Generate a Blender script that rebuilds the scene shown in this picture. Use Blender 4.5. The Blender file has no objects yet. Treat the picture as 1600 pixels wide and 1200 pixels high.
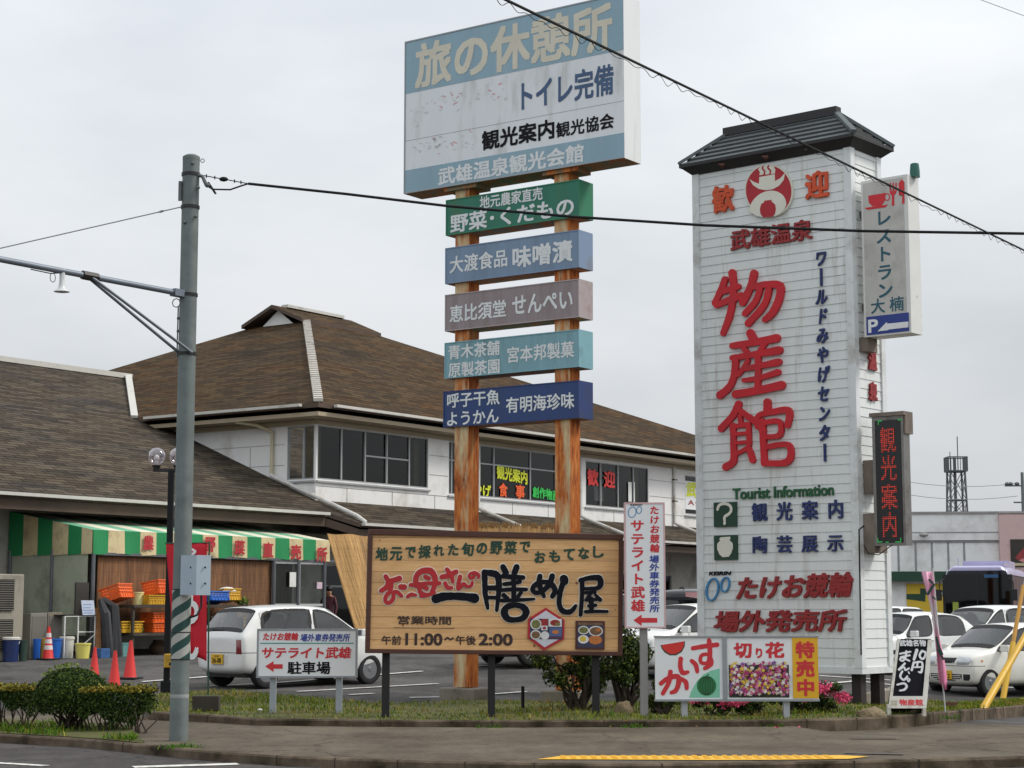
import bpy, bmesh, math, random
from mathutils import Vector, Matrix
R = math.radians
random.seed(7)
SC = bpy.context.scene
COL = SC.collection
V = Vector

# ---------------------------------------------------------------- camera
EYE = 1.55
FPX = 2850.0            # focal length in pixels of the 1600 px wide photograph
PITCH = math.atan(350 / FPX)
cam_data = bpy.data.cameras.new('camera')
cam_data.sensor_width = 36.0
cam_data.lens = FPX / 1600 * 36
cam_data.clip_start = 0.1
cam_data.clip_end = 6000
cam = bpy.data.objects.new('camera', cam_data)
COL.objects.link(cam)
cam.location = (0, 0, EYE)
cam.rotation_euler = (R(90) + PITCH, 0, 0)
SC.camera = cam

# ---------------------------------------------------------------- world and sun
SUN_EL, SUN_AZ = R(46), R(84)          # azimuth clockwise from +Y
w = bpy.data.worlds.new('World')
SC.world = w
w.use_nodes = True
nt = w.node_tree
nt.nodes.clear()
N = nt.nodes.new
L = nt.links.new
out = N('ShaderNodeOutputWorld')
bg = N('ShaderNodeBackground')
bg.inputs['Strength'].default_value = 0.09
sky = N('ShaderNodeTexSky')
sky.sky_type = 'NISHITA'
sky.sun_disc = False
sky.sun_elevation = SUN_EL
sky.sun_rotation = SUN_AZ
sky.air_density = 1.5
sky.dust_density = 4.0
tc = N('ShaderNodeTexCoord')
sep = N('ShaderNodeSeparateXYZ')
L(tc.outputs['Generated'], sep.inputs[0])
grad = N('ShaderNodeMapRange')          # overcast: brighter overhead than at the horizon
grad.inputs['From Min'].default_value = 0.0
grad.inputs['From Max'].default_value = 0.33
grad.inputs['To Min'].default_value = 5.6
grad.inputs['To Max'].default_value = 8.9
L(sep.outputs['Z'], grad.inputs['Value'])
mp = N('ShaderNodeMapping')
mp.inputs['Scale'].default_value = (1.0, 1.0, 2.6)
mp.inputs['Location'].default_value = (3.1, 1.4, 0.2)
L(tc.outputs['Generated'], mp.inputs['Vector'])
cn = N('ShaderNodeTexNoise')
cn.inputs['Scale'].default_value = 2.7
cn.inputs['Detail'].default_value = 5
cn.inputs['Roughness'].default_value = 0.52
L(mp.outputs[0], cn.inputs['Vector'])
cr = N('ShaderNodeMapRange')
cr.inputs['From Min'].default_value = 0.30
cr.inputs['From Max'].default_value = 0.70
cr.inputs['To Min'].default_value = 0.88
cr.inputs['To Max'].default_value = 1.20
L(cn.outputs['Fac'], cr.inputs['Value'])
mul = N('ShaderNodeMath'); mul.operation = 'MULTIPLY'
az = N('ShaderNodeMapRange')            # sky brightened behind the camera, out of view, to light the front faces
az.inputs['From Min'].default_value = -1.0
az.inputs['From Max'].default_value = 0.9
az.inputs['To Min'].default_value = 1.25
az.inputs['To Max'].default_value = 0.97
L(sep.outputs['Y'], az.inputs['Value'])
m0 = N('ShaderNodeMath'); m0.operation = 'MULTIPLY'
L(grad.outputs[0], m0.inputs[0]); L(az.outputs[0], m0.inputs[1])
L(m0.outputs[0], mul.inputs[0]); L(cr.outputs[0], mul.inputs[1])
tint = N('ShaderNodeMix'); tint.data_type = 'RGBA'
tint.inputs['A'].default_value = (0.90, 0.975, 1.06, 1)
tint.inputs['B'].default_value = (0.985, 1.0, 1.02, 1)
L(cn.outputs['Fac'], tint.inputs['Factor'])
vm = N('ShaderNodeVectorMath'); vm.operation = 'SCALE'
L(tint.outputs['Result'], vm.inputs[0]); L(mul.outputs[0], vm.inputs['Scale'])
mix = N('ShaderNodeMix'); mix.data_type = 'RGBA'
mix.inputs['Factor'].default_value = 0.93
L(sky.outputs[0], mix.inputs['A']); L(vm.outputs[0], mix.inputs['B'])
L(mix.outputs['Result'], bg.inputs['Color'])
L(bg.outputs[0], out.inputs['Surface'])

sun_data = bpy.data.lights.new('sun', 'SUN')
sun_data.energy = 2.0
sun_data.angle = R(14)
sun_data.color = (1.0, 0.95, 0.88)
sun = bpy.data.objects.new('sun', sun_data)
COL.objects.link(sun)
SDIR = V((math.sin(SUN_AZ) * math.cos(SUN_EL), math.cos(SUN_AZ) * math.cos(SUN_EL), math.sin(SUN_EL)))
sun.rotation_euler = SDIR.to_track_quat('Z', 'Y').to_euler()
sun.location = (0, 0, 40)

SC.view_settings.view_transform = 'Standard'
SC.view_settings.look = 'None'
SC.view_settings.exposure = 0.20
SC.view_settings.gamma = 1.0

# ---------------------------------------------------------------- finding points
CP, SP = math.cos(PITCH), math.sin(PITCH)
def ray(px, py):
    x = (px - 800) / FPX; y = (600 - py) / FPX
    d = V((x, CP - y * SP, SP + y * CP))
    return d / d.y
def P(px, py, Y):
    return V((0, 0, EYE)) + ray(px, py) * Y
def ss(a, b, x):
    t = min(1, max(0, (x - a) / (b - a)))
    return t * t * (3 - 2 * t)
def lerp(a, b, t): return a + (b - a) * t
def pw(x, pts):
    if x <= pts[0][0]: return pts[0][1]
    for (x0, y0), (x1, y1) in zip(pts, pts[1:]):
        if x <= x1: return y0 + (y1 - y0) * (x - x0) / (x1 - x0)
    return pts[-1][1]
def gz(X, Y):
    base = pw(Y, [(23.5, 0), (28, .15), (33, .2), (39, .48), (46, .55)])
    return base - 0.06 * min(9, max(0, X - 2)) * ss(22, 30, Y)
def G(px, py, dz=0.0):
    d = ray(px, py); lo, hi = 8.0, 400.0
    for _ in range(60):
        m = (lo + hi) / 2
        q = V((0, 0, EYE)) + d * m
        if q.z > gz(q.x, q.y) + dz: lo = m
        else: hi = m
    return V((0, 0, EYE)) + d * lo
ANG = R(35)
U = V((math.sin(ANG), math.cos(ANG), 0))       # along the long hall, away to the right
W_ = V((-math.cos(ANG), math.sin(ANG), 0))     # away to the left
Z = V((0, 0, 1))
def on_plane(px, py, q, n):
    d = ray(px, py); o = V((0, 0, EYE))
    return o + d * ((q - o).dot(n) / d.dot(n))

# ---------------------------------------------------------------- objects
OFF = {}
def thing(name, label, cat, loc=(0, 0, 0), group=None, rotz=0):
    o = bpy.data.objects.new(name, None)
    COL.objects.link(o)
    o.location = loc; o.rotation_euler = (0, 0, rotz)
    o.empty_display_size = .2
    o['label'] = label; o['category'] = cat
    if group: o['group'] = group
    OFF[o.name] = V(loc) if not rotz else V((0, 0, 0))
    return o
def local_thing(name, label, cat, loc, rotz, group=None):
    o = thing(name, label, cat, loc, group)
    o.rotation_euler = (0, 0, rotz)
    OFF[o.name] = V((0, 0, 0))
    return o
def tag(o, label, cat, group=None):
    o['label'] = label; o['category'] = cat
    if group: o['group'] = group
    return o
def structure(o):
    o['kind'] = 'structure'; return o

class MB:
    def __init__(s): s.v = []; s.f = []; s.m = []; s.uv = []
    def face(s, pts, m=0, uv=None):
        i = len(s.v); s.v += [V(p) for p in pts]
        s.f.append(list(range(i, i + len(pts)))); s.m.append(m); s.uv.append(uv)
    def raw(s, vs, fs, m=0):
        i = len(s.v); s.v += [V(p) for p in vs]
        for f in fs:
            s.f.append([k + i for k in f]); s.m.append(m); s.uv.append(None)
    def hexa(s, p, m=0):      # p: bottom 4 (ccw from above), top 4
        s.raw(p, [(3, 2, 1, 0), (4, 5, 6, 7), (0, 1, 5, 4), (1, 2, 6, 5), (2, 3, 7, 6), (3, 0, 4, 7)], m)
    def box(s, c, sz, m=0, ax=None):
        c = V(c); x, y, z = [k / 2 for k in sz]
        ax = ax or (V((1, 0, 0)), V((0, 1, 0)), Z)
        q = lambda i, j, k: c + ax[0] * (x * i) + ax[1] * (y * j) + ax[2] * (z * k)
        s.hexa([q(-1, -1, -1), q(1, -1, -1), q(1, 1, -1), q(-1, 1, -1), q(-1, -1, 1), q(1, -1, 1), q(1, 1, 1), q(-1, 1, 1)], m)
    def span(s, a, b, m=0):
        s.box([(a[i] + b[i]) / 2 for i in range(3)], [abs(a[i] - b[i]) for i in range(3)], m)
    def beam(s, p0, p1, wd, ht, m=0, up=Z):
        p0, p1 = V(p0), V(p1); d = p1 - p0; ln = d.length; d = d.normalized()
        r = d.cross(V(up)).normalized(); u2 = r.cross(d)
        s.box((p0 + p1) / 2, (ln, wd, ht), m, (d, -r, u2))
    def tube(s, pts, r, n=8, m=0, caps=True):
        pts = [V(p) for p in pts]
        rs = r if isinstance(r, (list, tuple)) else [r] * len(pts)
        i0 = len(s.v); prev = None
        for k, p in enumerate(pts):
            if k == 0: d = pts[1] - p
            elif k == len(pts) - 1: d = p - pts[k - 1]
            else: d = (pts[k + 1] - p).normalized() + (p - pts[k - 1]).normalized()
            d = d.normalized()
            a = V((0, 0, 1)) if abs(d.z) < .9 else V((1, 0, 0))
            if prev is not None: a = prev
            x = (a - d * a.dot(d)).normalized(); y = d.cross(x); prev = x
            for j in range(n):
                t = 2 * math.pi * j / n
                s.v.append(p + (x * math.cos(t) + y * math.sin(t)) * rs[k])
        for k in range(len(pts) - 1):
            for j in range(n):
                a = i0 + k * n + j; b = i0 + k * n + (j + 1) % n
                s.f.append([a, b, b + n, a + n]); s.m.append(m); s.uv.append(None)
        if caps:
            s.f.append([i0 + j for j in range(n)][::-1]); s.m.append(m); s.uv.append(None)
            e = i0 + (len(pts) - 1) * n
            s.f.append([e + j for j in range(n)]); s.m.append(m); s.uv.append(None)
    def lathe(s, prof, c=(0, 0, 0), n=24, m=0, ax=None, caps=True, ang=2 * math.pi):
        c = V(c); ax = ax or (V((1, 0, 0)), V((0, 1, 0)), Z); i0 = len(s.v)
        for r, z in prof:
            for j in range(n):
                t = 2 * math.pi * j / n
                s.v.append(c + ax[0] * (r * math.cos(t)) + ax[1] * (r * math.sin(t)) + ax[2] * z)
        for k in range(len(prof) - 1):
            for j in range(n):
                a = i0 + k * n + j; b = i0 + k * n + (j + 1) % n
                s.f.append([a, b, b + n, a + n]); s.m.append(m); s.uv.append(None)
        if caps:
            if prof[0][0] > 1e-5: s.f.append([i0 + j for j in range(n)][::-1]); s.m.append(m); s.uv.append(None)
            e = i0 + (len(prof) - 1) * n
            if prof[-1][0] > 1e-5: s.f.append([e + j for j in range(n)]); s.m.append(m); s.uv.append(None)
    def ball(s, c, r, n=14, m=0, sq=(1, 1, 1)):
        c = V(c); i0 = len(s.v); k = n // 2
        for a in range(1, k):
            th = math.pi * a / k
            for j in range(n):
                t = 2 * math.pi * j / n
                s.v.append(c + V((r * sq[0] * math.sin(th) * math.cos(t), r * sq[1] * math.sin(th) * math.sin(t), r * sq[2] * math.cos(th))))
        top = len(s.v); s.v.append(c + V((0, 0, r * sq[2]))); s.v.append(c - V((0, 0, r * sq[2])))
        for a in range(k - 2):
            for j in range(n):
                p = i0 + a * n + j; q = i0 + a * n + (j + 1) % n
                s.f.append([p, p + n, q + n, q]); s.m.append(m); s.uv.append(None)
        for j in range(n):
            s.f.append([top, i0 + j, i0 + (j + 1) % n]); s.m.append(m); s.uv.append(None)
            e = i0 + (k - 2) * n
            s.f.append([top + 1, e + (j + 1) % n, e + j]); s.m.append(m); s.uv.append(None)
    def prism(s, poly, n, depth, m=0):   # poly: 3d ring, extruded along n
        n = V(n).normalized() * depth; k = len(poly); poly = [V(p) for p in poly]
        s.raw(poly + [p + n for p in poly], [tuple(range(k))[::-1], tuple(range(k, 2 * k))] + [(i, (i + 1) % k, k + (i + 1) % k, k + i) for i in range(k)], m)
    def build(s, name, mats, parent=None, smooth=False, bevel=0, loc=None):
        me = bpy.data.meshes.new(name)
        o = bpy.data.objects.new(name, me)
        off = V((0, 0, 0))
        if parent is not None:
            off = OFF.get(parent.name, V((0, 0, 0)))
        elif loc is not None:
            off = V(loc)
        me.from_pydata([tuple(p - off) for p in s.v], [], s.f)
        mats = mats if isinstance(mats, (list, tuple)) else [mats]
        for q in mats: me.materials.append(q)
        me.polygons.foreach_set('material_index', s.m)
        if any(u is not None for u in s.uv):
            ul = me.uv_layers.new(name='UVMap')
            for p, u in zip(me.polygons, s.uv):
                if u is not None:
                    for li, uvp in zip(p.loop_indices, u): ul.data[li].uv = uvp
        if smooth:
            me.polygons.foreach_set('use_smooth', [True] * len(s.f))
        COL.objects.link(o)
        if parent is not None:
            o.parent = parent; OFF[o.name] = off
        elif loc is not None:
            o.location = loc; OFF[o.name] = off
        if smooth == 'auto' or smooth is True:
            try:
                bm = bmesh.new(); bm.from_mesh(me)
                for e in bm.edges:
                    if len(e.link_faces) == 2 and e.calc_face_angle(0) > R(40): e.smooth = False
                bm.to_mesh(me); bm.free()
            except Exception: pass
        if bevel:
            b = o.modifiers.new('bevel', 'BEVEL'); b.width = bevel; b.segments = 2; b.limit_method = 'ANGLE'; b.angle_limit = R(35)
        return o

# ---------------------------------------------------------------- materials
def srgb(r, g, b):
    f = lambda c: (c / 255 / 12.92) if c / 255 <= .04045 else ((c / 255 + .055) / 1.055) ** 2.4
    return (f(r), f(g), f(b), 1)
MC = {}
def nodes(name):
    m = bpy.data.materials.new(name); m.use_nodes = True
    t = m.node_tree; b = t.nodes['Principled BSDF']
    return m, t, b
def noise(t, scale, detail=4, rough=.55, coord='Object', sc=(1, 1, 1)):
    c = t.nodes.new('ShaderNodeTexCoord'); mpn = t.nodes.new('ShaderNodeMapping'); n = t.nodes.new('ShaderNodeTexNoise')
    mpn.inputs['Scale'].default_value = sc
    n.inputs['Scale'].default_value = scale; n.inputs['Detail'].default_value = detail; n.inputs['Roughness'].default_value = rough
    t.links.new(c.outputs[coord], mpn.inputs[0]); t.links.new(mpn.outputs[0], n.inputs['Vector'])
    return n
def ramp(t, src, stops):
    r = t.nodes.new('ShaderNodeValToRGB'); e = r.color_ramp.elements
    while len(e) < len(stops): e.new(.5)
    for k, (p, c) in enumerate(stops): e[k].position = p; e[k].color = c
    t.links.new(src, r.inputs[0]); return r
def mixc(t, fac, a, b, mode='MIX'):
    n = t.nodes.new('ShaderNodeMix'); n.data_type = 'RGBA'; n.blend_type = mode
    for key, val in (('Factor', fac), ('A', a), ('B', b)):
        if hasattr(val, 'is_linked') or hasattr(val, 'links'): t.links.new(val, n.inputs[key])
        else: n.inputs[key].default_value = val
    return n.outputs['Result']
def bump(t, b, src, strength=.3, dist=.02):
    n = t.nodes.new('ShaderNodeBump'); n.inputs['Strength'].default_value = strength; n.inputs['Distance'].default_value = dist
    t.links.new(src, n.inputs['Height']); t.links.new(n.outputs[0], b.inputs['Normal'])
def mat(name, col, rough=.6, metal=0.0, var=.12, vs=3.0, dirt=None, ds=1.5, dth=(.5, .75), sc=(1, 1, 1), bmp=0, spec=.5, coat=0):
    if name in MC: return MC[name]
    m, t, b = nodes(name)
    c = (*col[:3], 1)
    lo = tuple(k * (1 - var) for k in c[:3]) + (1,); hi = tuple(min(1, k * (1 + var)) for k in c[:3]) + (1,)
    n = noise(t, vs, 5, .6, sc=sc)
    o = ramp(t, n.outputs['Fac'], [(.3, lo), (.7, hi)]).outputs[0]
    if dirt is not None:
        n2 = noise(t, ds, 8, .65, sc=sc)
        r2 = ramp(t, n2.outputs['Fac'], [(dth[0], (0, 0, 0, 1)), (dth[1], (1, 1, 1, 1))])
        o = mixc(t, r2.outputs[0], o, (*dirt[:3], 1))
    t.links.new(o, b.inputs['Base Color'])
    b.inputs['Roughness'].default_value = rough; b.inputs['Metallic'].default_value = metal
    b.inputs['Specular IOR Level'].default_value = spec
    b.inputs['Coat Weight'].default_value = coat
    if bmp:
        n3 = noise(t, vs * 8, 4); bump(t, b, n3.outputs['Fac'], bmp, .01)
    MC[name] = m
    return m
def asphalt(name, col, grain=90, stain=.35):
    m, t, b = nodes(name)
    n = noise(t, grain, 3, .8); big = noise(t, .55, 6, .6); mid = noise(t, 4, 5, .6, sc=(1, .35, 1))
    lo = tuple(k * .72 for k in col[:3]) + (1,); hi = tuple(k * 1.3 for k in col[:3]) + (1,)
    a = ramp(t, n.outputs['Fac'], [(.3, lo), (.7, hi)]).outputs[0]
    st = ramp(t, big.outputs['Fac'], [(.38, (1 - stain,) * 3 + (1,)), (.62, (1.12,) * 3 + (1,))]).outputs[0]
    a = mixc(t, 1.0, a, st, 'MULTIPLY')
    sp_ = noise(t, 16, 3, .7)
    a = mixc(t, 1.0, a, ramp(t, sp_.outputs['Fac'], [(.3, (.84, .84, .84, 1)), (.7, (1.16, 1.16, 1.16, 1))]).outputs[0], 'MULTIPLY')
    s2 = ramp(t, mid.outputs['Fac'], [(.35, (.86, .86, .86, 1)), (.65, (1.08, 1.07, 1.05, 1))]).outputs[0]
    a = mixc(t, 1.0, a, s2, 'MULTIPLY')
    cr = t.nodes.new('ShaderNodeTexVoronoi'); cr.feature = 'DISTANCE_TO_EDGE'; cr.inputs['Scale'].default_value = .42
    c = t.nodes.new('ShaderNodeTexCoord'); wn = noise(t, 1.3, 5, .7)
    ad = t.nodes.new('ShaderNodeVectorMath'); ad.operation = 'ADD'
    t.links.new(c.outputs['Object'], ad.inputs[0]); t.links.new(wn.outputs['Color'], ad.inputs[1]); t.links.new(ad.outputs[0], cr.inputs['Vector'])
    k = ramp(t, cr.outputs['Distance'], [(.004, (.62, .62, .62, 1)), (.012, (1, 1, 1, 1))]).outputs[0]
    a = mixc(t, 1.0, a, k, 'MULTIPLY')
    t.links.new(a, b.inputs['Base Color'])
    b.inputs['Roughness'].default_value = .95; b.inputs['Specular IOR Level'].default_value = .12
    bump(t, b, n.outputs['Fac'], .35, .01)
    return m
def shingles(name, c1=srgb(98, 83, 65), c2=srgb(68, 58, 48), warm=srgb(210, 166, 108)):
    m, t, b = nodes(name)
    uv = t.nodes.new('ShaderNodeTexCoord')
    br = t.nodes.new('ShaderNodeTexBrick')
    br.inputs['Scale'].default_value = 1.0; br.inputs['Brick Width'].default_value = .62; br.inputs['Row Height'].default_value = .19
    br.inputs['Mortar Size'].default_value = .016; br.inputs['Mortar Smooth'].default_value = .2; br.offset = .37; br.offset_frequency = 2
    br.inputs['Color1'].default_value = c1; br.inputs['Color2'].default_value = c2; br.inputs['Mortar'].default_value = srgb(34, 28, 24)
    br.inputs['Bias'].default_value = -.05
    t.links.new(uv.outputs['UV'], br.inputs['Vector'])
    big = noise(t, .55, 8, .68, 'UV', (.45, 1.6, 1))
    st = ramp(t, big.outputs['Fac'], [(.33, srgb(150, 152, 160)), (.5, srgb(206, 198, 180)), (.66, warm)]).outputs[0]
    a = mixc(t, .85, br.outputs['Color'], st, 'MULTIPLY')
    fine = noise(t, 3.2, 6, .7, 'UV', (.35, 4, 1))
    fs = ramp(t, fine.outputs['Fac'], [(.36, (.74, .74, .76, 1)), (.62, (1.5, 1.46, 1.4, 1))]).outputs[0]
    a = mixc(t, 1.0, a, fs, 'MULTIPLY')
    t.links.new(a, b.inputs['Base Color']); b.inputs['Roughness'].default_value = .9; b.inputs['Specular IOR Level'].default_value = .1
    inv = t.nodes.new('ShaderNodeMath'); inv.operation = 'SUBTRACT'; inv.inputs[0].default_value = 1
    t.links.new(br.outputs['Fac'], inv.inputs[1]); bump(t, b, inv.outputs[0], .6, .02)
    return m
def rusty(name, paint, rust_lo=.42, rust_hi=.55, stretch=(2.2, 2.2, .42)):
    m, t, b = nodes(name)
    n = noise(t, 2.6, 9, .68, sc=stretch); n2 = noise(t, 9, 6, .6, sc=stretch)
    rc = ramp(t, n2.outputs['Fac'], [(.3, srgb(104, 46, 14)), (.48, srgb(176, 92, 30)), (.7, srgb(208, 132, 62))]).outputs[0]
    f = ramp(t, n.outputs['Fac'], [(rust_lo, (0, 0, 0, 1)), (rust_hi, (1, 1, 1, 1))]).outputs[0]
    a = mixc(t, f, paint, rc)
    t.links.new(a, b.inputs['Base Color']); b.inputs['Roughness'].default_value = .8
    bump(t, b, n2.outputs['Fac'], .4, .01)
    return m
def wood(name, base, dark, plank, axis='Z', off=0.0, gap=.02):
    m, t, b = nodes(name)
    c = t.nodes.new('ShaderNodeTexCoord'); sp = t.nodes.new('ShaderNodeSeparateXYZ'); t.links.new(c.outputs['Object'], sp.inputs[0])
    dv = t.nodes.new('ShaderNodeMath'); dv.operation = 'DIVIDE'; dv.inputs[1].default_value = plank
    t.links.new(sp.outputs[axis], dv.inputs[0])
    fr = t.nodes.new('ShaderNodeMath'); fr.operation = 'FRACT'; t.links.new(dv.outputs[0], fr.inputs[0])
    fl = t.nodes.new('ShaderNodeMath'); fl.operation = 'FLOOR'; t.links.new(dv.outputs[0], fl.inputs[0])
    wn = t.nodes.new('ShaderNodeTexWhiteNoise'); wn.noise_dimensions = '1D'; t.links.new(fl.outputs[0], wn.inputs['W'])
    gr = noise(t, 3, 8, .7, sc=(1.2, 1.2, 14) if axis == 'Z' else (14, 1.2, 1.2))
    a = ramp(t, gr.outputs['Fac'], [(.3, dark), (.62, base)]).outputs[0]
    tv = ramp(t, wn.outputs['Value'], [(0, (.82, .80, .78, 1)), (1, (1.12, 1.1, 1.05, 1))]).outputs[0]
    a = mixc(t, 1.0, a, tv, 'MULTIPLY')
    kn = t.nodes.new('ShaderNodeTexVoronoi'); kn.inputs['Scale'].default_value = 4.5; kn.inputs['Randomness'].default_value = 1
    t.links.new(c.outputs['Object'], kn.inputs['Vector'])
    kk = ramp(t, kn.outputs['Distance'], [(.05, (.34, .2, .11, 1)), (.11, (1, 1, 1, 1))]).outputs[0]
    a = mixc(t, 1.0, a, kk, 'MULTIPLY')
    g = ramp(t, fr.outputs[0], [(gap, (.35, .24, .16, 1)), (gap * 2.2, (1, 1, 1, 1))]).outputs[0]
    a = mixc(t, 1.0, a, g, 'MULTIPLY')
    t.links.new(a, b.inputs['Base Color']); b.inputs['Roughness'].default_value = .6
    return m
def reed(name, base, dark, ax='X'):
    m, t, b = nodes(name)
    n = noise(t, 10, 5, .75, 'UV', (2.8, .12, 1)); n2 = noise(t, 1.1, 4, .6, 'UV', (2.4, .25, 1))
    a = ramp(t, n.outputs['Fac'], [(.3, dark), (.68, base)]).outputs[0]
    s = ramp(t, n2.outputs['Fac'], [(.35, (.62, .58, .55, 1)), (.62, (1.12, 1.08, 1, 1))]).outputs[0]
    a = mixc(t, 1.0, a, s, 'MULTIPLY')
    c = t.nodes.new('ShaderNodeTexCoord'); sp = t.nodes.new('ShaderNodeSeparateXYZ'); t.links.new(c.outputs['UV'], sp.inputs[0])
    dv = t.nodes.new('ShaderNodeMath'); dv.operation = 'DIVIDE'; dv.inputs[1].default_value = .2; t.links.new(sp.outputs['Y'], dv.inputs[0])
    fr = t.nodes.new('ShaderNodeMath'); fr.operation = 'FRACT'; t.links.new(dv.outputs[0], fr.inputs[0])
    g = ramp(t, fr.outputs[0], [(.05, (.84, .8, .76, 1)), (.09, (1, 1, 1, 1))]).outputs[0]
    a = mixc(t, 1.0, a, g, 'MULTIPLY')
    t.links.new(a, b.inputs['Base Color']); b.inputs['Roughness'].default_value = .8
    bump(t, b, n.outputs['Fac'], .5, .01)
    return m
def glass(name, tint=(.45, .5, .48, 1), refl=.9, k=.9):
    m = bpy.data.materials.new(name); m.use_nodes = True; t = m.node_tree; t.nodes.clear()
    o = t.nodes.new('ShaderNodeOutputMaterial'); tr = t.nodes.new('ShaderNodeBsdfTransparent'); gl = t.nodes.new('ShaderNodeBsdfGlossy')
    fr = t.nodes.new('ShaderNodeFresnel'); fr.inputs['IOR'].default_value = 1.5
    mul = t.nodes.new('ShaderNodeMath'); mul.operation = 'MULTIPLY'; mul.inputs[1].default_value = k; mul.use_clamp = True
    ms = t.nodes.new('ShaderNodeMixShader')
    tr.inputs[0].default_value = tint; gl.inputs['Roughness'].default_value = .02; gl.inputs['Color'].default_value = (refl, refl, refl, 1)
    t.links.new(fr.outputs[0], mul.inputs[0]); t.links.new(mul.outputs[0], ms.inputs[0])
    t.links.new(tr.outputs[0], ms.inputs[1]); t.links.new(gl.outputs[0], ms.inputs[2]); t.links.new(ms.outputs[0], o.inputs[0])
    return m
def foliage(name, a, b_, c_, rough=.6):
    m, t, b = nodes(name)
    g = t.nodes.new('ShaderNodeNewGeometry')
    r = ramp(t, g.outputs['Random Per Island'], [(0, a), (.55, b_), (1, c_)])
    t.links.new(r.outputs[0], b.inputs['Base Color']); b.inputs['Roughness'].default_value = rough
    b.inputs['Specular IOR Level'].default_value = .12
    return m
def emit(name, col, s):
    m, t, b = nodes(name)
    b.inputs['Base Color'].default_value = (0.01, 0.01, 0.01, 1)
    b.inputs['Emission Color'].default_value = col; b.inputs['Emission Strength'].default_value = s
    return m

WHITE = mat('white_paint', srgb(226, 226, 222), .5, var=.04, dirt=srgb(170, 164, 150), ds=1.2, dth=(.58, .85))
SIGNWHITE = mat('white_sign_enamel', srgb(230, 232, 232), .45, var=.03, dirt=srgb(186, 182, 172), ds=2.0, dth=(.6, .9))
GREYMETAL = mat('grey_painted_metal', srgb(150, 154, 156), .45, .3, var=.08)
GALV = mat('galvanised_steel', srgb(112, 120, 118), .7, .25, var=.22, vs=5, dirt=srgb(84, 92, 90), ds=2.5)
DARKMETAL = mat('dark_metal', srgb(40, 38, 38), .5, .3, var=.15)
BLACK = mat('black_paint', srgb(20, 21, 22), .6, var=.1, spec=.25)
BLACKINK = mat('black_lettering', srgb(20, 20, 26), .6, var=.05, spec=.15)
NAVY = mat('navy_lettering', srgb(36, 52, 104), .45, var=.08)
REDL = mat('red_lettering', srgb(200, 30, 42), .5, var=.1, dirt=srgb(164, 46, 52), ds=2.2, dth=(.56, .8))
DKRED = mat('dark_red_lettering', srgb(150, 40, 42), .55, var=.12)
ORANGEL = mat('orange_lettering', srgb(206, 78, 34), .5, var=.12)
GREENL = mat('green_lettering', srgb(34, 92, 56), .5, var=.08)
BLUEL = mat('blue_lettering', srgb(38, 62, 150), .45, var=.05)
LTBLUE = mat('light_blue_lettering', srgb(62, 132, 182), .45, var=.05)
WHITEL = mat('white_lettering', srgb(226, 228, 228), .5, var=.05)
BEIGEL = mat('faded_beige_lettering', srgb(208, 202, 184), .6, var=.06, dirt=srgb(158, 162, 160), ds=9, dth=(.62, .75))
CONCRETE = mat('weathered_concrete', srgb(128, 120, 108), .9, var=.22, vs=4, dirt=srgb(70, 68, 56), ds=2, bmp=.3)
RUBBER = mat('black_rubber', srgb(26, 26, 27), .8, var=.1)

# ---------------------------------------------------------------- boards and lettering
class Board:
    def __init__(s, tl, right, up, n):
        s.o = V(tl); s.r = V(right).normalized(); s.u = V(up).normalized(); s.n = V(n).normalized()
    def loc(s, px, py):
        q = on_plane(px, py, s.o, s.n) - s.o
        return q.dot(s.r), q.dot(s.u)
    def at(s, a, b, h=0): return s.o + s.r * a + s.u * b + s.n * h
    def px(s, px, py, h=0):
        a, b = s.loc(px, py); return s.at(a, b, h)
    def quad(s, mb, p0, p1, h0, h1, m=0):     # raised rectangle between two photo points (TL, BR)
        a0, b0 = s.loc(*p0); a1, b1 = s.loc(*p1)
        s.rect(mb, a0, b0, a1, b1, h0, h1, m)
    def rect(s, mb, a0, b0, a1, b1, h0, h1, m=0):
        a0, a1 = min(a0, a1), max(a0, a1); b0, b1 = min(b0, b1), max(b0, b1)
        mb.hexa([s.at(a0, b0, h1), s.at(a1, b0, h1), s.at(a1, b0, h0), s.at(a0, b0, h0), s.at(a0, b1, h1), s.at(a1, b1, h1), s.at(a1, b1, h0), s.at(a0, b1, h0)], m)
    def poly(s, mb, pts, h0, h1, m=0):        # photo points
        q = [s.px(x, y, h0) for x, y in pts]
        a = sum(((q[i] - q[0]).cross(q[(i + 1) % len(q)] - q[0])).dot(s.n) for i in range(len(q)))
        if a < 0: q = q[::-1]
        mb.prism(q, s.n, h1 - h0, m)
GL = {}
def glyphs(body, bold, depth, res=3):
    key = (body, bold, depth)
    if key in GL: return GL[key]
    c = bpy.data.curves.new('lettering', 'FONT'); c.body = body; c.resolution_u = res
    c.extrude = depth / 2
    o = bpy.data.objects.new('lettering', c); COL.objects.link(o)
    dg = bpy.context.evaluated_depsgraph_get()
    me = bpy.data.meshes.new_from_object(o.evaluated_get(dg))
    vs = [tuple(p.co) for p in me.vertices]; fs = [tuple(p.vertices) for p in me.polygons]
    bpy.data.objects.remove(o); bpy.data.curves.remove(c); bpy.data.meshes.remove(me)
    if bold > 0:          # heavier strokes: the same letters laid down four times, each a hair above the last
        n = len(vs); v2 = []; f2 = []
        for k, (dx, dy) in enumerate(((-1, -1), (1, -1), (1, 1), (-1, 1))):
            v2 += [(x + dx * bold * .8, y + dy * bold * .8, z + k * 1e-4) for x, y, z in vs]; f2 += [tuple(i + k * n for i in f) for f in fs]
        vs, fs = v2, f2
    GL[key] = (vs, fs); return vs, fs
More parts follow.
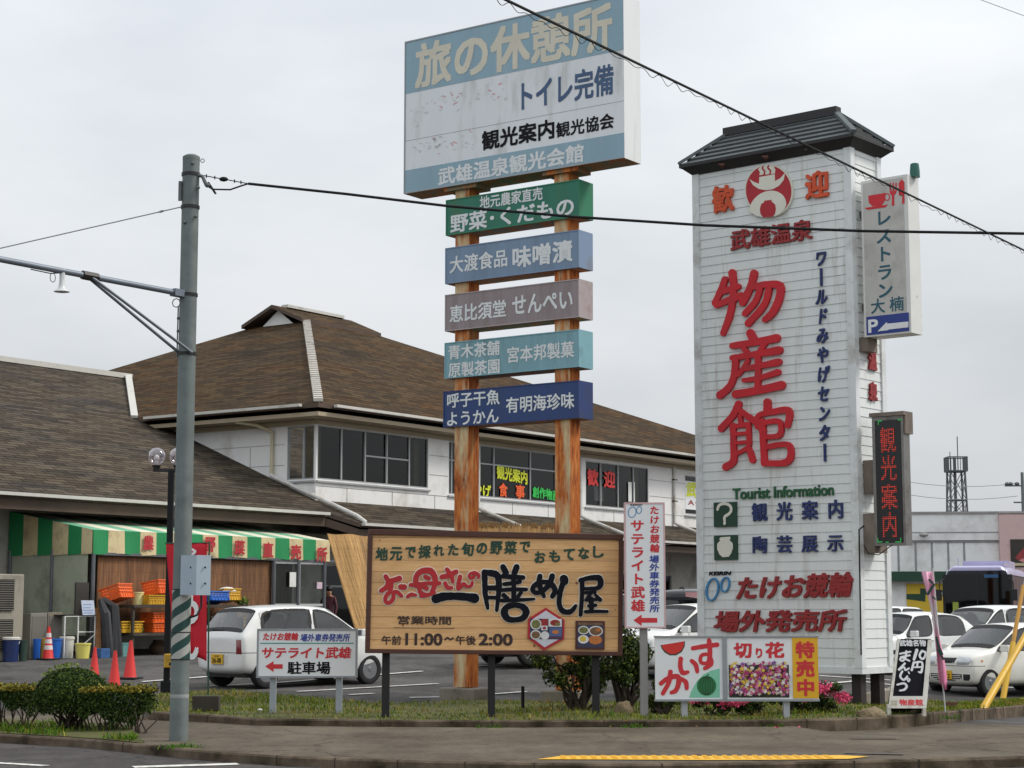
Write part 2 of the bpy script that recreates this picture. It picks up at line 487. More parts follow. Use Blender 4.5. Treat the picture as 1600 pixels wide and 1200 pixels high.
def put(mb, bd, vs, fs, a0, b0, a1, b1, h, depth, shear=0, rise=0, rough=0, m=0):
    x0 = min(p[0] for p in vs); x1 = max(p[0] for p in vs); y0 = min(p[1] for p in vs); y1 = max(p[1] for p in vs)
    wd, hg = a1 - a0, b0 - b1            # b0 top, b1 bottom
    q = []
    ex = abs(shear) * hg
    for x, y, z in vs:
        fx = (x - x0) / max(1e-6, x1 - x0); fy = (y - y0) / max(1e-6, y1 - y0)
        a = a0 + fx * (wd - ex) + (fy * ex if shear > 0 else 0)
        b = b1 + fy * hg + rise * (fx - .5)
        if rough:
            s1 = rough * hg
            a += s1 * math.sin(37 * fx * wd / hg + 11 * fy) ; b += s1 * math.sin(29 * fy + 17 * fx * wd / hg + 1)
        q.append(bd.at(a, b, h + (depth if z > .0005 else 0) + (z % .001 if abs(z) < .0005 else ((z + .01) % .001)) * 2.5))
    mb.raw(q, fs, m)
def text(bd, body, tl, br, mt, parent, bold=.02, depth=.0, h=.004, shear=0, rise=0, rough=0, vertical=False, name='lettering', pad=.06, cells=None):
    a0, b0 = bd.loc(*tl); a1, b1 = bd.loc(*br)
    mb = MB()
    ext = .02 if depth else 0
    if not vertical:
        vs, fs = glyphs(body, bold, ext)
        put(mb, bd, vs, fs, a0, b0, a1, b1, h, depth, shear, rise, rough)
    else:
        n = len(body); ch = (b0 - b1) / n
        for k, c in enumerate(body):
            t = b0 - k * ch; p = ch * pad
            if c == 'ー':
                vs, fs = glyphs('ー', bold, ext)
                vs = [(y, -x, z) for x, y, z in vs]; wv = (a1 - a0)
                put(mb, bd, vs, fs, a0 + wv * .42, t - p, a1 - wv * .42, t - ch + p, h, depth)
            else:
                vs, fs = glyphs(c, bold, ext)
                ys = [q[1] for q in vs]; xs = [q[0] for q in vs]
                e0 = -.12; e1 = .88
                f0 = max(0, min(1, (min(ys) - e0) / (e1 - e0))); f1 = max(0, min(1, (max(ys) - e0) / (e1 - e0)))
                g0 = max(0, min(xs)); g1 = min(1, max(xs))
                hh = ch - 2 * p; ww = a1 - a0
                put(mb, bd, vs, fs, a0 + ww * g0, t - p - hh * (1 - f1), a0 + ww * g1, t - p - hh * (1 - f0), h, depth, shear, 0, rough)
    return mb.build(name, mt, parent)
def stroke_mesh(mb, bd, pts, wid, h0, h1, grow=0.0, n=10, m=0, seed=0, wob=.06):
    """pts in photo pixels; wid in photo pixels (single or per point)."""
    q = [V((*bd.loc(*p), 0)) for p in pts]
    s0 = (bd.px(pts[0][0] + 1, pts[0][1]) - bd.px(pts[0][0], pts[0][1])).length
    s1 = (bd.px(pts[0][0], pts[0][1] + 1) - bd.px(pts[0][0], pts[0][1])).length
    sc = (s0 + s1) / 2
    ws = wid if isinstance(wid, (list, tuple)) else [wid] * len(pts)
    ws = [k * sc / 2 for k in ws]
    P2 = []; W2 = []
    k = len(q)
    for i in range(k - 1):
        p0 = q[max(0, i - 1)]; p1 = q[i]; p2 = q[i + 1]; p3 = q[min(k - 1, i + 2)]
        for j in range(6):
            t = j / 6
            P2.append(.5 * ((2 * p1) + (p2 - p0) * t + (2 * p0 - 5 * p1 + 4 * p2 - p3) * t * t + (3 * p1 - p0 - 3 * p2 + p3) * t ** 3))
            W2.append(lerp(ws[i], ws[i + 1], t))
    P2.append(q[-1]); W2.append(ws[-1])
    rnd = random.Random(seed + int(pts[0][0] * 7 + pts[0][1] * 13))
    W2 = [x * (1 + rnd.uniform(-wob, wob)) + grow for x in W2]
    left = []; right = []
    for i, p in enumerate(P2):
        d = (P2[min(i + 1, len(P2) - 1)] - P2[max(i - 1, 0)])
        d = d.normalized() if d.length > 1e-9 else V((1, 0, 0))
        nn = V((-d.y, d.x, 0))
        left.append(p + nn * W2[i]); right.append(p - nn * W2[i])
    d0 = (P2[1] - P2[0]).normalized(); d1 = (P2[-1] - P2[-2]).normalized()
    def cap(c, d, r):
        nn = V((-d.y, d.x, 0))
        return [c + (nn * math.cos(a) + d * math.sin(a)) * r for a in [math.pi * (j + 1) / 8 for j in range(7)]]
    c1 = cap(P2[-1], d1, W2[-1]); c0 = cap(P2[0], -d0, W2[0])
    # body as quads so that bends never turn the outline inside out
    i0 = len(mb.v); nn_ = len(P2)
    for h in (h0, h1):
        for i, (a, b) in enumerate(zip(left, right)):
            e = h + i * 5e-5; mb.v.append(bd.at(a.x, a.y, e)); mb.v.append(bd.at(b.x, b.y, e))
    def add(f): mb.f.append(f); mb.m.append(m); mb.uv.append(None)
    B = 2 * nn_
    for i in range(nn_ - 1):
        a, b, c, d = i0 + 2 * i, i0 + 2 * i + 1, i0 + 2 * i + 3, i0 + 2 * i + 2
        add([a + B, b + B, c + B, d + B]); add([b, c, c + B, b + B]); add([d, a, a + B, d + B])
    for cc, l_, r_ in ((c1, left[-1], right[-1]), (c0, right[0], left[0])):
        ring = [l_] + cc + [r_]
        j0 = len(mb.v)
        for h in (h0, h1):
            for p in ring: mb.v.append(bd.at(p.x, p.y, h))
        n2 = len(ring)
        add([j0 + n2 + t for t in range(n2)][::-1])
        for t in range(n2 - 1): add([j0 + t, j0 + t + 1, j0 + n2 + t + 1, j0 + n2 + t][::-1])
def brush(bd, strokes, mt, parent, h=.004, depth=.02, name='lettering', outline=None, og=3.0, tr=None, wmul=1.0):
    """strokes: list of (points, width); tr maps stroke coordinates to photo pixels (ox, oy, scale)."""
    ox, oy, s = tr or (0, 0, 1)
    mb = MB(); mo = MB()
    for k, (pts, wd) in enumerate(strokes):
        pp = [(ox + x / s, oy + y / s) for x, y in pts]
        ww = [x / s * wmul for x in wd] if isinstance(wd, (list, tuple)) else wd / s * wmul
        sc = (bd.px(pp[0][0] + 1, pp[0][1]) - bd.px(pp[0][0], pp[0][1])).length
        stroke_mesh(mb, bd, pp, ww, h + (.004 if outline else 0), h + depth + .0006 * k + (.004 if outline else 0))
        if outline: stroke_mesh(mo, bd, pp, ww, h, h + .002 + .00004 * k, grow=og * sc, wob=.03)
    if outline: mo.build('lettering_outline', outline, parent)
    return mb.build(name, mt, parent)
def ellipse(bd, c, rx, ry, n=40, rot=0):
    o = []
    for k in range(n):
        t = 2 * math.pi * k / n; x = rx * math.cos(t); y = ry * math.sin(t)
        o.append((c[0] + x * math.cos(rot) - y * math.sin(rot), c[1] + x * math.sin(rot) + y * math.cos(rot)))
    return o

# ================================================================ SETTING: ground, road, pavement, verge
ASPH = asphalt('car_park_asphalt', srgb(89, 87, 86))
ROADM = asphalt('road_asphalt', srgb(80, 77, 76), 70, .25)
PAVE = asphalt('pavement_asphalt', srgb(102, 94, 83), 80, .28)
KERB = mat('kerb_concrete', srgb(108, 95, 81), .95, var=.28, vs=3, dirt=srgb(52, 46, 34), ds=2.0, dth=(.38, .64), bmp=.3, spec=.15)
SOIL = mat('verge_soil', srgb(78, 80, 32), 1.0, var=.35, vs=4, dirt=srgb(74, 66, 44), ds=2)
PAINT = mat('road_paint', srgb(214, 212, 206), .8, var=.06, dirt=srgb(120, 116, 110), ds=9, dth=(.5, .72))
YELPAINT = mat('yellow_tactile_paint', srgb(222, 172, 52), .75, var=.08, dirt=srgb(160, 126, 56), ds=5, dth=(.6, .85))

def frange(a, b, s):
    o = []; x = a
    while x < b - 1e-6: o.append(x); x += s
    return o + [b]
xs = [-3000, -800, -300, -120] + frange(-60, 60, 2.5) + [120, 300, 800, 3000]
ys = [-60, 0, 10, 14, 18] + frange(20, 50, 1.0) + frange(52, 90, 4) + [120, 200, 400, 1000, 3000, 5000]
mb = MB()
mb.v = [V((x, y, gz(x, y))) for y in ys for x in xs]
nx = len(xs)
for j in range(len(ys) - 1):
    for i in range(nx - 1):
        a = j * nx + i
        mb.f.append([a, a + 1, a + nx + 1, a + nx]); mb.m.append(0); mb.uv.append(None)
structure(mb.build('car_park_ground', ASPH, smooth=True))

K1 = [G(x, y, .1) for x, y in [(-500, 1118), (-200, 1137), (0, 1148), (140, 1156), (238, 1166), (340, 1175.5), (450, 1182.5), (600, 1188), (800, 1192.5), (960, 1195), (1200, 1192.5), (1400, 1188.5), (1600, 1183.5), (2000, 1172)]]
K2 = [G(x, y, .09) for x, y in [(232, 1122), (330, 1128), (400, 1134), (600, 1136), (800, 1137), (1000, 1136.5), (1200, 1136), (1300, 1134.5), (1370, 1131.5), (1450, 1124.5), (1600, 1110), (1800, 1088), (2100, 1060)]]
KB = [G(x, y, .03) for x, y in [(232, 1085), (330, 1077), (440, 1086), (590, 1101), (730, 1092), (830, 1094), (1000, 1096), (1180, 1096), (1310, 1090), (1390, 1088), (1480, 1099), (1540, 1099), (1620, 1090), (1850, 1066), (2100, 1042)]]
def resample(pts, n):
    ds = [0]
    for a, b in zip(pts, pts[1:]): ds.append(ds[-1] + (b - a).length)
    o = []
    for k in range(n):
        t = ds[-1] * k / (n - 1); i = 0
        while i < len(ds) - 2 and ds[i + 1] < t: i += 1
        f = (t - ds[i]) / (ds[i + 1] - ds[i]); o.append(pts[i].lerp(pts[i + 1], f))
    return o
def yat(curve, x):
    return pw(x, [(p.x, p.y) for p in curve])
# road sheet in front of the kerb
mb = MB()
kx = frange(-14, 16, .5)
for a, b in zip(kx, kx[1:]):
    mb.face([(a, -40, .008), (b, -40, .008), (b, yat(K1, b) + .1, .008), (a, yat(K1, a) + .1, .008)])
structure(mb.build('road', ROADM))
# pavement sheet
mb = MB()
for a, b in zip(kx, kx[1:]):
    rows = [0, .25, .5, .75, 1]
    def pt(x, f):
        y0 = yat(K1, x) + .05
        y1 = 26.6 if x < -4.6 else 25.4
        y = lerp(y0, y1, f)
        return V((x, y, max(.092, gz(x, y) + .012)) if x < 4 else (x, y, lerp(.092, max(gz(x, y) + .012, -.3), ss(.15, .9, f))))
    for f0, f1 in zip(rows, rows[1:]):
        mb.face([pt(a, f0), pt(b, f0), pt(b, f1), pt(a, f1)])
structure(mb.build('pavement', PAVE))
def kerb(name, curve, wd, z0, z1, back=None):
    mb = MB(); c = resample(curve, 160)
    for k in range(len(c) - 1):
        a, b = c[k].copy(), c[k + 1].copy()
        d = (b - a); d.z = 0; d.normalize(); n = V((-d.y, d.x, 0))
        d0 = c[k] - c[max(0, k - 1)] + (b - a); d1 = (b - a) + c[min(len(c) - 1, k + 2)] - b
        n0 = V((-d0.y, d0.x, 0)).normalized(); n1 = V((-d1.y, d1.x, 0)).normalized()
        za = a.z if z0 is None else z0; zb = b.z if z0 is None else z0
        ga = .012 if (k % 4) else .004
        lo = lambda p: V((p.x, p.y, (p.z - .12) if z0 is None else z0))
        hi = lambda p, o=0: V((p.x, p.y, (p.z + z1) if z0 is None else z1 + o))
        bev = .018
        mb.face([lo(a), lo(b), hi(b, 0) - Z * bev, hi(a, 0) - Z * bev])
        mb.face([hi(a) - Z * bev, hi(b) - Z * bev, hi(b + n1 * bev), hi(a + n0 * bev)])
        mb.face([hi(a + n0 * bev), hi(b + n1 * bev), hi(b + n1 * wd), hi(a + n0 * wd)])
        mb.face([hi(a + n0 * wd), hi(b + n1 * wd), lo(b + n1 * wd), lo(a + n0 * wd)])
    rj = random.Random(5); run = 0; nxt = .9
    for k in range(1, len(c) - 1):
        run += (c[k] - c[k - 1]).length
        if run < nxt: continue
        run = 0; nxt = rj.choice((.6, .6, 1.2, 1.8, 2.4)); d = (c[k + 1] - c[k - 1]); d.z = 0; d.normalize(); n = V((-d.y, d.x, 0)); top = (c[k].z + z1) if z0 is None else z1; low = (c[k].z - .1) if z0 is None else z0
        p = V((c[k].x, c[k].y, 0)) + n * (wd / 2 - .003); mb.box(p + Z * ((top + low) / 2 + .001), (.007, wd + .003, top - low + .002), 1, (d, n, Z))
    return mb.build(name, [KERB, mat('kerb_joint', srgb(52, 46, 38), .95, var=.2)])
structure(kerb('road_kerb', K1, .15, 0.0, .104))
structure(kerb('verge_kerb', K2, .14, None, .085))
# verge soil, then grass on it
NV = 60
c2 = resample(K2, NV); cb = resample(KB, NV)
def verge(f, g):
    i = f * (NV - 1); k = min(NV - 2, int(i)); t = i - k
    a = c2[k].lerp(c2[k + 1], t); b = cb[k].lerp(cb[k + 1], t)
    p = a.lerp(b, g)
    z = lerp(a.z + .07, gz(b.x, b.y) + .03, g) + .03 * math.sin(p.x * 1.7) * math.sin(g * 3.1)
    return V((p.x, p.y, z))
mb = MB()
for k in range(NV - 1):
    for j in range(8):
        f0, f1 = k / (NV - 1), (k + 1) / (NV - 1)
        g0, g1 = .03 + .97 * j / 8, .03 + .97 * (j + 1) / 8
        mb.face([verge(f0, g0), verge(f1, g0), verge(f1, g1), verge(f0, g1)])
structure(mb.build('verge_soil', SOIL))
def vz(x, y):
    best = None
    k = min(range(NV), key=lambda k: abs(c2[k].x - x) + .3 * abs((c2[k].y + cb[k].y) / 2 - y))
    a, b = c2[k], cb[k]; g = ((V((x, y, 0)) - V((a.x, a.y, 0))).dot((b - a).to_2d().to_3d())) / max(.01, (b - a).to_2d().length_squared)
    return verge(k / (NV - 1), min(1, max(0, g))).z
GRASS = foliage('grass_blades', srgb(70, 86, 18), srgb(104, 116, 28), srgb(148, 140, 50), .7)
GRASS2 = foliage('weed_leaves', srgb(46, 84, 18), srgb(70, 112, 26), srgb(104, 134, 38), .7)
def blade(mb, p, h, wd, rnd, m=0):
    a = rnd.uniform(0, 6.28); d = V((math.cos(a), math.sin(a), 0)); ln = V((rnd.gauss(0, .35), rnd.gauss(0, .35), 1)).normalized() * h
    bend = V((rnd.gauss(0, .3), rnd.gauss(0, .3), -.1)) * h
    mb.raw([p - d * wd, p + d * wd, p + ln * .55 + d * wd * .7, p + ln * .55 - d * wd * .7, p + ln + bend], [(0, 1, 2, 3), (3, 2, 4)], m)
mb = MB(); rnd = random.Random(3)
def dens(f, g):
    return .5 + .5 * math.sin(f * 43 + 2 * math.sin(g * 9)) * math.sin(g * 11 + f * 17)
for _ in range(42000):
    f, g = rnd.random() * .93, rnd.uniform(.03, .99)
    d = dens(f, g)
    if rnd.random() > .35 + .65 * d: continue
    p = verge(f, g)
    dry = math.sin(p.x * 2.3 + 1.7 * math.sin(p.y * 1.9)) + .6 * math.sin(p.x * 5.1 + p.y * 3)
    blade(mb, p - Z * .01, rnd.uniform(.03, .085) * (.7 + .8 * d), rnd.uniform(.004, .009), rnd, (2 if rnd.random() < .65 else 0) if dry > .75 else (0 if rnd.random() < .8 else 1))
o = mb.build('grass', [GRASS, GRASS2, foliage('dry_grass_blades', srgb(120, 104, 50), srgb(148, 128, 66), srgb(168, 148, 92), .8)]); o['kind'] = 'stuff'; o['label'] = 'short patchy grass on the verge between pavement and car park'
# hedge island: soil and weeds
mb = MB(); isl = []
for a, b in zip(frange(-12, -3.95, .5), frange(-12, -3.95, .5)[1:]):
    y0a, y0b = yat(K1, a) + .14, yat(K1, b) + .14
    wa, wb = [1.9 * ss(-3.9, -4.8, x) + .02 for x in (a, b)]
    mb.face([(a, y0a, .112), (b, y0b, .112), (b, y0b + wb, .135), (a, y0a + wa, .135)])
structure(mb.build('hedge_bed_soil', SOIL))
mb = MB(); rnd = random.Random(9)
for _ in range(5200):
    x = rnd.uniform(-9.5, -4.1); y = yat(K1, x) + .16 + rnd.random() ** 1.2 * 1.8 * ss(-3.9, -4.8, x)
    if math.sin(x * 3.1) + math.sin(y * 4 + x) < -.4: continue
    blade(mb, V((x, y, .11)), rnd.uniform(.03, .12), rnd.uniform(.004, .01), rnd, 1 if rnd.random() < .6 else 0)
o = mb.build('weeds', [GRASS, GRASS2]); o['kind'] = 'stuff'; o['label'] = 'bright weeds growing under the clipped roadside hedge'
# tufts on kerb joints
mb = MB(); rnd = random.Random(12)
for cx, cy, nn in [(283, 1168, 160), (1090, 1133, 40), (770, 1136, 60), (990, 1136, 60), (1210, 1135, 50), (1480, 1121, 60)]:
    q = G(cx, cy, .1)
    for _ in range(nn):
        blade(mb, q + V((rnd.gauss(0, .1), rnd.gauss(0, .05), -.02)), rnd.uniform(.03, .1), .006, rnd, 1)
o = mb.build('kerb_weeds', [GRASS, GRASS2]); o['kind'] = 'stuff'; o['label'] = 'tufts of weeds rooted in the kerb joints'

mb = MB(); rnd = random.Random(17)
for _ in range(420):
    f = rnd.random() * .9; p = verge(f, rnd.random() ** 2 * .5) if rnd.random() < .55 else (lambda q: V((q.x, q.y - abs(rnd.gauss(0, .25)), .1)))(c2[int(f * (NV - 1))])
    a = rnd.uniform(0, 6.28); s = rnd.uniform(.012, .03); d1 = V((math.cos(a), math.sin(a), rnd.gauss(0, .3))) * s; d2 = V((-math.sin(a), math.cos(a), rnd.gauss(0, .3))) * s * .5
    if p.x > 3.5 and p.z < .11: continue
    p = p + Z * .012; mb.raw([p - d1, p + d2, p + d1, p - d2], [(0, 1, 2, 3)])
o = mb.build('fallen_leaves', foliage('dead_leaves', srgb(84, 58, 30), srgb(124, 92, 48), srgb(150, 120, 70), .8)); o['kind'] = 'stuff'; o['label'] = 'brown fallen leaves along the verge and kerb'
# painted lines
def strip(mb, p0, p1, wd, lift, n=14, gfun=gz, m=0):
    p0, p1 = V(p0), V(p1); d = (p1 - p0); d.z = 0; d.normalize(); nn = V((-d.y, d.x, 0)) * wd / 2
    for k in range(n):
        a = p0.lerp(p1, k / n); b = p0.lerp(p1, (k + 1) / n)
        q = [a - nn, b - nn, b + nn, a + nn]
        mb.face([V((p.x, p.y, gfun(p.x, p.y) + lift)) for p in q], m)
mb = MB()
for x0, y0, x1, y1 in [(222, 1066.5, 332, 1058), (330, 1073, 660, 1050), (465, 1082, 684, 1069.5), (545, 1087, 583, 1085), (640, 1091.5, 690, 1090.5), (748, 1041.5, 850, 1040), (730, 1089, 822, 1082), (1280, 1057, 1392, 1064), (1279, 1070, 1345, 1065), (1330, 1064, 1450, 1078), (1570, 1075, 1640, 1079), (1376, 1079, 1420, 1076)]:
    strip(mb, G(x0, y0), G(x1, y1), .12, .02)
structure(mb.build('parking_lines', PAINT))
mb = MB()
fl = lambda x, y: 0.0
for x0, y0, x1, y1, wd in [(-120, 1187, 72, 1198.5, .12), (208, 1200.5, 372, 1195.5, .2), (385, 1191, 466, 1189.8, .16), (742, 1198, 832, 1195.6, .2), (1258, 1200, 1306, 1195.6, .12), (1516, 1201, 1640, 1186.5, .14)]:
    strip(mb, G(x0, y0), G(x1, y1), wd, .014, gfun=fl)
structure(mb.build('road_edge_line', PAINT))
mb = MB()
tp = [G(x, y, .094) for x, y in [(838, 1187.2), (880, 1184.4), (1000, 1184.6), (1100, 1185.2), (1200, 1184.8), (1320, 1183.6), (1357, 1183)]]
hw = [.0, .22, .24, .24, .24, .22, .0]
for k in range(6):
    for j in range(8):
        a = tp[k].lerp(tp[k + 1], j / 8); b = tp[k].lerp(tp[k + 1], (j + 1) / 8); wa = lerp(hw[k], hw[k + 1], j / 8); wb = lerp(hw[k], hw[k + 1], (j + 1) / 8)
        mb.face([a + V((0, -wa, .006)), b + V((0, -wb, .006)), b + V((0, wb, .006)), a + V((0, wa, .006))])
a0, a1 = tp[1], tp[5]
d = (a1 - a0); ln = d.length
for k in range(int(ln / .1)):
    p = a0.lerp(a1, k * .1 / ln)
    for j in (-.16, -.05, .06, .17):
        mb.box(p + V((0, j, .009)), (.05, .05, .006))
structure(mb.build('tactile_strip', YELPAINT))
mb = MB()
for x0, y0, x1, y1 in [(1330, 1150, 1405, 1150), (1320, 1176, 1412, 1178)]:
    strip(mb, G(x0, y0, .1), G(x1, y1, .1), .16, .1, gfun=lambda x, y: .0)
structure(mb.build('pavement_patch', mat('damp_asphalt', srgb(84, 76, 72), .8, var=.2, vs=8)))

# ================================================================ THE LONG HALL
SB = 1.1
OB = V((-4.85 * SB, 45 * SB, 0))
def zb(z): return EYE + SB * (z - EYE)
def B(a, b, z): return OB + U * (a * SB) + W_ * (b * SB) + Z * zb(z)
def hit(px, py, a=None, b=None):          # photo point on the plane a=const or b=const -> hall coordinates
    if b is not None: q = on_plane(px, py, OB + W_ * (b * SB), W_)
    else: q = on_plane(px, py, OB + U * (a * SB), U)
    d = q - OB
    return d.dot(U) / SB, d.dot(W_) / SB, EYE + (q.z - EYE) / SB
SHING = shingles('roof_shingles')
SHINGG = shingles('grey_roof_shingles', srgb(104, 98, 91), srgb(68, 64, 61), srgb(196, 182, 158))
SIDING = mat('white_siding_panel', srgb(228, 227, 224), .6, var=.03, dirt=srgb(168, 160, 148), ds=.8, dth=(.55, .85))
TRIM = mat('pale_trim', srgb(196, 194, 186), .5, var=.05, dirt=srgb(130, 122, 110), ds=2, dth=(.55, .85))
FASCIA = mat('brown_fascia', srgb(78, 62, 50), .7, var=.2, vs=2)
SOFFIT = mat('beige_soffit', srgb(172, 158, 134), .8, var=.06)
ALU = mat('aluminium_frame', srgb(158, 160, 160), .45, .1, var=.05)
GLASSD = glass('window_glass', (.42, .46, .45, 1), .9, .8)
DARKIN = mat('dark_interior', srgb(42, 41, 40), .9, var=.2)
PIPE = mat('plastic_downpipe', srgb(204, 202, 196), .5, var=.06, dirt=srgb(140, 120, 90), ds=2)
CREAMPIPE = mat('cream_downpipe', srgb(196, 186, 154), .5, var=.06, dirt=srgb(130, 96, 60), ds=2, dth=(.6, .8))
hall = thing('souvenir_hall', 'long white two storey hall with brown shingle roofs behind the car park', 'building', B(0, 0, 1.0) - Z * .6)
def uvq(pts, d0, d1, o):
    return [((V(p) - o).dot(d0), (V(p) - o).dot(d1)) for p in pts]
def roofface(mb, pts, d_along, m=0):
    n = (pts[1] - pts[0]).cross(pts[2] - pts[0]).normalized()
    if n.z < 0: pts = pts[::-1]; n = -n
    up = n.cross(d_along).normalized()
    if up.z < 0: up = -up
    mb.face(pts, m, uvq(pts, d_along, up, B(0, 0, 0)))
    low = [p - Z * .12 for p in pts][::-1]
    mb.face(low, 1)
    for i in range(len(pts)):
        a, b = pts[i], pts[(i + 1) % len(pts)]
        mb.face([a, a - Z * .12, b - Z * .12, b], 1)
EZ = 6.5; TZ = 10.24; AE = 26.2; BE = 16.7
c00 = B(-.73, -.7, EZ); c10 = B(AE, -.7, EZ); c11 = B(AE, BE, EZ); c01 = B(-.73, BE, EZ)
h0 = B(7.37, 6.9, TZ); h1 = B(10.6, 6.9, TZ); h2 = B(10.6, 9.1, TZ); h3 = B(7.37, 9.1, TZ)
mb = MB()
roofface(mb, [c00, c10, h1, h0], U)
roofface(mb, [c01, c00, h0, h3], W_)
roofface(mb, [c11, c01, h3, h2], U)
roofface(mb, [c10, c11, h2, h1], W_)
RZ = TZ + .56
g0 = B(7.0, 6.75, TZ + .03); g1 = B(10.8, 6.75, TZ + .03); r0 = B(7.0, 8.0, RZ); r1 = B(10.8, 8.0, RZ); g3 = B(7.0, 9.25, TZ + .03); g2 = B(10.8, 9.25, TZ + .03)
roofface(mb, [g0, g1, r1, r0], U); roofface(mb, [g2, g3, r0, r1], U)
main_roof = mb.build('roof', [SHING, FASCIA], hall)
mb = MB()
mb.face([B(7.3, 7.0, TZ - .3), B(7.3, 8.0, RZ - .14), B(7.3, 9.0, TZ - .3)][::-1])
mb.build('gable_end', SIDING, main_roof)
mb = MB()
mb.beam(B(7.6, 8.0, RZ + .035), B(10.3, 8.0, RZ + .035), .3, .1)
mb.build('ridge_cap', TRIM, main_roof)
mb = MB()
n = 46
for k in range(n):         # stepped pale caps along the corner hip
    a = c00.lerp(h0, .01 + .985 * k / n); b = c00.lerp(h0, .01 + .985 * (k + .86) / n)
    mb.beam(a + Z * .05, b + Z * .02, .25, .09)
mb.build('hip_cap', mat('pale_hip_cap', srgb(206, 200, 190), .6, var=.1, dirt=srgb(120, 112, 104), ds=3), main_roof)
def gutter(name, pts, par, m=None, drop=.1):
    mb = MB()
    for a, b in zip(pts, pts[1:]): mb.beam(a - Z * .02, b - Z * .02, .12, .075)
    return mb.build(name, m or TRIM, par)
gutter('gutter', [B(-.2, -.79, EZ - .02), B(AE, -.79, EZ - .02)], main_roof)
gutter('gutter', [B(-.82, -.2, EZ - .02), B(-.82, 5.2, EZ - .02)], main_roof)
mb = MB()
mb.hexa([B(-.66, -.63, EZ - .3), B(AE - .1, -.63, EZ - .3), B(AE - .1, 0.02, EZ - .3), B(-.66, .02, EZ - .3), B(-.66, -.63, EZ - .2), B(AE - .1, -.63, EZ - .2), B(AE - .1, 0.02, EZ - .2), B(-.66, .02, EZ - .2)])
mb.hexa([B(-.66, .02, EZ - .3), B(-.02, .02, EZ - .3), B(-.02, 16, EZ - .3), B(-.66, 16, EZ - .3), B(-.66, .02, EZ - .2), B(-.02, .02, EZ - .2), B(-.02, 16, EZ - .2), B(-.66, 16, EZ - .2)])
mb.build('soffit', SOFFIT, hall)
# --- upper walls with window openings
def wallplane(mb, axis, k0, k1, zlo, zhi, holes, inset, m=0):
    """vertical wall; axis 'a' runs along b=inset, axis 'b' runs along a=inset. holes: (k0,k1,z0,z1)."""
    ks = sorted({k0, k1, *[h[0] for h in holes], *[h[1] for h in holes]}); zs = sorted({zlo, zhi, *[h[2] for h in holes], *[h[3] for h in holes]})
    pt = (lambda k, z: B(k, inset, z)) if axis == 'a' else (lambda k, z: B(inset, k, z))
    for a, b in zip(ks, ks[1:]):
        for z0, z1 in zip(zs, zs[1:]):
            cx, cz = (a + b) / 2, (z0 + z1) / 2
            if any(h[0] < cx < h[1] and h[2] < cz < h[3] for h in holes): continue
            mb.face([pt(a, z0), pt(b, z0), pt(b, z1), pt(a, z1)], m)
WT, WB_ = EZ - .3, 3.9
hw1 = (.06, hit(669, 720, b=0)[0], 4.72, 6.06)
hw2 = (hit(742, 740, b=0)[0] - 1.2, hit(905, 760, b=0)[0], 4.62, 6.06)
hw3 = (hit(915, 740, b=0)[0], hit(1013, 760, b=0)[0], 4.62, 5.98)
hw4 = (hit(1070, 740, b=0)[0], hit(1112, 760, b=0)[0], 4.62, 5.9)
hside = (.06, hit(449, 700, a=0)[1], 4.72, 6.06)
mb = MB()
wallplane(mb, 'a', 0, 25.5, WB_, WT, [hw1, hw2, hw3, hw4], 0)
wallplane(mb, 'b', 0, 16, WB_, WT, [hside], 0)
mb.face([B(25.5, 0, WB_), B(25.5, 16, WB_), B(25.5, 16, WT), B(25.5, 0, WT)])
mb.face([B(25.5, 16, WB_), B(0, 16, WB_), B(0, 16, WT), B(25.5, 16, WT)])
wall = mb.build('wall', SIDING, hall)
mb = MB()          # panel joints and frieze, a few mm proud
for z in (4.55, 5.1, 5.62):
    for (k0, k1) in ((hw1[1] + .05, hw2[0] - .05), (hw3[1] + .05, hw4[0] - .05)):
        if z > 4.6: mb.box(B((k0 + k1) / 2, -.004, z), ((k1 - k0) * SB, .01, .014), 0, (U, W_, Z))
    if z < 4.6: mb.box(B(12.7, -.004, z), (25.4 * SB, .01, .014), 0, (U, W_, Z))
    mb.box(B(-.004, (hside[1] + 8) / 2 + .1, z), (.01, (8 - hside[1]) * SB, .014), 0, (U, W_, Z))
for a in frange(1.2, 25, 1.82): mb.box(B(a, -.004, 4.25), (.014, .01, .62 * SB), 0, (U, W_, Z))
for b in (2.2, 4.0, 5.8): mb.box(B(-.004, b, 5.0), (.01, .014, 1.2 * SB), 0, (U, W_, Z))
mb.build('panel_joint', mat('panel_joint_line', srgb(150, 146, 140), .7, var=.1), wall)
mb = MB()
mb.box(B(12.7, -.03, 6.13), (25.4 * SB, .05, .12), 0, (U, W_, Z)); mb.box(B(-.03, 8, 6.13), (.05, 16 * SB, .12), 0, (U, W_, Z))
mb.build('frieze_board', SOFFIT, wall)
CURT = mat('beige_curtain', srgb(142, 132, 100), .9, var=.2, vs=6, sc=(6, 6, .3))
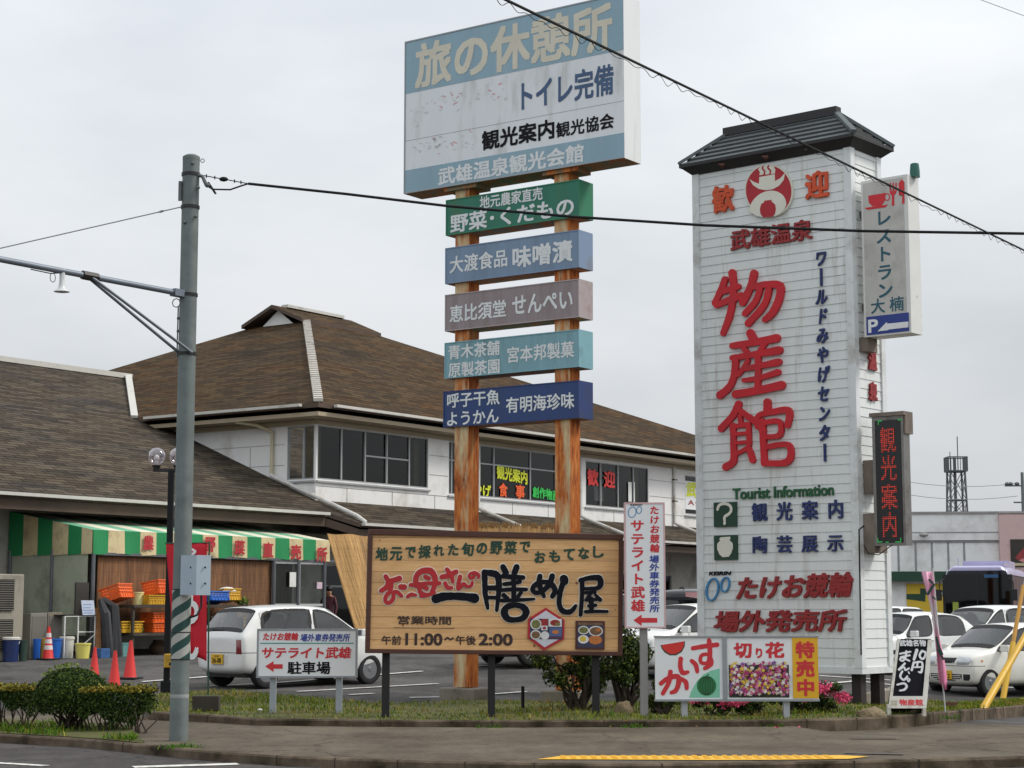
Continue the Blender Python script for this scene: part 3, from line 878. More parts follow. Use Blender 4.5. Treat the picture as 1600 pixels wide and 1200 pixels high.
def window(axis, hole, muls, trans=None, name='window', blinds=(), skipw=()):
    k0, k1, z0, z1 = hole
    pt = (lambda k, d, z: B(k, d, z)) if axis == 'a' else (lambda k, d, z: B(d, k, z))
    ax = (U, W_, Z); wd = lambda k: (k, .06, .06) if axis == 'a' else (.06, k, .06)
    mb = MB()
    mb.box(pt((k0 + k1) / 2, .03, z0), wd((k1 - k0) * SB + .06)[:2] + (.07,), 0, ax); mb.box(pt((k0 + k1) / 2, .03, z1), wd((k1 - k0) * SB + .06)[:2] + (.07,), 0, ax)
    for k in [k0, k1] + list(muls):
        mb.box(pt(k, .025, (z0 + z1) / 2), ((.055, .05, (z1 - z0) * SB) if axis == 'a' else (.05, .055, (z1 - z0) * SB)), 0, ax)
    if trans:
        for a, b, z in trans: mb.box(pt((a + b) / 2, .03, z), ((b - a) * SB, .04, .045) if axis == 'a' else (.04, (b - a) * SB, .045), 0, ax)
    mb.box(pt((k0 + k1) / 2, -.03, z0 - .06), wd((k1 - k0) * SB + .12)[:2] + (.05,), 0, ax)
    fr = mb.build(name, ALU, hall)
    mb = MB(); rw = random.Random(int(abs(k0) * 977)); ks_ = sorted([k0, k1] + [q for q in muls if k0 < q < k1])
    for a, b in zip(ks_, ks_[1:]):
        e = [rw.uniform(.035, .05) for _ in range(4)]
        mb.face([pt(a, e[0], z0), pt(b, e[1], z0), pt(b, e[1] + e[2] - e[3], z1), pt(a, e[0] + e[2] - e[3], z1)])
    mb.build('pane', GLASSD, fr)
    if blinds:
        mb = MB()
        for a, b in blinds: mb.box(pt((a + b) / 2, .3, (z0 + z1) / 2), ((b - a) * SB, .04, (z1 - z0) * SB) if axis == 'a' else (.04, (b - a) * SB, (z1 - z0) * SB), 0, ax)
        mb.build('curtain', CURT, fr)
    return fr
m1 = [hit(x, 720, b=0)[0] for x in (534, 571, 605, 640)]
window('a', hw1, m1, [(m1[1], m1[3], 5.42)], blinds=[(.1, .5), (m1[3] + .55, m1[3] + .75)])
window('b', hside, [hit(474, 700, a=0)[1]], blinds=[(hside[1] - .62, hside[1] - .06)])
m2 = [hit(x, 740, b=0)[0] for x in (706, 772, 829, 869)]
m2b = [hit(x, 740, b=0)[0] for x in (740, 803)]
wn2 = window('a', hw2, m2, [(hw2[0], hw2[1], 5.55)] )
m3 = [hit(x, 740, b=0)[0] for x in (939, 966, 990)]
wn3 = window('a', hw3, m3, blinds=[(m3[2] + .3, m3[2] + .75)])
wn4 = window('a', hw4, [])
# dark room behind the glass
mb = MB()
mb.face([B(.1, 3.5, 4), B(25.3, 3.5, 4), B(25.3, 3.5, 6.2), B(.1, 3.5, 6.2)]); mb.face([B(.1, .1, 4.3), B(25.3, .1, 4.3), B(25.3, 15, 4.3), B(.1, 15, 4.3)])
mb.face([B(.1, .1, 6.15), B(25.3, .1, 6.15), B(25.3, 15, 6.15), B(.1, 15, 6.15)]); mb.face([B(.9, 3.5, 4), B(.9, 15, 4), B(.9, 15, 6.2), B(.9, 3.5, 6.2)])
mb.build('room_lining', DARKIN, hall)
bw = Board(B(0, .015, 5), U, Z, -W_)
YG = emit('yellow_window_lettering', srgb(206, 216, 30), .0); YG.node_tree.nodes['Principled BSDF'].inputs['Base Color'].default_value = srgb(216, 222, 40)
ORW = mat('orange_window_lettering', srgb(236, 92, 30), .5, var=.04); GRW = mat('green_window_lettering', srgb(40, 186, 74), .5, var=.04); RDW = mat('red_window_lettering', srgb(226, 52, 48), .5, var=.04)
text(bw, 'みやげ', (726, 753.5), (767, 776), YG, wn2, .03, rise=-.05)
text(bw, '観光案内', (776, 728.5), (824, 755), YG, wn2, .04, rise=-.1)
text(bw, '食', (779.5, 754), (793, 777), ORW, wn2, .03); text(bw, '事', (805.5, 757), (820, 780), ORW, wn2, .03)
text(bw, '創作物産', (832, 761), (873, 782), GRW, wn2, .04, rise=-.06)
text(bw, '歓', (917.5, 732), (935, 760), RDW, wn3, .04); text(bw, '迎', (943.5, 735), (961, 763), RDW, wn3, .04)
mb = MB()
for p0, p1 in (((981.5, 753), (987, 784)), ((989.5, 753), (992, 785))): bw.quad(mb, p0, p1, .0, .004)
for p0, p1 in (((940, 757), (954, 783)),): bw.quad(mb, p0, p1, -.3, -.29)
mb.build('paper_notice', WHITE, wn3)
mb = MB(); bw.quad(mb, (1070, 751), (1112, 799), -.02, -.005); mb.build('paper_notice', SIGNWHITE, wn4)
text(bw, '武', (1072, 752), (1090, 778), YG, wn4, .05, h=.0); text(bw, 'A･', (1075, 781), (1089, 790), DKRED, wn4, .02, h=.0)
# --- lower roof: left wing and skirt, one slope
KL = .405
def LZ(b): return 4.19 + KL * b
lw = lambda a, b: B(a, b, LZ(b))
mb = MB()
roofface(mb, [lw(-16, -.87), lw(-.57, -.87), lw(-.05, -1.47), lw(0, -1.47), lw(0, 0)] + [lw(0, 5.7), lw(3.15, 10.1), lw(-16, 10.1)], U)
lroof = mb.build('roof', [SHINGG, FASCIA], hall)
mb = MB()
roofface(mb, [lw(0, -1.47), lw(25.6, -1.47), lw(25.6, .02), lw(0, .02)], U)
roofface(mb, [B(-16, 10.1, LZ(10.1)), B(3.15, 10.1, LZ(10.1)), B(3.15, 19, LZ(2)), B(-16, 19, LZ(2))], U)
sk = mb.build('skirt_roof', [SHINGG, FASCIA], hall)
mb = MB(); mb.beam(B(-16, 10.1, LZ(10.1) + .04), B(3.2, 10.1, LZ(10.1) + .04), .3, .16); mb.build('ridge_cap', TRIM, lroof)
mb = MB(); mb.beam(B(-.78, 5.62, EZ + .03), B(3.1, 10.05, LZ(10.1) + .08), .2, .08); mb.build('valley_flashing', TRIM, lroof)
gutter('gutter', [B(-16, -.96, LZ(-.87) - .02), B(-.6, -.96, LZ(-.87) - .02)], lroof)
gutter('gutter', [B(-.02, -1.56, LZ(-1.47) - .02), B(25.6, -1.56, LZ(-1.47) - .02)], sk)
mb = MB()
mb.hexa([B(-16, -.85, 3.5), B(-.6, -.85, 3.5), B(-.6, -.78, 3.5), B(-16, -.78, 3.5), B(-16, -.85, 3.72), B(-.6, -.85, 3.72), B(-.6, -.78, 3.72), B(-16, -.78, 3.72)])
mb.hexa([B(-.05, -1.44, 3.26), B(25.5, -1.44, 3.26), B(25.5, -1.37, 3.26), B(-.05, -1.37, 3.26), B(-.05, -1.44, 3.44), B(25.5, -1.44, 3.44), B(25.5, -1.37, 3.44), B(-.05, -1.37, 3.44)])
mb.hexa([B(-.6, -.86, 3.5), B(-.03, -1.44, 3.26), B(0, -1.37, 3.26), B(-.56, -.78, 3.5), B(-.6, -.86, 3.7), B(-.03, -1.44, 3.44), B(0, -1.37, 3.44), B(-.56, -.78, 3.7)])
mb.build('fascia_board', FASCIA, hall)
mb = MB()          # underside boards of the lower eaves
mb.face([B(-16, -.8, 3.5), B(-.6, -.8, 3.5), B(-.6, .9, 3.62), B(-16, .9, 3.62)]); mb.face([B(-.6, -1.4, 3.3), B(25.5, -1.4, 3.3), B(25.5, .9, 3.4), B(-.6, .9, 3.4)])
mb.build('soffit', mat('shaded_brown_soffit', srgb(78, 68, 58), .85, var=.1), hall)  # brown darkened to paint in the shade under the lower eaves
# lower walls
LOWW = mat('lower_wall_render', srgb(190, 186, 176), .8, var=.06, dirt=srgb(120, 114, 100), ds=1)
mb = MB()
gl = -0.6 + EYE - EYE
zl = .2
shop = [(hit(508, 930, b=.9)[0], 6.9, zl, 2.65), (8.6, 12.8, zl, 2.65), (14.5, 19, zl, 2.65)]
wallplane(mb, 'a', -16, 25.5, zl, 3.62, shop, .9)
mb.face([B(25.5, .9, zl), B(25.5, 16, zl), B(25.5, 16, 4), B(25.5, .9, 4)]); mb.face([B(-16, 18, zl), B(-16, .9, zl), B(-16, .9, 3.6), B(-16, 10.1, LZ(10.1) - .2), B(-16, 18, LZ(2) - .2)][::-1])
mb.face([B(25.5, 16, zl), B(-16, 18, zl), B(-16, 18, 4.4), B(25.5, 16, 4.4)])
mb.build('wall', LOWW, hall)
for (a, b, z0, z1) in shop:
    window('a', (a, b, z0, z1), [lerp(a, b, k / 4) for k in (1, 2, 3)], name='shop_window') if False else None
    pt = B
    mb = MB()
    for k in range(5):
        q = lerp(a, b, k / 4); mb.box(B(q, .94, (z0 + z1) / 2), (.06, .05, (z1 - z0) * SB), 0, (U, W_, Z))
    mb.box(B((a + b) / 2, .94, 2.1), ((b - a) * SB, .05, .06), 0, (U, W_, Z)); mb.box(B((a + b) / 2, .94, z1), ((b - a) * SB, .06, .08), 0, (U, W_, Z))
    fr = mb.build('shop_window', ALU, hall)
    mb = MB(); mb.face([B(a, .96, z0), B(b, .96, z0), B(b, .96, z1), B(a, .96, z1)]); mb.build('pane', GLASSD, fr)
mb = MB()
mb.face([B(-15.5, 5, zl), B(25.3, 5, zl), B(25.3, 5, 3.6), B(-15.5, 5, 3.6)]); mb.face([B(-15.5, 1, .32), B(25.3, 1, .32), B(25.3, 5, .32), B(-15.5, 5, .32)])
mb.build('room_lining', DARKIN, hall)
# downpipes: on the walls and lying across the lower roof
def pipe(pts, r, m, nm='downpipe'):
    mb = MB(); mb.tube(pts, r, 8); o = mb.build(nm, m, hall, smooth=True); return o
bL = hit(428, 700, a=0)[1]
pipe([B(-.6, bL + .75, 6.2), B(-.35, bL + .3, 6.12), B(-.08, bL, 5.95), B(-.08, bL, LZ(bL) + .12)], .05, CREAMPIPE)
pipe([B(-.12, bL, LZ(bL) + .1), B(-.1, .9, LZ(.9) + .1), B(.06, -1.3, LZ(-1.3) + .1), B(.12, -1.52, LZ(-1.5) + .02)], .06, PIPE)
for px in (747, 907, 1054):
    a = hit(px, 800, b=-.05)[0]
    pipe([B(a, -.06, 6.1), B(a, -.06, 4.3), B(a + .05, -.16, LZ(-.15) + .1), B(a + .32, -1.4, LZ(-1.4) + .1), B(a + .36, -1.52, LZ(-1.5))], .06, PIPE)
mb = MB()
for px in (1054,):
    a = hit(px, 740, b=-.05)[0]
    for z in (5.0, 5.7): mb.box(B(a, -.05, z), (.2, .12, .05), 0, (U, W_, Z))
mb.build('pipe_bracket', FASCIA, hall)
# --- striped awning over the market stall
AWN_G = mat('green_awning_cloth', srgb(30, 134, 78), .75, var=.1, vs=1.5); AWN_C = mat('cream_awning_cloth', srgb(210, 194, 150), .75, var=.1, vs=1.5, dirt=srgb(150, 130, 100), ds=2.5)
aL = hit(145, 845, b=-1.7)[0]; aR = hit(515, 850, b=-1.7)[0]
edges = [hit(x, 850, b=-1.7)[0] for x in (145, 169, 194, 219, 244, 268, 292, 316.5, 340.5, 363, 386, 408, 430, 452, 473, 493.5, 515)]
zt, zbm, zw = 3.12, 2.64, 3.56
mb = MB()
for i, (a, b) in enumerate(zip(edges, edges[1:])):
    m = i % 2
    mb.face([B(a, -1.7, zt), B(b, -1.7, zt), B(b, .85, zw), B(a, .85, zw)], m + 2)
    n = 4
    for j in range(n):
        x0, x1 = lerp(a, b, j / n), lerp(a, b, (j + 1) / n); wv = lambda x: -1.712 + .014 * math.sin(x * 9)
        zz = lambda x: zbm + .014 * math.sin(x * 5.3)
        mb.face([B(x0, -1.705, zt), B(x0, wv(x0), zz(x0)), B(x1, wv(x1), zz(x1)), B(x1, -1.705, zt)], m)
sb = [-1.7, -1.38, -.98, -.5, -.05, .4, .85]
for i, (a, b) in enumerate(zip(sb, sb[1:])):
    t = lambda q: lerp(zt, zw, (q + 1.7) / 2.55)
    mb.face([B(aL - .01, a, t(a)), B(aL - .01, b, t(b)), B(aL - .01, b, zbm - .02), B(aL - .01, a, zbm)], (i + 1) % 2)
    t2 = t
    mb.face([B(aR + .01, a, t(a)), B(aR + .01, b, t(b)), B(aR + .01, b, zbm), B(aR + .01, a, zbm)], i % 2)
awn = mb.build('awning', [AWN_G, AWN_C, mat('sunlit_green_awning_top', srgb(112, 176, 142), .75, var=.08, vs=1.5), mat('sunlit_cream_awning_top', srgb(222, 216, 194), .75, var=.05, vs=1.5)], hall)  # top cloth colours are paler, with the light from above painted in
ba = Board(B(aL, -1.75, zt), U, Z, -W_)
CRED = mat('crimson_awning_lettering', srgb(176, 40, 50), .7, var=.15)
for ch, px, py in (('農', 232, 848), ('野', 328.5, 851), ('菜', 374.5, 855.5), ('直', 419, 859), ('売', 462.5, 862.5), ('所', 503, 866.5)):
    text(ba, ch, (px - 8, py - 12), (px + 8, py + 12), CRED, awn, .045, h=.004, rough=.01)
FRM = mat('grey_steel_post', srgb(104, 108, 112), .5, .4, var=.1)
mb = MB()
mb.beam(B(aL, -1.68, zbm), B(aR + .3, -1.68, zbm), .06, .06)
for a in (aL + .05, hit(428, 900, b=-1.68)[0], hit(466, 900, b=-1.68)[0], hit(507, 900, b=-1.68)[0]):
    mb.tube([B(a, -1.68, .55), B(a, -1.68, zbm)], .045, 8)
for b in (-.5, .8): mb.tube([B(aL, b, .55), B(aL, b, zbm + .1)], .04, 8)
mb.build('stall_frame', FRM, hall)
mb = MB()
mb.face([B(aL + .02, -1.55, 1.0), B(aL + .02, .85, 1.0), B(aL + .02, .85, zbm), B(aL + .02, -1.55, zbm)])
mb.build('stall_side_sheet', mat('grey_green_sheeting', srgb(168, 174, 152), .7, var=.15, vs=1.2, dirt=srgb(96, 98, 84), ds=1), hall)
mb = MB()
a0 = hit(427, 900, b=-1.66)[0]; a1 = hit(506, 900, b=-1.66)[0]; am = (a0 + a1) / 2
for x in (a0, am, a1): mb.box(B(x, -1.66, 1.6), (.06, .04, 2.1 * SB), 0, (U, W_, Z))
for z in (.62, 1.62, 2.58): mb.box(B((a0 + a1) / 2, -1.66, z), ((a1 - a0) * SB, .04, .06), 0, (U, W_, Z))
dr = mb.build('sliding_door', mat('pale_door_frame', srgb(186, 188, 188), .45, .1, var=.05), hall)
mb = MB(); mb.face([B(a0, -1.65, .6), B(a1, -1.65, .6), B(a1, -1.65, 2.6), B(a0, -1.65, 2.6)]); mb.build('pane', GLASSD, dr)
mb = MB(); mb.face([B(a0 + .05, -1.45, .6), B(am, -1.45, .6), B(am, -1.45, 2.55), B(a0 + .05, -1.45, 2.55)], 0, [(0, 0), (1.4, 0), (1.4, 2), (0, 2)])
SUD2 = reed('grey_reed_curtain', srgb(150, 136, 110), srgb(84, 74, 60))
mb.build('curtain', SUD2, dr)
bd = Board(B(a0, -1.7, 1.6), U, Z, -W_)
mb = MB(); bd.quad(mb, (452.5, 894), (462, 917), 0, .01); mb.build('paper_notice', WHITE, dr)
mb = MB(); bd.quad(mb, (495, 909.5), (503, 920), 0, .01); mb.build('paper_notice', mat('pink_notice', srgb(206, 182, 196), .6, var=.25, vs=20), dr)

def hall_pt(px, py, b): # world point on plane b
    return B(*hit(px, py, b=b))
def hz(px, py, b):      # ground below a photo column on plane b
    q = hall_pt(px, py, b); return V((q.x, q.y, gz(q.x, q.y)))

# ================================================================ TALL STACKED SIGN ON RUSTY POSTS
RUST = rusty('rusty_cream_post', srgb(202, 186, 146), .38, .57)
RUSTO = rusty('orange_rusty_post', srgb(190, 148, 96), .26, .46)
RUSTD = rusty('rusty_board_edge', srgb(120, 112, 88), .45, .6)
pl = G(728, 1095, .03); pl.z = 0; pl = pl * ((pl.y + .5) / pl.y)
D_ = 1.87
def pylon(d, f=0, z=0): return pl - W_ * d + U * f + Z * z
gp = gz(pl.x, pl.y)
pyl = thing('stacked_road_sign', 'tall stacked sign, pale blue cabinet above five coloured name boards, on two rusty posts', 'sign', pylon(D_ / 2, 0, gp))
zt_ = 9.6
for d in (0, D_):
    mb = MB()
    s = .135
    c = pylon(d)
    q = [c + W_ * s - U * s, c - W_ * s - U * s, c - W_ * s + U * s, c + W_ * s + U * s]
    q = [p + Z * (gp + .2) for p in q]; tq = [p + Z * (zt_ - gp - .2) for p in q]
    mb.face([q[0], q[1], tq[1], tq[0]], 0); mb.face([q[1], q[2], tq[2], tq[1]], 1); mb.face([q[2], q[3], tq[3], tq[2]], 0); mb.face([q[3], q[0], tq[0], tq[3]], 1)
    mb.build('post', [RUST, RUSTO], pyl)
    mb = MB(); mb.box(c + Z * (gp - .09), (.66, .5, .56), 0, (-W_, U, Z)); mb.build('footing', CONCRETE, pyl, bevel=.02)
def fplane(off): return Board(pylon(0, off, 5), -W_, Z, -U)
def boardbox(name, tl, br_y_left, right_px, front, depth, mats, mb=None):
    """box whose front face is on the board plane: tl = photo point of its top left, br_y_left = photo y of its lower left corner, right_px = photo point on its right edge."""
    bd = fplane(front)
    a0, b0 = bd.loc(*tl); _, b1 = bd.loc(tl[0], br_y_left); a1, _ = bd.loc(*right_px)
    own = mb is None
    mb = mb or MB()
    lo = lambda a, b, h: bd.at(a, b, h)
    f = [lo(a0, b1, 0), lo(a1, b1, 0), lo(a1, b0, 0), lo(a0, b0, 0)]; k = [lo(a0, b1, -depth), lo(a1, b1, -depth), lo(a1, b0, -depth), lo(a0, b0, -depth)]
    mb.face(f, 0); mb.face([k[1], k[0], k[3], k[2]], 0); mb.face([f[1], k[1], k[2], f[2]], 1); mb.face([k[0], f[0], f[3], k[3]], 1); mb.face([f[3], f[2], k[2], k[3]], 1); mb.face([k[0], k[1], f[1], f[0]], 2)
    o = mb.build(name, mats, pyl)
    return bd, o, (a0, b0, a1, b1)
CABW = mat('cabinet_white_face', srgb(220, 224, 226), .5, var=.03, vs=1.2, dirt=srgb(176, 176, 172), ds=1.4, sc=(2, 2, .5), dth=(.52, .8))
CABE = mat('cabinet_white_edge', srgb(224, 226, 226), .45, var=.03, dirt=srgb(176, 172, 160), ds=1.6, sc=(2, 2, .3), dth=(.55, .85))
CABB = mat('cabinet_blue_face', srgb(136, 166, 180), .5, var=.06, vs=1.2, sc=(2, 2, .4), dirt=srgb(146, 172, 184), ds=1.5)
bd, cab, (ca0, cb0, ca1, cb1) = boardbox('top_cabinet', (633, 65.5), 303, (975, 120), -.235, .47, [CABW, CABE, RUSTD])
mb = MB(); a_, b_ = bd.loc(633, 147); bd.rect(mb, ca0 + .005, cb0 - .005, ca1 - .005, b_, .0, .004)
mb.build('blue_band', CABB, cab)
mb = MB(); a_, b_ = bd.loc(630.5, 267); bd.rect(mb, ca0 + .005, b_, ca1 - .005, cb1 + .005, .0, .004)
mb.build('blue_band', CABB, cab)
mb = MB(); a_, b_ = bd.loc(631, 221); bd.rect(mb, ca0 + .005, b_ - .004, ca1 - .005, b_ + .004, .0, .002)
bd.rect(mb, ca0, cb0 - .02, ca1, cb0, 0, .012); bd.rect(mb, ca0, cb1, ca1, cb1 + .02, 0, .012); bd.rect(mb, ca0, cb1, ca0 + .02, cb0, 0, .013)
mb.build('panel_seam', GREYMETAL, cab)
text(bd, '旅の休憩所', (649, 70), (957.5, 77), BEIGEL, cab, .035, h=.008)
CABN = mat('faded_navy_lettering', srgb(56, 84, 120), .5, var=.15)
text(bd, 'トイレ完備', (815, 127), (959, 147), CABN, cab, .028, h=.006)
text(bd, '観光案内', (753, 205.5), (866.5, 216), BLACKINK, cab, .034, h=.006)
text(bd, '観光協会', (869, 192), (959.5, 200), BLACKINK, cab, .026, h=.006)
PALEW = mat('faded_white_lettering', srgb(216, 220, 220), .6, var=.08, vs=20, dirt=srgb(158, 178, 188), ds=14, dth=(.6, .75))
text(bd, '武雄温泉観光会館', (685, 263), (912.5, 253), PALEW, cab, .034, h=.008)
mb = MB(); rnd = random.Random(4)       # specks left by lettering that has peeled off
for x0, x1, yl, yr in ((642, 798, 172, 135), (641, 745, 232, 216)):
    for _ in range(56):
        f = rnd.random(); x = lerp(x0, x1, f); y = lerp(yl, yr, f) + rnd.gauss(0, 9)
        r = rnd.uniform(.6, 2.4); pts = [(x + rnd.uniform(-r, r) * 1.6, y + rnd.uniform(-r, r)) for _ in range(4)]
        q = [bd.px(px, py, .0025) for px, py in ellipse(bd, (x, y), r * rnd.uniform(.8, 2.0), r * rnd.uniform(.3, .8), 7, rnd.uniform(-.9, .9))]
        mb.face(q[::-1], 0 if rnd.random() < .28 else 1)
o = mb.build('peeled_lettering', [mat('pink_paint_specks', srgb(212, 172, 178), .7), mat('grey_paint_specks', srgb(204, 204, 206), .7)], cab); o['kind'] = 'stuff'
for d in (0, D_):
    mb = MB(); mb.box(pylon(d, 0, cb1 + 5 - .03), (.62, .4, .06), 0, (-W_, U, Z)); mb.build('mounting_plate', RUSTD, pyl)
def nameboard(col, edge, tl, bly, rt, lines):
    f = mat(col[0], col[1], .6, var=.08, vs=1.3, sc=(3, 3, .35), dirt=col[2], ds=2, dth=(.5, .8))
    e = mat(edge[0], edge[1], .6, var=.08, vs=2, dirt=edge[2], ds=2, dth=(.5, .75))
    bd, o, ext = boardbox('name_board', tl, bly, rt, -.19, .38, [f, e, RUSTD])
    for body, p0, p1, bold in lines: text(bd, body, p0, p1, PALEW, o, bold, h=.005)
    mb = MB(); a0, b0, a1, b1 = ext
    bd.rect(mb, a0, b0 - .015, a1, b0, 0, .008); bd.rect(mb, a0, b1, a1, b1 + .015, 0, .008); bd.rect(mb, a0, b1, a0 + .015, b0, 0, .009); bd.rect(mb, a1 - .015, b1, a1, b0, 0, .009)
    mb.build('rim', e, o)
    return o
o = nameboard(('green_board', srgb(36, 112, 90), srgb(66, 108, 70)), ('green_board_edge', srgb(34, 124, 90), srgb(62, 116, 84)), (697, 313), 368.5, (905.5, 310),
          [('地元農家直売', (750, 307), (848, 312), .022), ('野菜･くだもの', (704, 336), (897, 336.5), .03)]); o['label'] = 'green name board, topmost of the five'
o = nameboard(('slate_blue_board', srgb(116, 138, 162), srgb(100, 118, 138)), ('slate_blue_edge', srgb(122, 144, 172), srgb(120, 120, 128)), (696, 388), 444, (905, 388),
          [('大渡食品', (703, 401), (793, 416), .022), ('味噌漬', (801, 386.5), (895, 408), .034)]); o['label'] = 'slate blue name board, second from the top'
o = nameboard(('taupe_board', srgb(142, 130, 132), srgb(120, 104, 98)), ('taupe_edge', srgb(170, 158, 160), srgb(130, 112, 100)), (695.6, 461), 518, (905, 466),
          [('恵比須堂', (703, 478), (791, 495), .026), ('せんぺい', (800.5, 463), (895, 482), .026)]); o['label'] = 'taupe name board, middle of the five'
o = nameboard(('teal_board', srgb(120, 160, 170), srgb(88, 118, 120)), ('teal_edge', srgb(124, 170, 180), srgb(92, 128, 132)), (695, 536), 592, (905, 545),
          [('青木茶舗', (701, 540), (781, 554.6), .022), ('原製茶園', (701, 567.5), (781, 583), .022), ('宮本邦製菓', (793, 542.5), (897.5, 558), .022)]); o['label'] = 'pale teal name board, fourth from the top'
o = nameboard(('navy_board', srgb(38, 62, 112), srgb(46, 64, 96)), ('navy_edge', srgb(38, 60, 112), srgb(50, 60, 84)), (693, 612), 668, (905, 625),
          [('呼子干魚', (699, 615), (781, 631.6), .022), ('ようかん', (699, 644.5), (779.5, 660), .022), ('有明海珍味', (791, 621), (897.6, 638), .022)]); o['label'] = 'navy name board, lowest of the five'

# ================================================================ CLAPBOARD TOWER SIGN
tr_t = P(1338, 224, 28.0); zt_t = tr_t.z
t_l = P(1085, 268, 1.0); tyl = (zt_t - EYE) / (t_l.z - EYE); tl_t = P(1085, 268, tyl)
tr_ = V((P(1346, 1044, 28.0).x, 28.0, 0)); tl_ = V((P(1091, 700, tyl).x, tyl, 0))
TR_ = (tr_ - tl_); TW = TR_.length; TR_.normalize(); TN = V((TR_.y, -TR_.x, 0)); TD = .92
zb_t = P(1346, 1044, 28.0).z; gt = gz(tr_.x, tr_.y)
tow = thing('tower_sign', 'white clapboard sign tower with small tiled roof and raised red characters', 'sign', tl_ + TR_ * (TW / 2) - TN * (TD / 2) + Z * gt)
CLAP = mat('white_clapboard', srgb(222, 226, 224), .55, var=.05, vs=1.5, sc=(3.5, 3.5, .35), dirt=srgb(164, 162, 150), ds=1.5, dth=(.54, .8))
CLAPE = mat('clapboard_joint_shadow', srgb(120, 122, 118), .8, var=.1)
def tp_(a, d, z): return tl_ + TR_ * a - TN * d + Z * z
ncl = 55; ch = (zt_t - zb_t) / ncl
def clap(face, name):
    mb = MB()
    for k in range(ncl):
        z0 = zb_t + k * ch; z1 = z0 + ch; o = .011
        if face == 'f': q = lambda x, h, z: tp_(x * TW, -h, z)
        else: q = lambda x, h, z: tp_(TW + h, x * TD, z)
        mb.face([q(.012, o, z0), q(.988, o, z0), q(.988, .002, z1), q(.012, .002, z1)], 0)
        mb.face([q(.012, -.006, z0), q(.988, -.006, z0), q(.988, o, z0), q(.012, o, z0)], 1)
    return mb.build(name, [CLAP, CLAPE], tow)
mb = MB()
mb.hexa([tp_(0, 0, zb_t), tp_(TW, 0, zb_t), tp_(TW, TD, zb_t), tp_(0, TD, zb_t), tp_(0, 0, zt_t), tp_(TW, 0, zt_t), tp_(TW, TD, zt_t), tp_(0, TD, zt_t)])
mb.build('core_walls', CLAP, tow)
clap('f', 'front_clapboards'); clap('s', 'side_clapboards')
mb = MB()
for a, d in ((0, 0), (TW, 0), (TW, TD), (0, TD)):
    mb.box(tp_(a + (.03 if a == 0 else -.03), d + (.03 if d == 0 else -.03), (zb_t + zt_t) / 2), (.13 if a or d == 0 else .1, .13, zt_t - zb_t), 0, (TR_, TN, Z))
mb.box(tp_(TW / 2, TD / 2, zb_t - .04), (TW + .06, TD + .06, .1), 0, (TR_, TN, Z))
mb.build('corner_trim', mat('tower_trim', srgb(218, 222, 222), .5, var=.05, dirt=srgb(160, 156, 146), ds=2), tow)
POSTD = mat('dark_brown_post', srgb(44, 36, 34), .7, var=.2)
for x, d in ((1342, .2), (1371, .75), (1105, .2), (1128, .75)):
    a = (on_plane(x, 1065, tp_(0, d, 0), TN) - tp_(0, d, 0)).dot(TR_)
    mb = MB(); c = tp_(a, d, 0); mb.box(c + Z * ((zb_t + gt) / 2 - .1), (.16, .16, zb_t - gt + .35), 0, (TR_, TN, Z)); mb.build('post', POSTD, tow)
# roof
ov = .19; rz0 = zt_t + .02; TILE = mat('grey_roof_tile', srgb(86, 94, 95), .6, var=.15, vs=3); TILED = mat('dark_roof_edge', srgb(34, 33, 34), .6, var=.1)
rr = on_plane(1306, 178, tp_(0, TD / 2, 0), TN) - tp_(0, TD / 2, 0); ra1 = rr.dot(TR_); rz1 = rr.z
rl = on_plane(1137, 206, tp_(0, TD / 2, 0), TN) - tp_(0, TD / 2, 0); ra0 = rl.dot(TR_)
ez = rz0 + .05
mb = MB()
E = [tp_(-ov, -ov, ez), tp_(TW + ov, -ov, ez), tp_(TW + ov, TD + ov, ez), tp_(-ov, TD + ov, ez)]
T0, T1 = tp_(ra0, TD / 2, rz1), tp_(ra1, TD / 2, rz1)
nst = 6
def slope(p0, p1, q0, q1):
    for k in range(nst):
        a0, a1 = p0.lerp(q0, k / nst), p1.lerp(q1, k / nst); b0, b1 = p0.lerp(q0, (k + 1) / nst), p1.lerp(q1, (k + 1) / nst)
        up = Z * .035
        mb.face([a0 + up, a1 + up, b1, b0], 0); mb.face([a0 - Z * .02, a1 - Z * .02, a1 + up, a0 + up], 1)
slope(E[0], E[1], T0, T1); slope(E[1], E[2], T1, T1); slope(E[2], E[3], T1, T0); slope(E[3], E[0], T0, T0)
trf = mb.build('roof', [TILE, TILED], tow)
mb = MB()
mb.hexa([tp_(-.03, -.03, rz0 - .09), tp_(TW + .03, -.03, rz0 - .09), tp_(TW + .03, TD + .03, rz0 - .09), tp_(-.03, TD + .03, rz0 - .09), tp_(-ov + .01, -ov + .01, ez - .01), tp_(TW + ov - .01, -ov + .01, ez - .01), tp_(TW + ov - .01, TD + ov - .01, ez - .01), tp_(-ov + .01, TD + ov - .01, ez - .01)])
mb.build('eaves', TILED, trf)
mb = MB(); mb.beam(T0 + Z * .04 - TR_ * .05, T1 + Z * .04 + TR_ * .05, .16, .14); mb.build('ridge_cap', TILED, trf)
for e, t in ((E[0], T0), (E[1], T1), (E[2], T1)):
    mb = MB(); mb.beam(e + Z * .06, t + Z * .03, .09, .05); mb.build('hip_cap', TILE, trf)
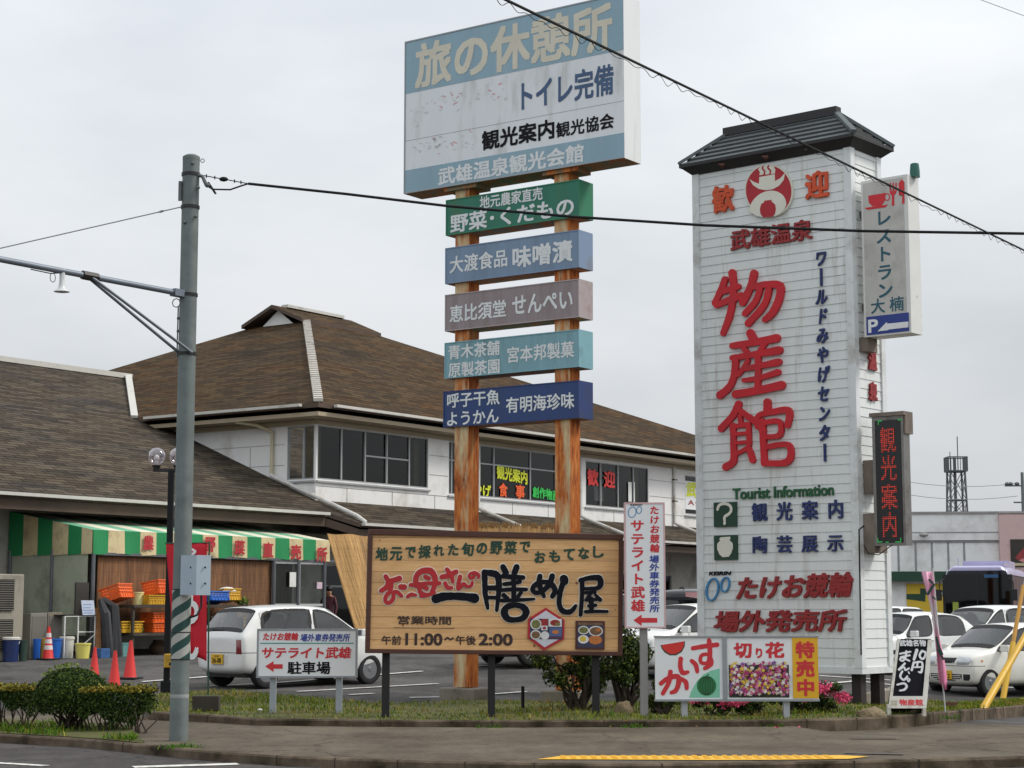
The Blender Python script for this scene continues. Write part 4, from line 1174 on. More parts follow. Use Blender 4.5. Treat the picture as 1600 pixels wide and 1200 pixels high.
# lettering on the front
bt = Board(tp_(0, -.014, 0), TR_, Z, TN)
brush(bt, [([(155, 108), (140, 150), (112, 210)], 30), ([(130, 165), (215, 138)], 24), ([(188, 78), (194, 150), (180, 255), (148, 345)], [34, 32, 32, 26]), ([(118, 222), (170, 200), (230, 178)], [24, 28, 30]),
           ([(285, 80), (270, 140), (236, 208)], 34), ([(275, 140), (345, 128), (400, 135), (398, 190), (370, 252), (335, 285)], [26, 28, 36, 34, 34, 26]), ([(312, 152), (292, 205), (246, 258)], 28), ([(352, 152), (330, 222), (260, 302)], 30)],
      REDL, tow, h=.0, depth=.05, tr=(1080, 400, 2.857), wmul=.97)
brush(bt, [([(268, 345), (288, 382)], 36), ([(188, 402), (280, 388), (386, 368)], [26, 28, 34]), ([(240, 412), (258, 440)], 24), ([(335, 392), (308, 432)], 24), ([(188, 456), (290, 440), (398, 422)], [24, 26, 34]),
           ([(204, 456), (198, 530), (176, 585), (134, 622)], [30, 30, 30, 34]), ([(258, 470), (240, 500), (216, 530)], 22), ([(236, 506), (310, 492), (396, 474)], [20, 24, 30]), ([(240, 556), (310, 545), (392, 520)][0:3], [18, 22, 26]), ([(204, 618), (300, 602), (408, 578)], [34, 32, 36]), ([(304, 448), (304, 520), (302, 600)], 28)],
      REDL, tow, h=.0, depth=.05, tr=(1080, 400, 2.857), wmul=.97)
brush(bt, [([(216, 664), (190, 715), (140, 770)], [34, 30, 32]), ([(222, 690), (262, 720), (296, 742)], [22, 26, 28]), ([(222, 716), (228, 745)], 22), ([(186, 762), (262, 752)], 20), ([(192, 760), (194, 840), (194, 915), (160, 942)], [28, 28, 32, 32]), ([(262, 754), (264, 842)], 24),
           ([(194, 797), (262, 790)], 15), ([(194, 836), (262, 830)], 16), ([(200, 888), (240, 868), (262, 862), (280, 912)], [16, 18, 24, 26]),
           ([(345, 655), (346, 694)], 34), ([(302, 762), (306, 715), (375, 696), (442, 692), (436, 756)], [26, 24, 26, 30, 28]), ([(322, 740), (328, 830), (332, 925)], 30), ([(326, 746), (398, 740), (400, 800), (332, 808)], [22, 22, 26, 18]), ([(332, 856), (438, 844), (438, 918), (334, 926)], [20, 26, 30, 24])],
      REDL, tow, h=.0, depth=.05, tr=(1080, 400, 2.857), wmul=.97)
text(bt, '歓', (1114, 293), (1148.5, 329), ORANGEL, tow, .034, .04, h=0, rough=.008)
text(bt, '迎', (1259, 271), (1296.5, 307), ORANGEL, tow, .034, .04, h=0, rough=.008)
text(bt, '武雄温泉', (1142.5, 361), (1270.5, 374), DKRED, tow, .026, .035, h=0)
text(bt, 'ワールドみやげセンター', (1272.5, 390), (1301, 722), NAVY, tow, .03, .03, h=0, vertical=True, shear=.12, pad=.05)
text(bt, 'Tourist Information', (1145.5, 763), (1303.5, 774), GREENL, tow, .028, .02, h=0)
text(bt, '観  光  案  内', (1175.5, 786), (1318, 810), NAVY, tow, .022, .03, h=0)
text(bt, '陶  芸  展  示', (1177, 838), (1318.5, 862), NAVY, tow, .022, .03, h=0)
text(bt, 'KEIRIN', (1108, 893), (1143, 898.5), BLACKINK, tow, .025, .012, h=0, shear=.3)
text(bt, 'たけお競輪', (1150, 898), (1339, 935), DKRED, tow, .036, .04, h=0, shear=.24, rise=.05)
text(bt, '場外発売所', (1115, 953), (1327, 988.5), DKRED, tow, .034, .04, h=0, shear=.2, rise=.03)
def ring(bd, c, rx, ry, wd, rot, h0, h1, mt, par, name='ring_emblem', n=40):
    a = ellipse(bd, c, rx, ry, n, rot); b = ellipse(bd, c, rx - wd, ry - wd, n, rot); mb = MB()
    for k in range(n):
        j = (k + 1) % n
        for (p, q, h, g) in ((a[k], a[j], h0, h1), (b[j], b[k], h0, h1)):
            mb.face([bd.px(*p, h), bd.px(*q, h), bd.px(*q, g), bd.px(*p, g)])
        mb.face([bd.px(*a[k], h1), bd.px(*b[k], h1), bd.px(*b[j], h1), bd.px(*a[j], h1)])
    return mb.build(name, mt, par)
ring(bt, (1114, 921), 10.2, 18.5, 2.6, .18, 0, .03, LTBLUE, tow); ring(bt, (1134, 913.5), 7.4, 12.5, 2.4, .18, 0, .03, LTBLUE, tow)
DKGREEN = mat('dark_green_plate', srgb(22, 62, 46), .5, var=.1); CREAM = mat('cream_emblem', srgb(222, 220, 206), .5, var=.04)
mb = MB(); bt.quad(mb, (1116.5, 785.5), (1152.5, 822.5), -.01, .03); pln = mb.build('information_plate', DKGREEN, tow)
brush(bt, [([(1123, 796), (1126, 789.5), (1134, 787), (1142, 790), (1144.5, 797), (1141, 803), (1134.5, 807.5), (1134, 813)], 4.2), ([(1134, 816.8), (1134, 818.2)], 4.4)], CREAM, pln, h=.032, depth=.006)
mb = MB(); bt.quad(mb, (1117, 837), (1153.5, 874.5), -.01, .03); plv = mb.build('pottery_plate', DKGREEN, tow)
mb = MB(); bt.poly(mb, [(1128, 839.5), (1142.5, 838.5), (1143.5, 841.5), (1141.5, 844), (1146.5, 849), (1147, 857), (1144, 865), (1140.5, 870), (1131, 870.8), (1126, 866), (1122.5, 858), (1122.5, 850), (1127, 844.8), (1126, 842)], .03, .038)
mb.build('vase_emblem', CREAM, plv)
# round emblem
lc = (1203.2, 298.5)
mb = MB(); bt.poly(mb, ellipse(bt, lc, 37.6, 41.6, 48, -.14), -.01, .04); emb = mb.build('round_emblem', CREAM, tow)
lt = lambda x, y: (1080 + x / 10, 220 + y / 10)
REDE = mat('emblem_red', srgb(172, 28, 42), .5, var=.06)
mb = MB()
bt.poly(mb, ellipse(bt, lc, 35.4, 39.4, 48, -.14), .04, .046)
mb.build('emblem_disc', REDE, emb)
mb = MB()
bt.poly(mb, [lt(*p) for p in [(935, 605), (1000, 650), (1085, 680), (1090, 575), (1330, 530), (1335, 640), (1420, 590), (1490, 510), (1470, 620), (1400, 710), (1300, 765), (1190, 780), (1080, 760), (990, 700)]], .046, .05)
dome = [lt(1220 + 290 * math.cos(math.radians(t)), 1060 - 268 * math.sin(math.radians(t)) - 55 * math.cos(math.radians(t))) for t in range(0, 181, 10)]
bt.poly(mb, dome + [lt(955, 1120), lt(1030, 1175), lt(1140, 1200), lt(1290, 1195), lt(1400, 1160), lt(1480, 1080)], .046, .05)
bt.poly(mb, [lt(*p) for p in [(1090, 545), (1100, 500), (1070, 450), (1130, 400), (1240, 385), (1310, 395), (1340, 460), (1330, 520)]], .046, .05)
mb.build('bowl_emblem', CREAM, emb)
mb = MB(); bt.poly(mb, [lt(*p) for p in [(1165, 945), (1285, 930), (1280, 955), (1335, 1000), (1350, 1070), (1335, 1150), (1300, 1195), (1150, 1205), (1110, 1150), (1100, 1070), (1120, 1000), (1170, 965)]], .05, .054)
mb.build('jar_emblem', REDE, emb)
brush(bt, [([(1150, 410), (1140, 440), (1175, 490), (1165, 530)], 24), ([(1235, 400), (1225, 430), (1265, 480), (1255, 515)], 24)], REDE, emb, h=.05, depth=.004, tr=(1080, 220, 10))
for x, y in ((1132, 264), (1200, 252)):
    mb = MB(); c = bt.px(x, y); mb.tube([c, c + TN * .16 + Z * .05, c + TN * .24 + Z * .01 + TR_ * .1], .016, 6); mb.ball(c + TN * .24 + TR_ * .12, .035, 8); mb.build('spotlight_bracket', mat('rusty_bracket', srgb(84, 44, 32), .8, var=.2), tow)
bs = Board(tp_(TW + .014, 0, 0), -TN, Z, TR_)
text(bs, '温', (1355, 547), (1368.5, 580), DKRED, tow, .05, .03, h=0); text(bs, '泉', (1356, 596), (1369.5, 628), DKRED, tow, .05, .03, h=0)
mb = MB(); mb.tube([tp_(TW + .03, -.05, zb_t + .2), tp_(TW + .03, -.04, zb_t + 1.2), tp_(TW + .03, -.03, zb_t + 2.1), tp_(TW + .05, .2, zb_t + 2.2)], .012, 6)
mb.build('cable', BLACK, tow)
# restaurant light box standing out from the side
br_ = Board(tp_(TW, .12, 0), TR_, Z, TN)
a0, b0 = br_.loc(1345, 284); a1, _ = br_.loc(1421, 400); _, b1 = br_.loc(1352, 527)
BOXF = mat('lightbox_grey_face', srgb(190, 188, 182), .45, var=.05, dirt=srgb(160, 156, 146), ds=2)
BOXE = mat('lightbox_rusty_edge', srgb(216, 216, 212), .5, var=.05, dirt=srgb(120, 80, 56), ds=2.5, dth=(.64, .8))
mb = MB(); br_.rect(mb, a0, b1, a1, b0, -.36, 0); lb = mb.build('restaurant_lightbox', BOXE, tow)
mb = MB(); br_.rect(mb, a0 + .035, b1 + .045, a1 - .07, b0 - .04, 0, .006); mb.build('face_panel', BOXF, lb)
TEAL = mat('teal_lettering', srgb(34, 88, 104), .5, var=.08)
text(br_, 'レストラン', (1367, 328), (1397, 466), TEAL, lb, .028, h=.009, vertical=True, pad=.03)
text(br_, '大 楠', (1361, 468), (1413, 485), TEAL, lb, .02, h=.009)
mb = MB(); br_.quad(mb, (1354, 495.5), (1421, 517), .006, .01); pp = mb.build('parking_panel', mat('royal_blue_panel', srgb(34, 56, 134), .45, var=.05), lb)
text(br_, 'P', (1357, 500), (1373, 519), WHITEL, pp, .03, h=.014)
mb = MB(); br_.poly(mb, [(1372, 518), (1386, 503.5), (1387, 506), (1420, 502.5), (1420, 511.5), (1389, 515), (1388.5, 516)], .012, .016); mb.build('arrow', WHITEL, pp)
mb = MB()
br_.poly(mb, [(1357, 306), (1384, 301.5), (1383, 314), (1378, 321), (1364, 322.5), (1358, 317)], .007, .011)
br_.poly(mb, [(1351, 325), (1388, 319.5), (1384, 324), (1356, 328)], .007, .011)
for x in (1390.5, 1395, 1399.5): br_.poly(mb, [(x, 286), (x + 2, 285.6), (x + 2, 300), (x, 300.4)], .007, .011)
br_.poly(mb, [(1390.5, 299), (1401.5, 297.5), (1400, 303), (1397.6, 305), (1397.8, 321), (1394, 321.6), (1394, 305.4), (1391.5, 303.5)], .0075, .0115)
br_.poly(mb, [(1404.5, 287), (1407.5, 281.8), (1411, 281.4), (1413.4, 285), (1413.6, 317), (1410, 319.6), (1410, 305), (1405, 305.6)], .007, .011)
mb.build('cutlery_emblem', mat('bright_red_emblem', srgb(206, 30, 44), .45, var=.05), lb)
ring(br_, (1386.5, 308), 4.6, 6, 1.5, 0, .006, .0105, MC['bright_red_emblem'], lb, 'cup_handle')
mb = MB(); c = br_.px(1420, 272, -.2); c.z = b0; mb.lathe([(.08, -.02), (.078, .08), (.066, .19), (.05, .2), (0, .2)], c, 14)
mb.build('beacon_lamp', mat('green_beacon', srgb(20, 92, 78), .35, var=.1), lb, smooth=True)
RB2 = mat('rusty_bracket_plate', srgb(118, 106, 96), .8, var=.3)
for f in (.2, .8): mb = MB(); mb.box(tp_(TW + a0 / 2 + .02, .32, lerp(b1, b0, f)), (a0 + .06, .1, .1), 0, (TR_, TN, Z)); mb.build('bracket', RB2, lb)
mb = MB(); mb.box(tp_(TW + .08, .3, b1 - .1), (.16, .3, .22), 0, (TR_, TN, Z)); mb.build('bracket', RB2, lb)
# LED sign
bl = Board(tp_(TW, .1, 0), TR_, Z, TN)
a0, b0 = bl.loc(1362, 652); a1, _ = bl.loc(1412, 700); _, b1 = bl.loc(1367, 853)
FRAME = mat('dull_metal_frame', srgb(130, 128, 124), .4, .6, var=.1, dirt=srgb(92, 82, 72), ds=3)
mb = MB(); bl.rect(mb, a0, b1, a1, b0, -.2, 0); led = mb.build('led_sign', FRAME, tow)
mb = MB(); bl.rect(mb, a0 + .05, b1 + .04, a1 - .04, b0 - .06, 0, .004); mb.build('screen', mat('led_black_screen', srgb(22, 22, 22), .3, var=.2), led)
m, t, b = nodes('red_led_dots')
tcn = t.nodes.new('ShaderNodeTexCoord'); mpn = t.nodes.new('ShaderNodeVectorMath'); mpn.operation = 'DOT_PRODUCT'; mpn.inputs[1].default_value = tuple(TR_)
t.links.new(tcn.outputs['Object'], mpn.inputs[0])
spn = t.nodes.new('ShaderNodeSeparateXYZ'); t.links.new(tcn.outputs['Object'], spn.inputs[0])
def dots(src):
    a = t.nodes.new('ShaderNodeMath'); a.operation = 'MULTIPLY'; a.inputs[1].default_value = 2 * math.pi / .03; t.links.new(src, a.inputs[0])
    s = t.nodes.new('ShaderNodeMath'); s.operation = 'SINE'; t.links.new(a.outputs[0], s.inputs[0])
    g = t.nodes.new('ShaderNodeMath'); g.operation = 'GREATER_THAN'; g.inputs[1].default_value = -.35; t.links.new(s.outputs[0], g.inputs[0]); return g.outputs[0]
mu = t.nodes.new('ShaderNodeMath'); mu.operation = 'MULTIPLY'; t.links.new(dots(mpn.outputs['Value']), mu.inputs[0]); t.links.new(dots(spn.outputs['Z']), mu.inputs[1])
b.inputs['Base Color'].default_value = (.02, .01, .01, 1); b.inputs['Emission Color'].default_value = (.85, .055, .03, 1)
es = t.nodes.new('ShaderNodeMath'); es.operation = 'MULTIPLY'; es.inputs[1].default_value = .62; t.links.new(mu.outputs[0], es.inputs[0]); t.links.new(es.outputs[0], b.inputs['Emission Strength'])
text(bl, '観光案内', (1374, 666), (1404.5, 842), m, led, .02, h=.007, vertical=True, pad=.03)
mb = MB()
for p0, p1 in (((1371, 846), (1379, 847.5)), ((1371, 841), (1372.5, 846)), ((1384, 846.5), (1389, 847.8)), ((1399, 846), (1408, 847.5)), ((1407, 840), (1408.4, 846)), ((1372, 657), (1378, 658.5)), ((1403, 655), (1409, 656.5)), ((1372, 658), (1373.4, 664))): bl.quad(mb, p0, p1, .004, .008)
mb.build('green_led', emit('green_led_dots', (.05, .8, .15, 1), .3), led)
mb = MB()
bl.rect(mb, a0 - .03, b0, a1 + .03, b0 + .06, -.26, .03); bl.rect(mb, a1 - .04, b0 - .28, a1 + .03, b0, -.26, -.02)
mb.build('hood', RB2, led)
mb = MB(); mb.box(tp_(TW + .1, .35, b0 - .9), (.2, .34, .5), 0, (TR_, TN, Z)); mb.build('mounting_box', RB2, led)
mb = MB(); mb.box(tp_(TW + .1, .3, b1 + .2), (.24, .4, .6), 0, (TR_, TN, Z)); mb.build('mounting_box', RB2, led)
mb = MB(); mb.tube([tp_(TW + .06, .05, b1 + .02), tp_(TW + .16, .0, b1 - .12), tp_(TW + .34, 0, b1 - .14), tp_(TW + .55, .05, b1 + .01)], .008, 6); mb.build('cable', BLACK, led)
# planter edging below
mb = MB()
pp_ = [G(1296, 1098, .1), G(1340, 1101, .1), G(1388, 1092, .1), G(1398, 1086, .1)]
for a, b in zip(pp_, pp_[1:]): mb.beam(a + Z * .02, b + Z * .02, .14, .26)
tag(mb.build('planter_edging', CONCRETE, loc=pp_[0]), 'low grey concrete edging around the foot of the clapboard tower', 'edging')

# ================================================================ WOODEN RESTAURANT BOARD
wtl = P(573, 829, 23.6); wbl = P(573.5, 1018, 23.6); wtr = P(966, 838, 24.15); wbr = P(966, 1022, 24.15)
wr = (wtr - wtl + wbr - wbl).normalized(); wu = (wtl - wbl + wtr - wbr).normalized(); wn = wr.cross(wu).normalized()
if wn.y > 0: wn = -wn
wu = wn.cross(wr).normalized()
if wu.z < 0: wu = -wu
bwd = Board(wbl, wr, wu, wn)
WW = (wtr - wtl).length; WH = (wtl - wbl).length
gw = gz(0, 23.8) + .12
wsg = thing('wooden_signboard', 'wide wooden plank signboard with red and black brush lettering on three black posts', 'sign', V((wbl + wr * WW / 2).to_tuple()[:2] + (gw,)))
PLANK = wood('pine_planks', srgb(222, 180, 128), srgb(202, 154, 100), .145, gap=.025)
BROWNF = wood('dark_brown_frame', srgb(84, 48, 34), srgb(60, 34, 26), 5.0)
mb = MB(); bwd.rect(mb, .0, .0, WW, WH, -.08, 0); mb.build('plank_panel', PLANK, wsg)
mb = MB(); t_ = .055
bwd.rect(mb, -.02, WH - t_, WW + .02, WH + .02, -.1, .035); bwd.rect(mb, -.02, -.02, WW + .02, t_ - .02, -.1, .035); bwd.rect(mb, -.02, t_ - .02, t_ - .02, WH - t_, -.1, .034); bwd.rect(mb, WW - t_ + .02, t_ - .02, WW + .02, WH - t_, -.1, .034)
mb.build('frame', BROWNF, wsg, bevel=.006)
for px, py in ((605, 1128), (770.5, 1129), (934, 1126)):
    a, _ = bwd.loc(px, 1010); c = bwd.at(a, 0, -.13); mb = MB()
    mb.box((c.x, c.y, (gw + c.z + .7) / 2 - .05), (.095, .095, c.z + .7 - gw + .1)); mb.build('post', mat('black_timber', srgb(30, 28, 30), .7, var=.25, vs=6, sc=(1, 1, .2)), wsg)
    mb = MB(); mb.box((c.x, c.y, gw - .03), (.3, .24, .05)); mb.build('footing', CONCRETE, wsg)
DGREENW = mat('deep_green_lettering', srgb(26, 66, 50), .6, var=.1); BROWNL = mat('brown_lettering', srgb(52, 34, 30), .6, var=.1)
def w3(x, y): return (560 + x / 3.334, 800 + y / 3.334)
for k, (c, y) in enumerate(zip('地元で採れた旬の野菜で', (218, 217, 210, 207, 200, 196, 194, 190, 186, 185, 182))):
    x = 122 + k * 74.5; s = 30 if c in 'でれたの' else 35
    text(bwd, c, w3(x - s * .95, y - s), w3(x + s * .95, y + s), DGREENW, wsg, .04, .008, h=0, rough=.012, shear=.06)
for k, (c, y) in enumerate(zip('おもてなし', (235, 230, 221, 215, 208))):
    x = 946 + k * 76; s = 31
    text(bwd, c, w3(x - s * .9, y - s), w3(x + s * .9, y + s), DGREENW, wsg, .04, .008, h=0, rough=.012)
OUTW = mat('cream_outline', srgb(226, 218, 200), .6, var=.04)
WRED = mat('brush_red', srgb(176, 22, 32), .5, var=.08); WBLK = mat('brush_black', srgb(18, 20, 28), .65, var=.1, spec=.12)
A8 = (580, 860, 8.0); B6 = (740, 860, 6.667)
brush(bwd, [([(180, 325), (215, 385)], 52), ([(205, 385), (280, 372), (350, 352)], [52, 60, 66]), ([(218, 385), (192, 455), (122, 505)], [60, 58, 50]), ([(250, 400), (240, 500), (185, 570), (178, 635), (225, 655), (275, 600), (280, 525), (330, 525), (378, 570)], [56, 50, 46, 46, 44, 48, 40, 46, 42]), ([(368, 456), (412, 458)], 62),
            ([(455, 578), (500, 550), (555, 560)], [42, 44, 34]),
            ([(556, 440), (562, 330), (625, 262), (735, 255), (788, 320), (798, 410), (762, 520)], [58, 62, 66, 72, 64, 58, 52]), ([(492, 432), (680, 412), (850, 410)], [44, 40, 46]), ([(600, 440), (612, 520), (700, 556), (782, 522)], [48, 48, 44, 44]), ([(676, 330), (716, 350)], 52), ([(642, 445), (690, 474)], 50), ([(618, 572), (700, 560), (786, 524)], [40, 40, 44]),
            ([(880, 332), (970, 310), (1058, 268)], [52, 58, 56]), ([(945, 235), (1000, 320), (1018, 395)], [46, 56, 36]), ([(922, 408), (950, 462), (1002, 466)], [44, 48, 40]),
            ([(1112, 325), (1088, 420), (1085, 478), (1110, 470), (1155, 415), (1195, 452), (1248, 440), (1262, 395)], [46, 44, 42, 40, 40, 38, 38, 34]),
            ([(1290, 300), (1268, 345), (1228, 335), (1232, 295), (1290, 276), (1340, 305), (1338, 342)], [34, 34, 34, 32, 34, 36, 30])],
      WRED, wsg, h=0, depth=.012, outline=OUTW, og=1.6, tr=A8, wmul=1.1)
brush(bwd, [([(808, 605), (900, 578), (1040, 572), (1180, 580), (1290, 598)], [116, 104, 92, 100, 116])], WBLK, wsg, h=0, depth=.012, outline=OUTW, og=1.6, tr=A8)
brush(bwd, [([(112, 228), (116, 330), (120, 450), (146, 602)], [56, 50, 48, 30]), ([(112, 230), (180, 236), (248, 266), (262, 400), (240, 625)], [48, 60, 62, 52, 30]), ([(135, 392), (245, 390)], 46), ([(135, 490), (245, 492)], 36),
            ([(305, 172), (335, 232)], 54), ([(448, 172), (425, 232)], 56), ([(305, 268), (410, 276), (515, 282)], [44, 46, 40]), ([(318, 350), (400, 342), (482, 326)], [36, 38, 38]), ([(288, 412), (420, 405), (545, 406)], [34, 38, 34]), ([(412, 262), (418, 400), (415, 515)], 42), ([(312, 466), (350, 500)], 40), ([(492, 440), (462, 480)], 36), ([(290, 522), (460, 516), (628, 506)], [34, 34, 24]),
            ([(430, 566), (345, 590), (318, 650), (356, 712), (432, 722), (510, 704), (545, 645), (512, 588), (425, 566)], [46, 56, 64, 58, 46, 54, 66, 58, 44]),
            ([(690, 268), (680, 350), (732, 478)], [48, 50, 34]), ([(818, 265), (788, 350), (725, 415), (650, 442), (612, 405), (650, 350), (740, 328), (812, 352), (846, 420), (818, 478)], [50, 50, 44, 42, 44, 42, 42, 48, 50, 40]),
            ([(938, 298), (945, 322)], 74), ([(930, 335), (900, 440), (890, 560), (930, 632), (1010, 636), (1062, 575)], [54, 46, 46, 50, 46, 30]),
            ([(1112, 312), (1200, 288), (1302, 288), (1320, 350), (1285, 392), (1160, 398)], [40, 44, 56, 54, 40, 30]), ([(1128, 312), (1126, 480), (1112, 672)], [42, 38, 34]), ([(1165, 440), (1262, 434)], 30), ([(1225, 440), (1180, 498)], 30), ([(1270, 466), (1318, 515)], [26, 36]), ([(1168, 516), (1300, 508)], 30), ([(1196, 578), (1270, 570)], 30), ([(1222, 500), (1226, 632)], 40), ([(1166, 638), (1280, 634), (1388, 636)], [32, 30, 26])],
      WBLK, wsg, h=0, depth=.012, outline=OUTW, og=1.6, tr=B6, wmul=1.14)
text(bwd, '営業時間', w3(205, 540), w3(482, 588), BROWNL, wsg, .02, .006, h=0)
mb = MB(); bwd.quad(mb, w3(183, 601), w3(500, 607), 0, .006); mb.build('underline', BROWNL, wsg)
text(bwd, '午前', w3(122, 643), w3(222, 692), BROWNL, wsg, .02, .006, h=0); text(bwd, '午後', w3(507, 643), w3(612, 692), BROWNL, wsg, .02, .006, h=0)
text(bwd, '11:00', w3(245, 630), w3(437, 696), BROWNL, wsg, .035, .006, h=0); text(bwd, '2:00', w3(627, 632), w3(803, 697), BROWNL, wsg, .035, .006, h=0)
brush(bwd, [([(452, 664), (464, 654), (478, 664), (494, 656)], 9)], BROWNL, wsg, h=0, depth=.006, tr=(560, 800, 3.334))
# framed food pictures
hexo = [(975, 498), (1072, 562), (1070, 662), (966, 720), (880, 655), (884, 556)]; cx, cy = 976, 609
mb = MB(); bwd.poly(mb, [w3(*p) for p in hexo], 0, .03); hf = mb.build('hexagonal_picture', mat('red_picture_frame', srgb(176, 34, 44), .5, var=.06), wsg)
inn = [(cx + (x - cx) * .86, cy + (y - cy) * .86) for x, y in hexo]
mb = MB(); bwd.poly(mb, [w3(*p) for p in inn], .03, .034); mb.build('picture_ground', mat('picture_pale_lilac', srgb(198, 198, 206), .4, var=.1, vs=4), hf)
FOODC = [mat('food_white', srgb(216, 216, 214), .4), mat('food_brown', srgb(112, 82, 52), .5, var=.4, vs=26), mat('food_red', srgb(146, 34, 34), .5, var=.3, vs=26), mat('food_blue_tray', srgb(78, 96, 140), .4, var=.15), mat('food_green', srgb(112, 112, 60), .5, var=.45, vs=30), mat('food_orange', srgb(190, 112, 50), .5, var=.3, vs=26), mat('food_navy', srgb(48, 50, 78), .4, var=.2), mat('food_yellow', srgb(206, 176, 60), .5, var=.25, vs=20)]
mb = MB()
def rq(x0, y0, x1, y1, h, m): bwd.quad(mb, w3(x0, y0), w3(x1, y1), h, h + .002, m)
def eq(x, y, rx, ry, h, m): bwd.poly(mb, [w3(*p) for p in ellipse(bwd, (x, y), rx, ry, 20)], h, h + .002, m)
rq(893, 555, 1060, 664, .034, 6); rq(950, 557, 984, 592, .036, 2); rq(988, 556, 1056, 598, .036, 0); eq(1022, 577, 26, 16, .038, 2); eq(1036, 584, 14, 9, .04, 4)
eq(922, 584, 29, 29, .036, 0); eq(922, 584, 23, 23, .038, 4); eq(921, 640, 28, 25, .036, 0); eq(921, 640, 22, 19, .038, 1); eq(969, 643, 22, 22, .036, 0); rq(950, 592, 982, 616, .036, 0); eq(966, 604, 9, 8, .038, 2)
rq(992, 602, 1056, 648, .036, 3); eq(1024, 625, 18, 10, .038, 5); rq(994, 652, 1062, 655, .036, 2)
mb.build('food_picture', FOODC, hf)
mb = MB(); bwd.quad(mb, w3(1131, 566), w3(1280, 716), 0, .03); sf = mb.build('square_picture', mat('dark_red_picture_frame', srgb(72, 32, 30), .5, var=.1), wsg)
mb = MB()
rq(1140, 575, 1270, 706, .03, 6); rq(1140, 575, 1270, 590, .032, 1); eq(1170, 615, 28, 22, .032, 0); eq(1170, 615, 23, 17, .034, 4); eq(1234, 620, 37, 27, .032, 0); eq(1234, 620, 31, 21, .034, 1); eq(1246, 614, 13, 8, .036, 5); eq(1169, 663, 28, 22, .032, 0); eq(1167, 661, 17, 14, .034, 7); eq(1232, 666, 35, 24, .032, 5); eq(1232, 664, 30, 19, .034, 5)
mb.build('food_picture', FOODC, sf)

# ================================================================ SMALL WHITE SIGN ON TWO POSTS
def flatsign(name, label, tl, br, Y, depth, posts, pm, face=SIGNWHITE, edge=GREYMETAL, pw_=.08, tilt=0.0):
    q = P(tl[0], br[1], Y); r = V((1, tilt, 0)).normalized(); n = V((r.y, -r.x, 0))
    bd = Board(q, r, Z, n)
    a1, b0 = bd.loc(br[0], tl[1]); a0, b1 = bd.loc(tl[0], br[1]); a0 = 0; b0 = bd.loc(*tl)[1]; a1 = bd.loc(*br)[0]
    base = G(posts[0][0], posts[0][1], .1)
    t = thing(name, label, 'sign', V((bd.at((a0 + a1) / 2, 0).x, bd.at((a0 + a1) / 2, 0).y - 0, base.z)))
    mb = MB(); bd.rect(mb, a0, b1, a1, b0, -depth, 0); o = mb.build('sign_panel', face, t, bevel=.006)
    for px, py in posts:
        a = bd.loc(px, br[1])[0]; c = bd.at(a, 0, -depth - pw_ / 2 - .002); mb = MB()
        mb.box((c.x, c.y, (base.z - .1 + bd.at(0, b0).z - .1) / 2), (pw_, pw_, bd.at(0, b0).z - base.z)); mb.build('post', pm, t)
        mb = MB(); mb.box((c.x, c.y, base.z - .02), (pw_ + .13, pw_ + .1, .07)); mb.build('footing', CONCRETE, t)
    return t, bd, o, (a0, b1, a1, b0)
POSTG = mat('pale_grey_post', srgb(160, 166, 172), .5, .1, var=.06)
ts, bsg, pan, ext = flatsign('direction_sign', 'low white sign with red arrow pointing left, standing before the parked white hatchback', (401, 983), (557.5, 1058.5), 24.3, .06, [(425.5, 1121), (529, 1121)], POSTG)
mb = MB(); a0, b1, a1, b0 = ext
for z0, z1 in ((b0 - .02, b0 + .004), (b1 - .004, b1 + .02)): bsg.rect(mb, a0 - .004, z0, a1 + .004, z1, -.06, .008)
for x0, x1 in ((a0 - .005, a0 + .02), (a1 - .02, a1 + .005)): bsg.rect(mb, x0, b1 + .02, x1, b0 - .02, -.06, .007)
mb.build('rim', GREYMETAL, pan)
def s4(x, y): return (300 + x / 4.284, 880 + y / 4.284)
RED2 = mat('signal_red_lettering', srgb(206, 44, 52), .45, var=.04)
text(bsg, 'たけお競輪', s4(474, 464), s4(716, 518), RED2, pan, .04, h=.004, shear=.15); text(bsg, '場外車券発売所', s4(724, 472), s4(1060, 525), BLUEL, pan, .03, h=.004, shear=.12)
mb = MB(); bsg.quad(mb, s4(457, 532), s4(1082, 539), 0, .004); mb.build('teal_line', mat('teal_line', srgb(58, 150, 140), .5), pan)
text(bsg, 'サテライト武雄', s4(462, 560), s4(1070, 638), RED2, pan, .04, h=.004, shear=.12); text(bsg, '駐車場', s4(640, 658), s4(926, 743), BLACKINK, pan, .03, h=.004)
mb = MB(); bsg.poly(mb, [s4(*p) for p in [(490, 690), (546, 655), (546, 676), (607, 676), (607, 706), (546, 706), (546, 728)]], 0, .004); mb.build('arrow', RED2, pan)

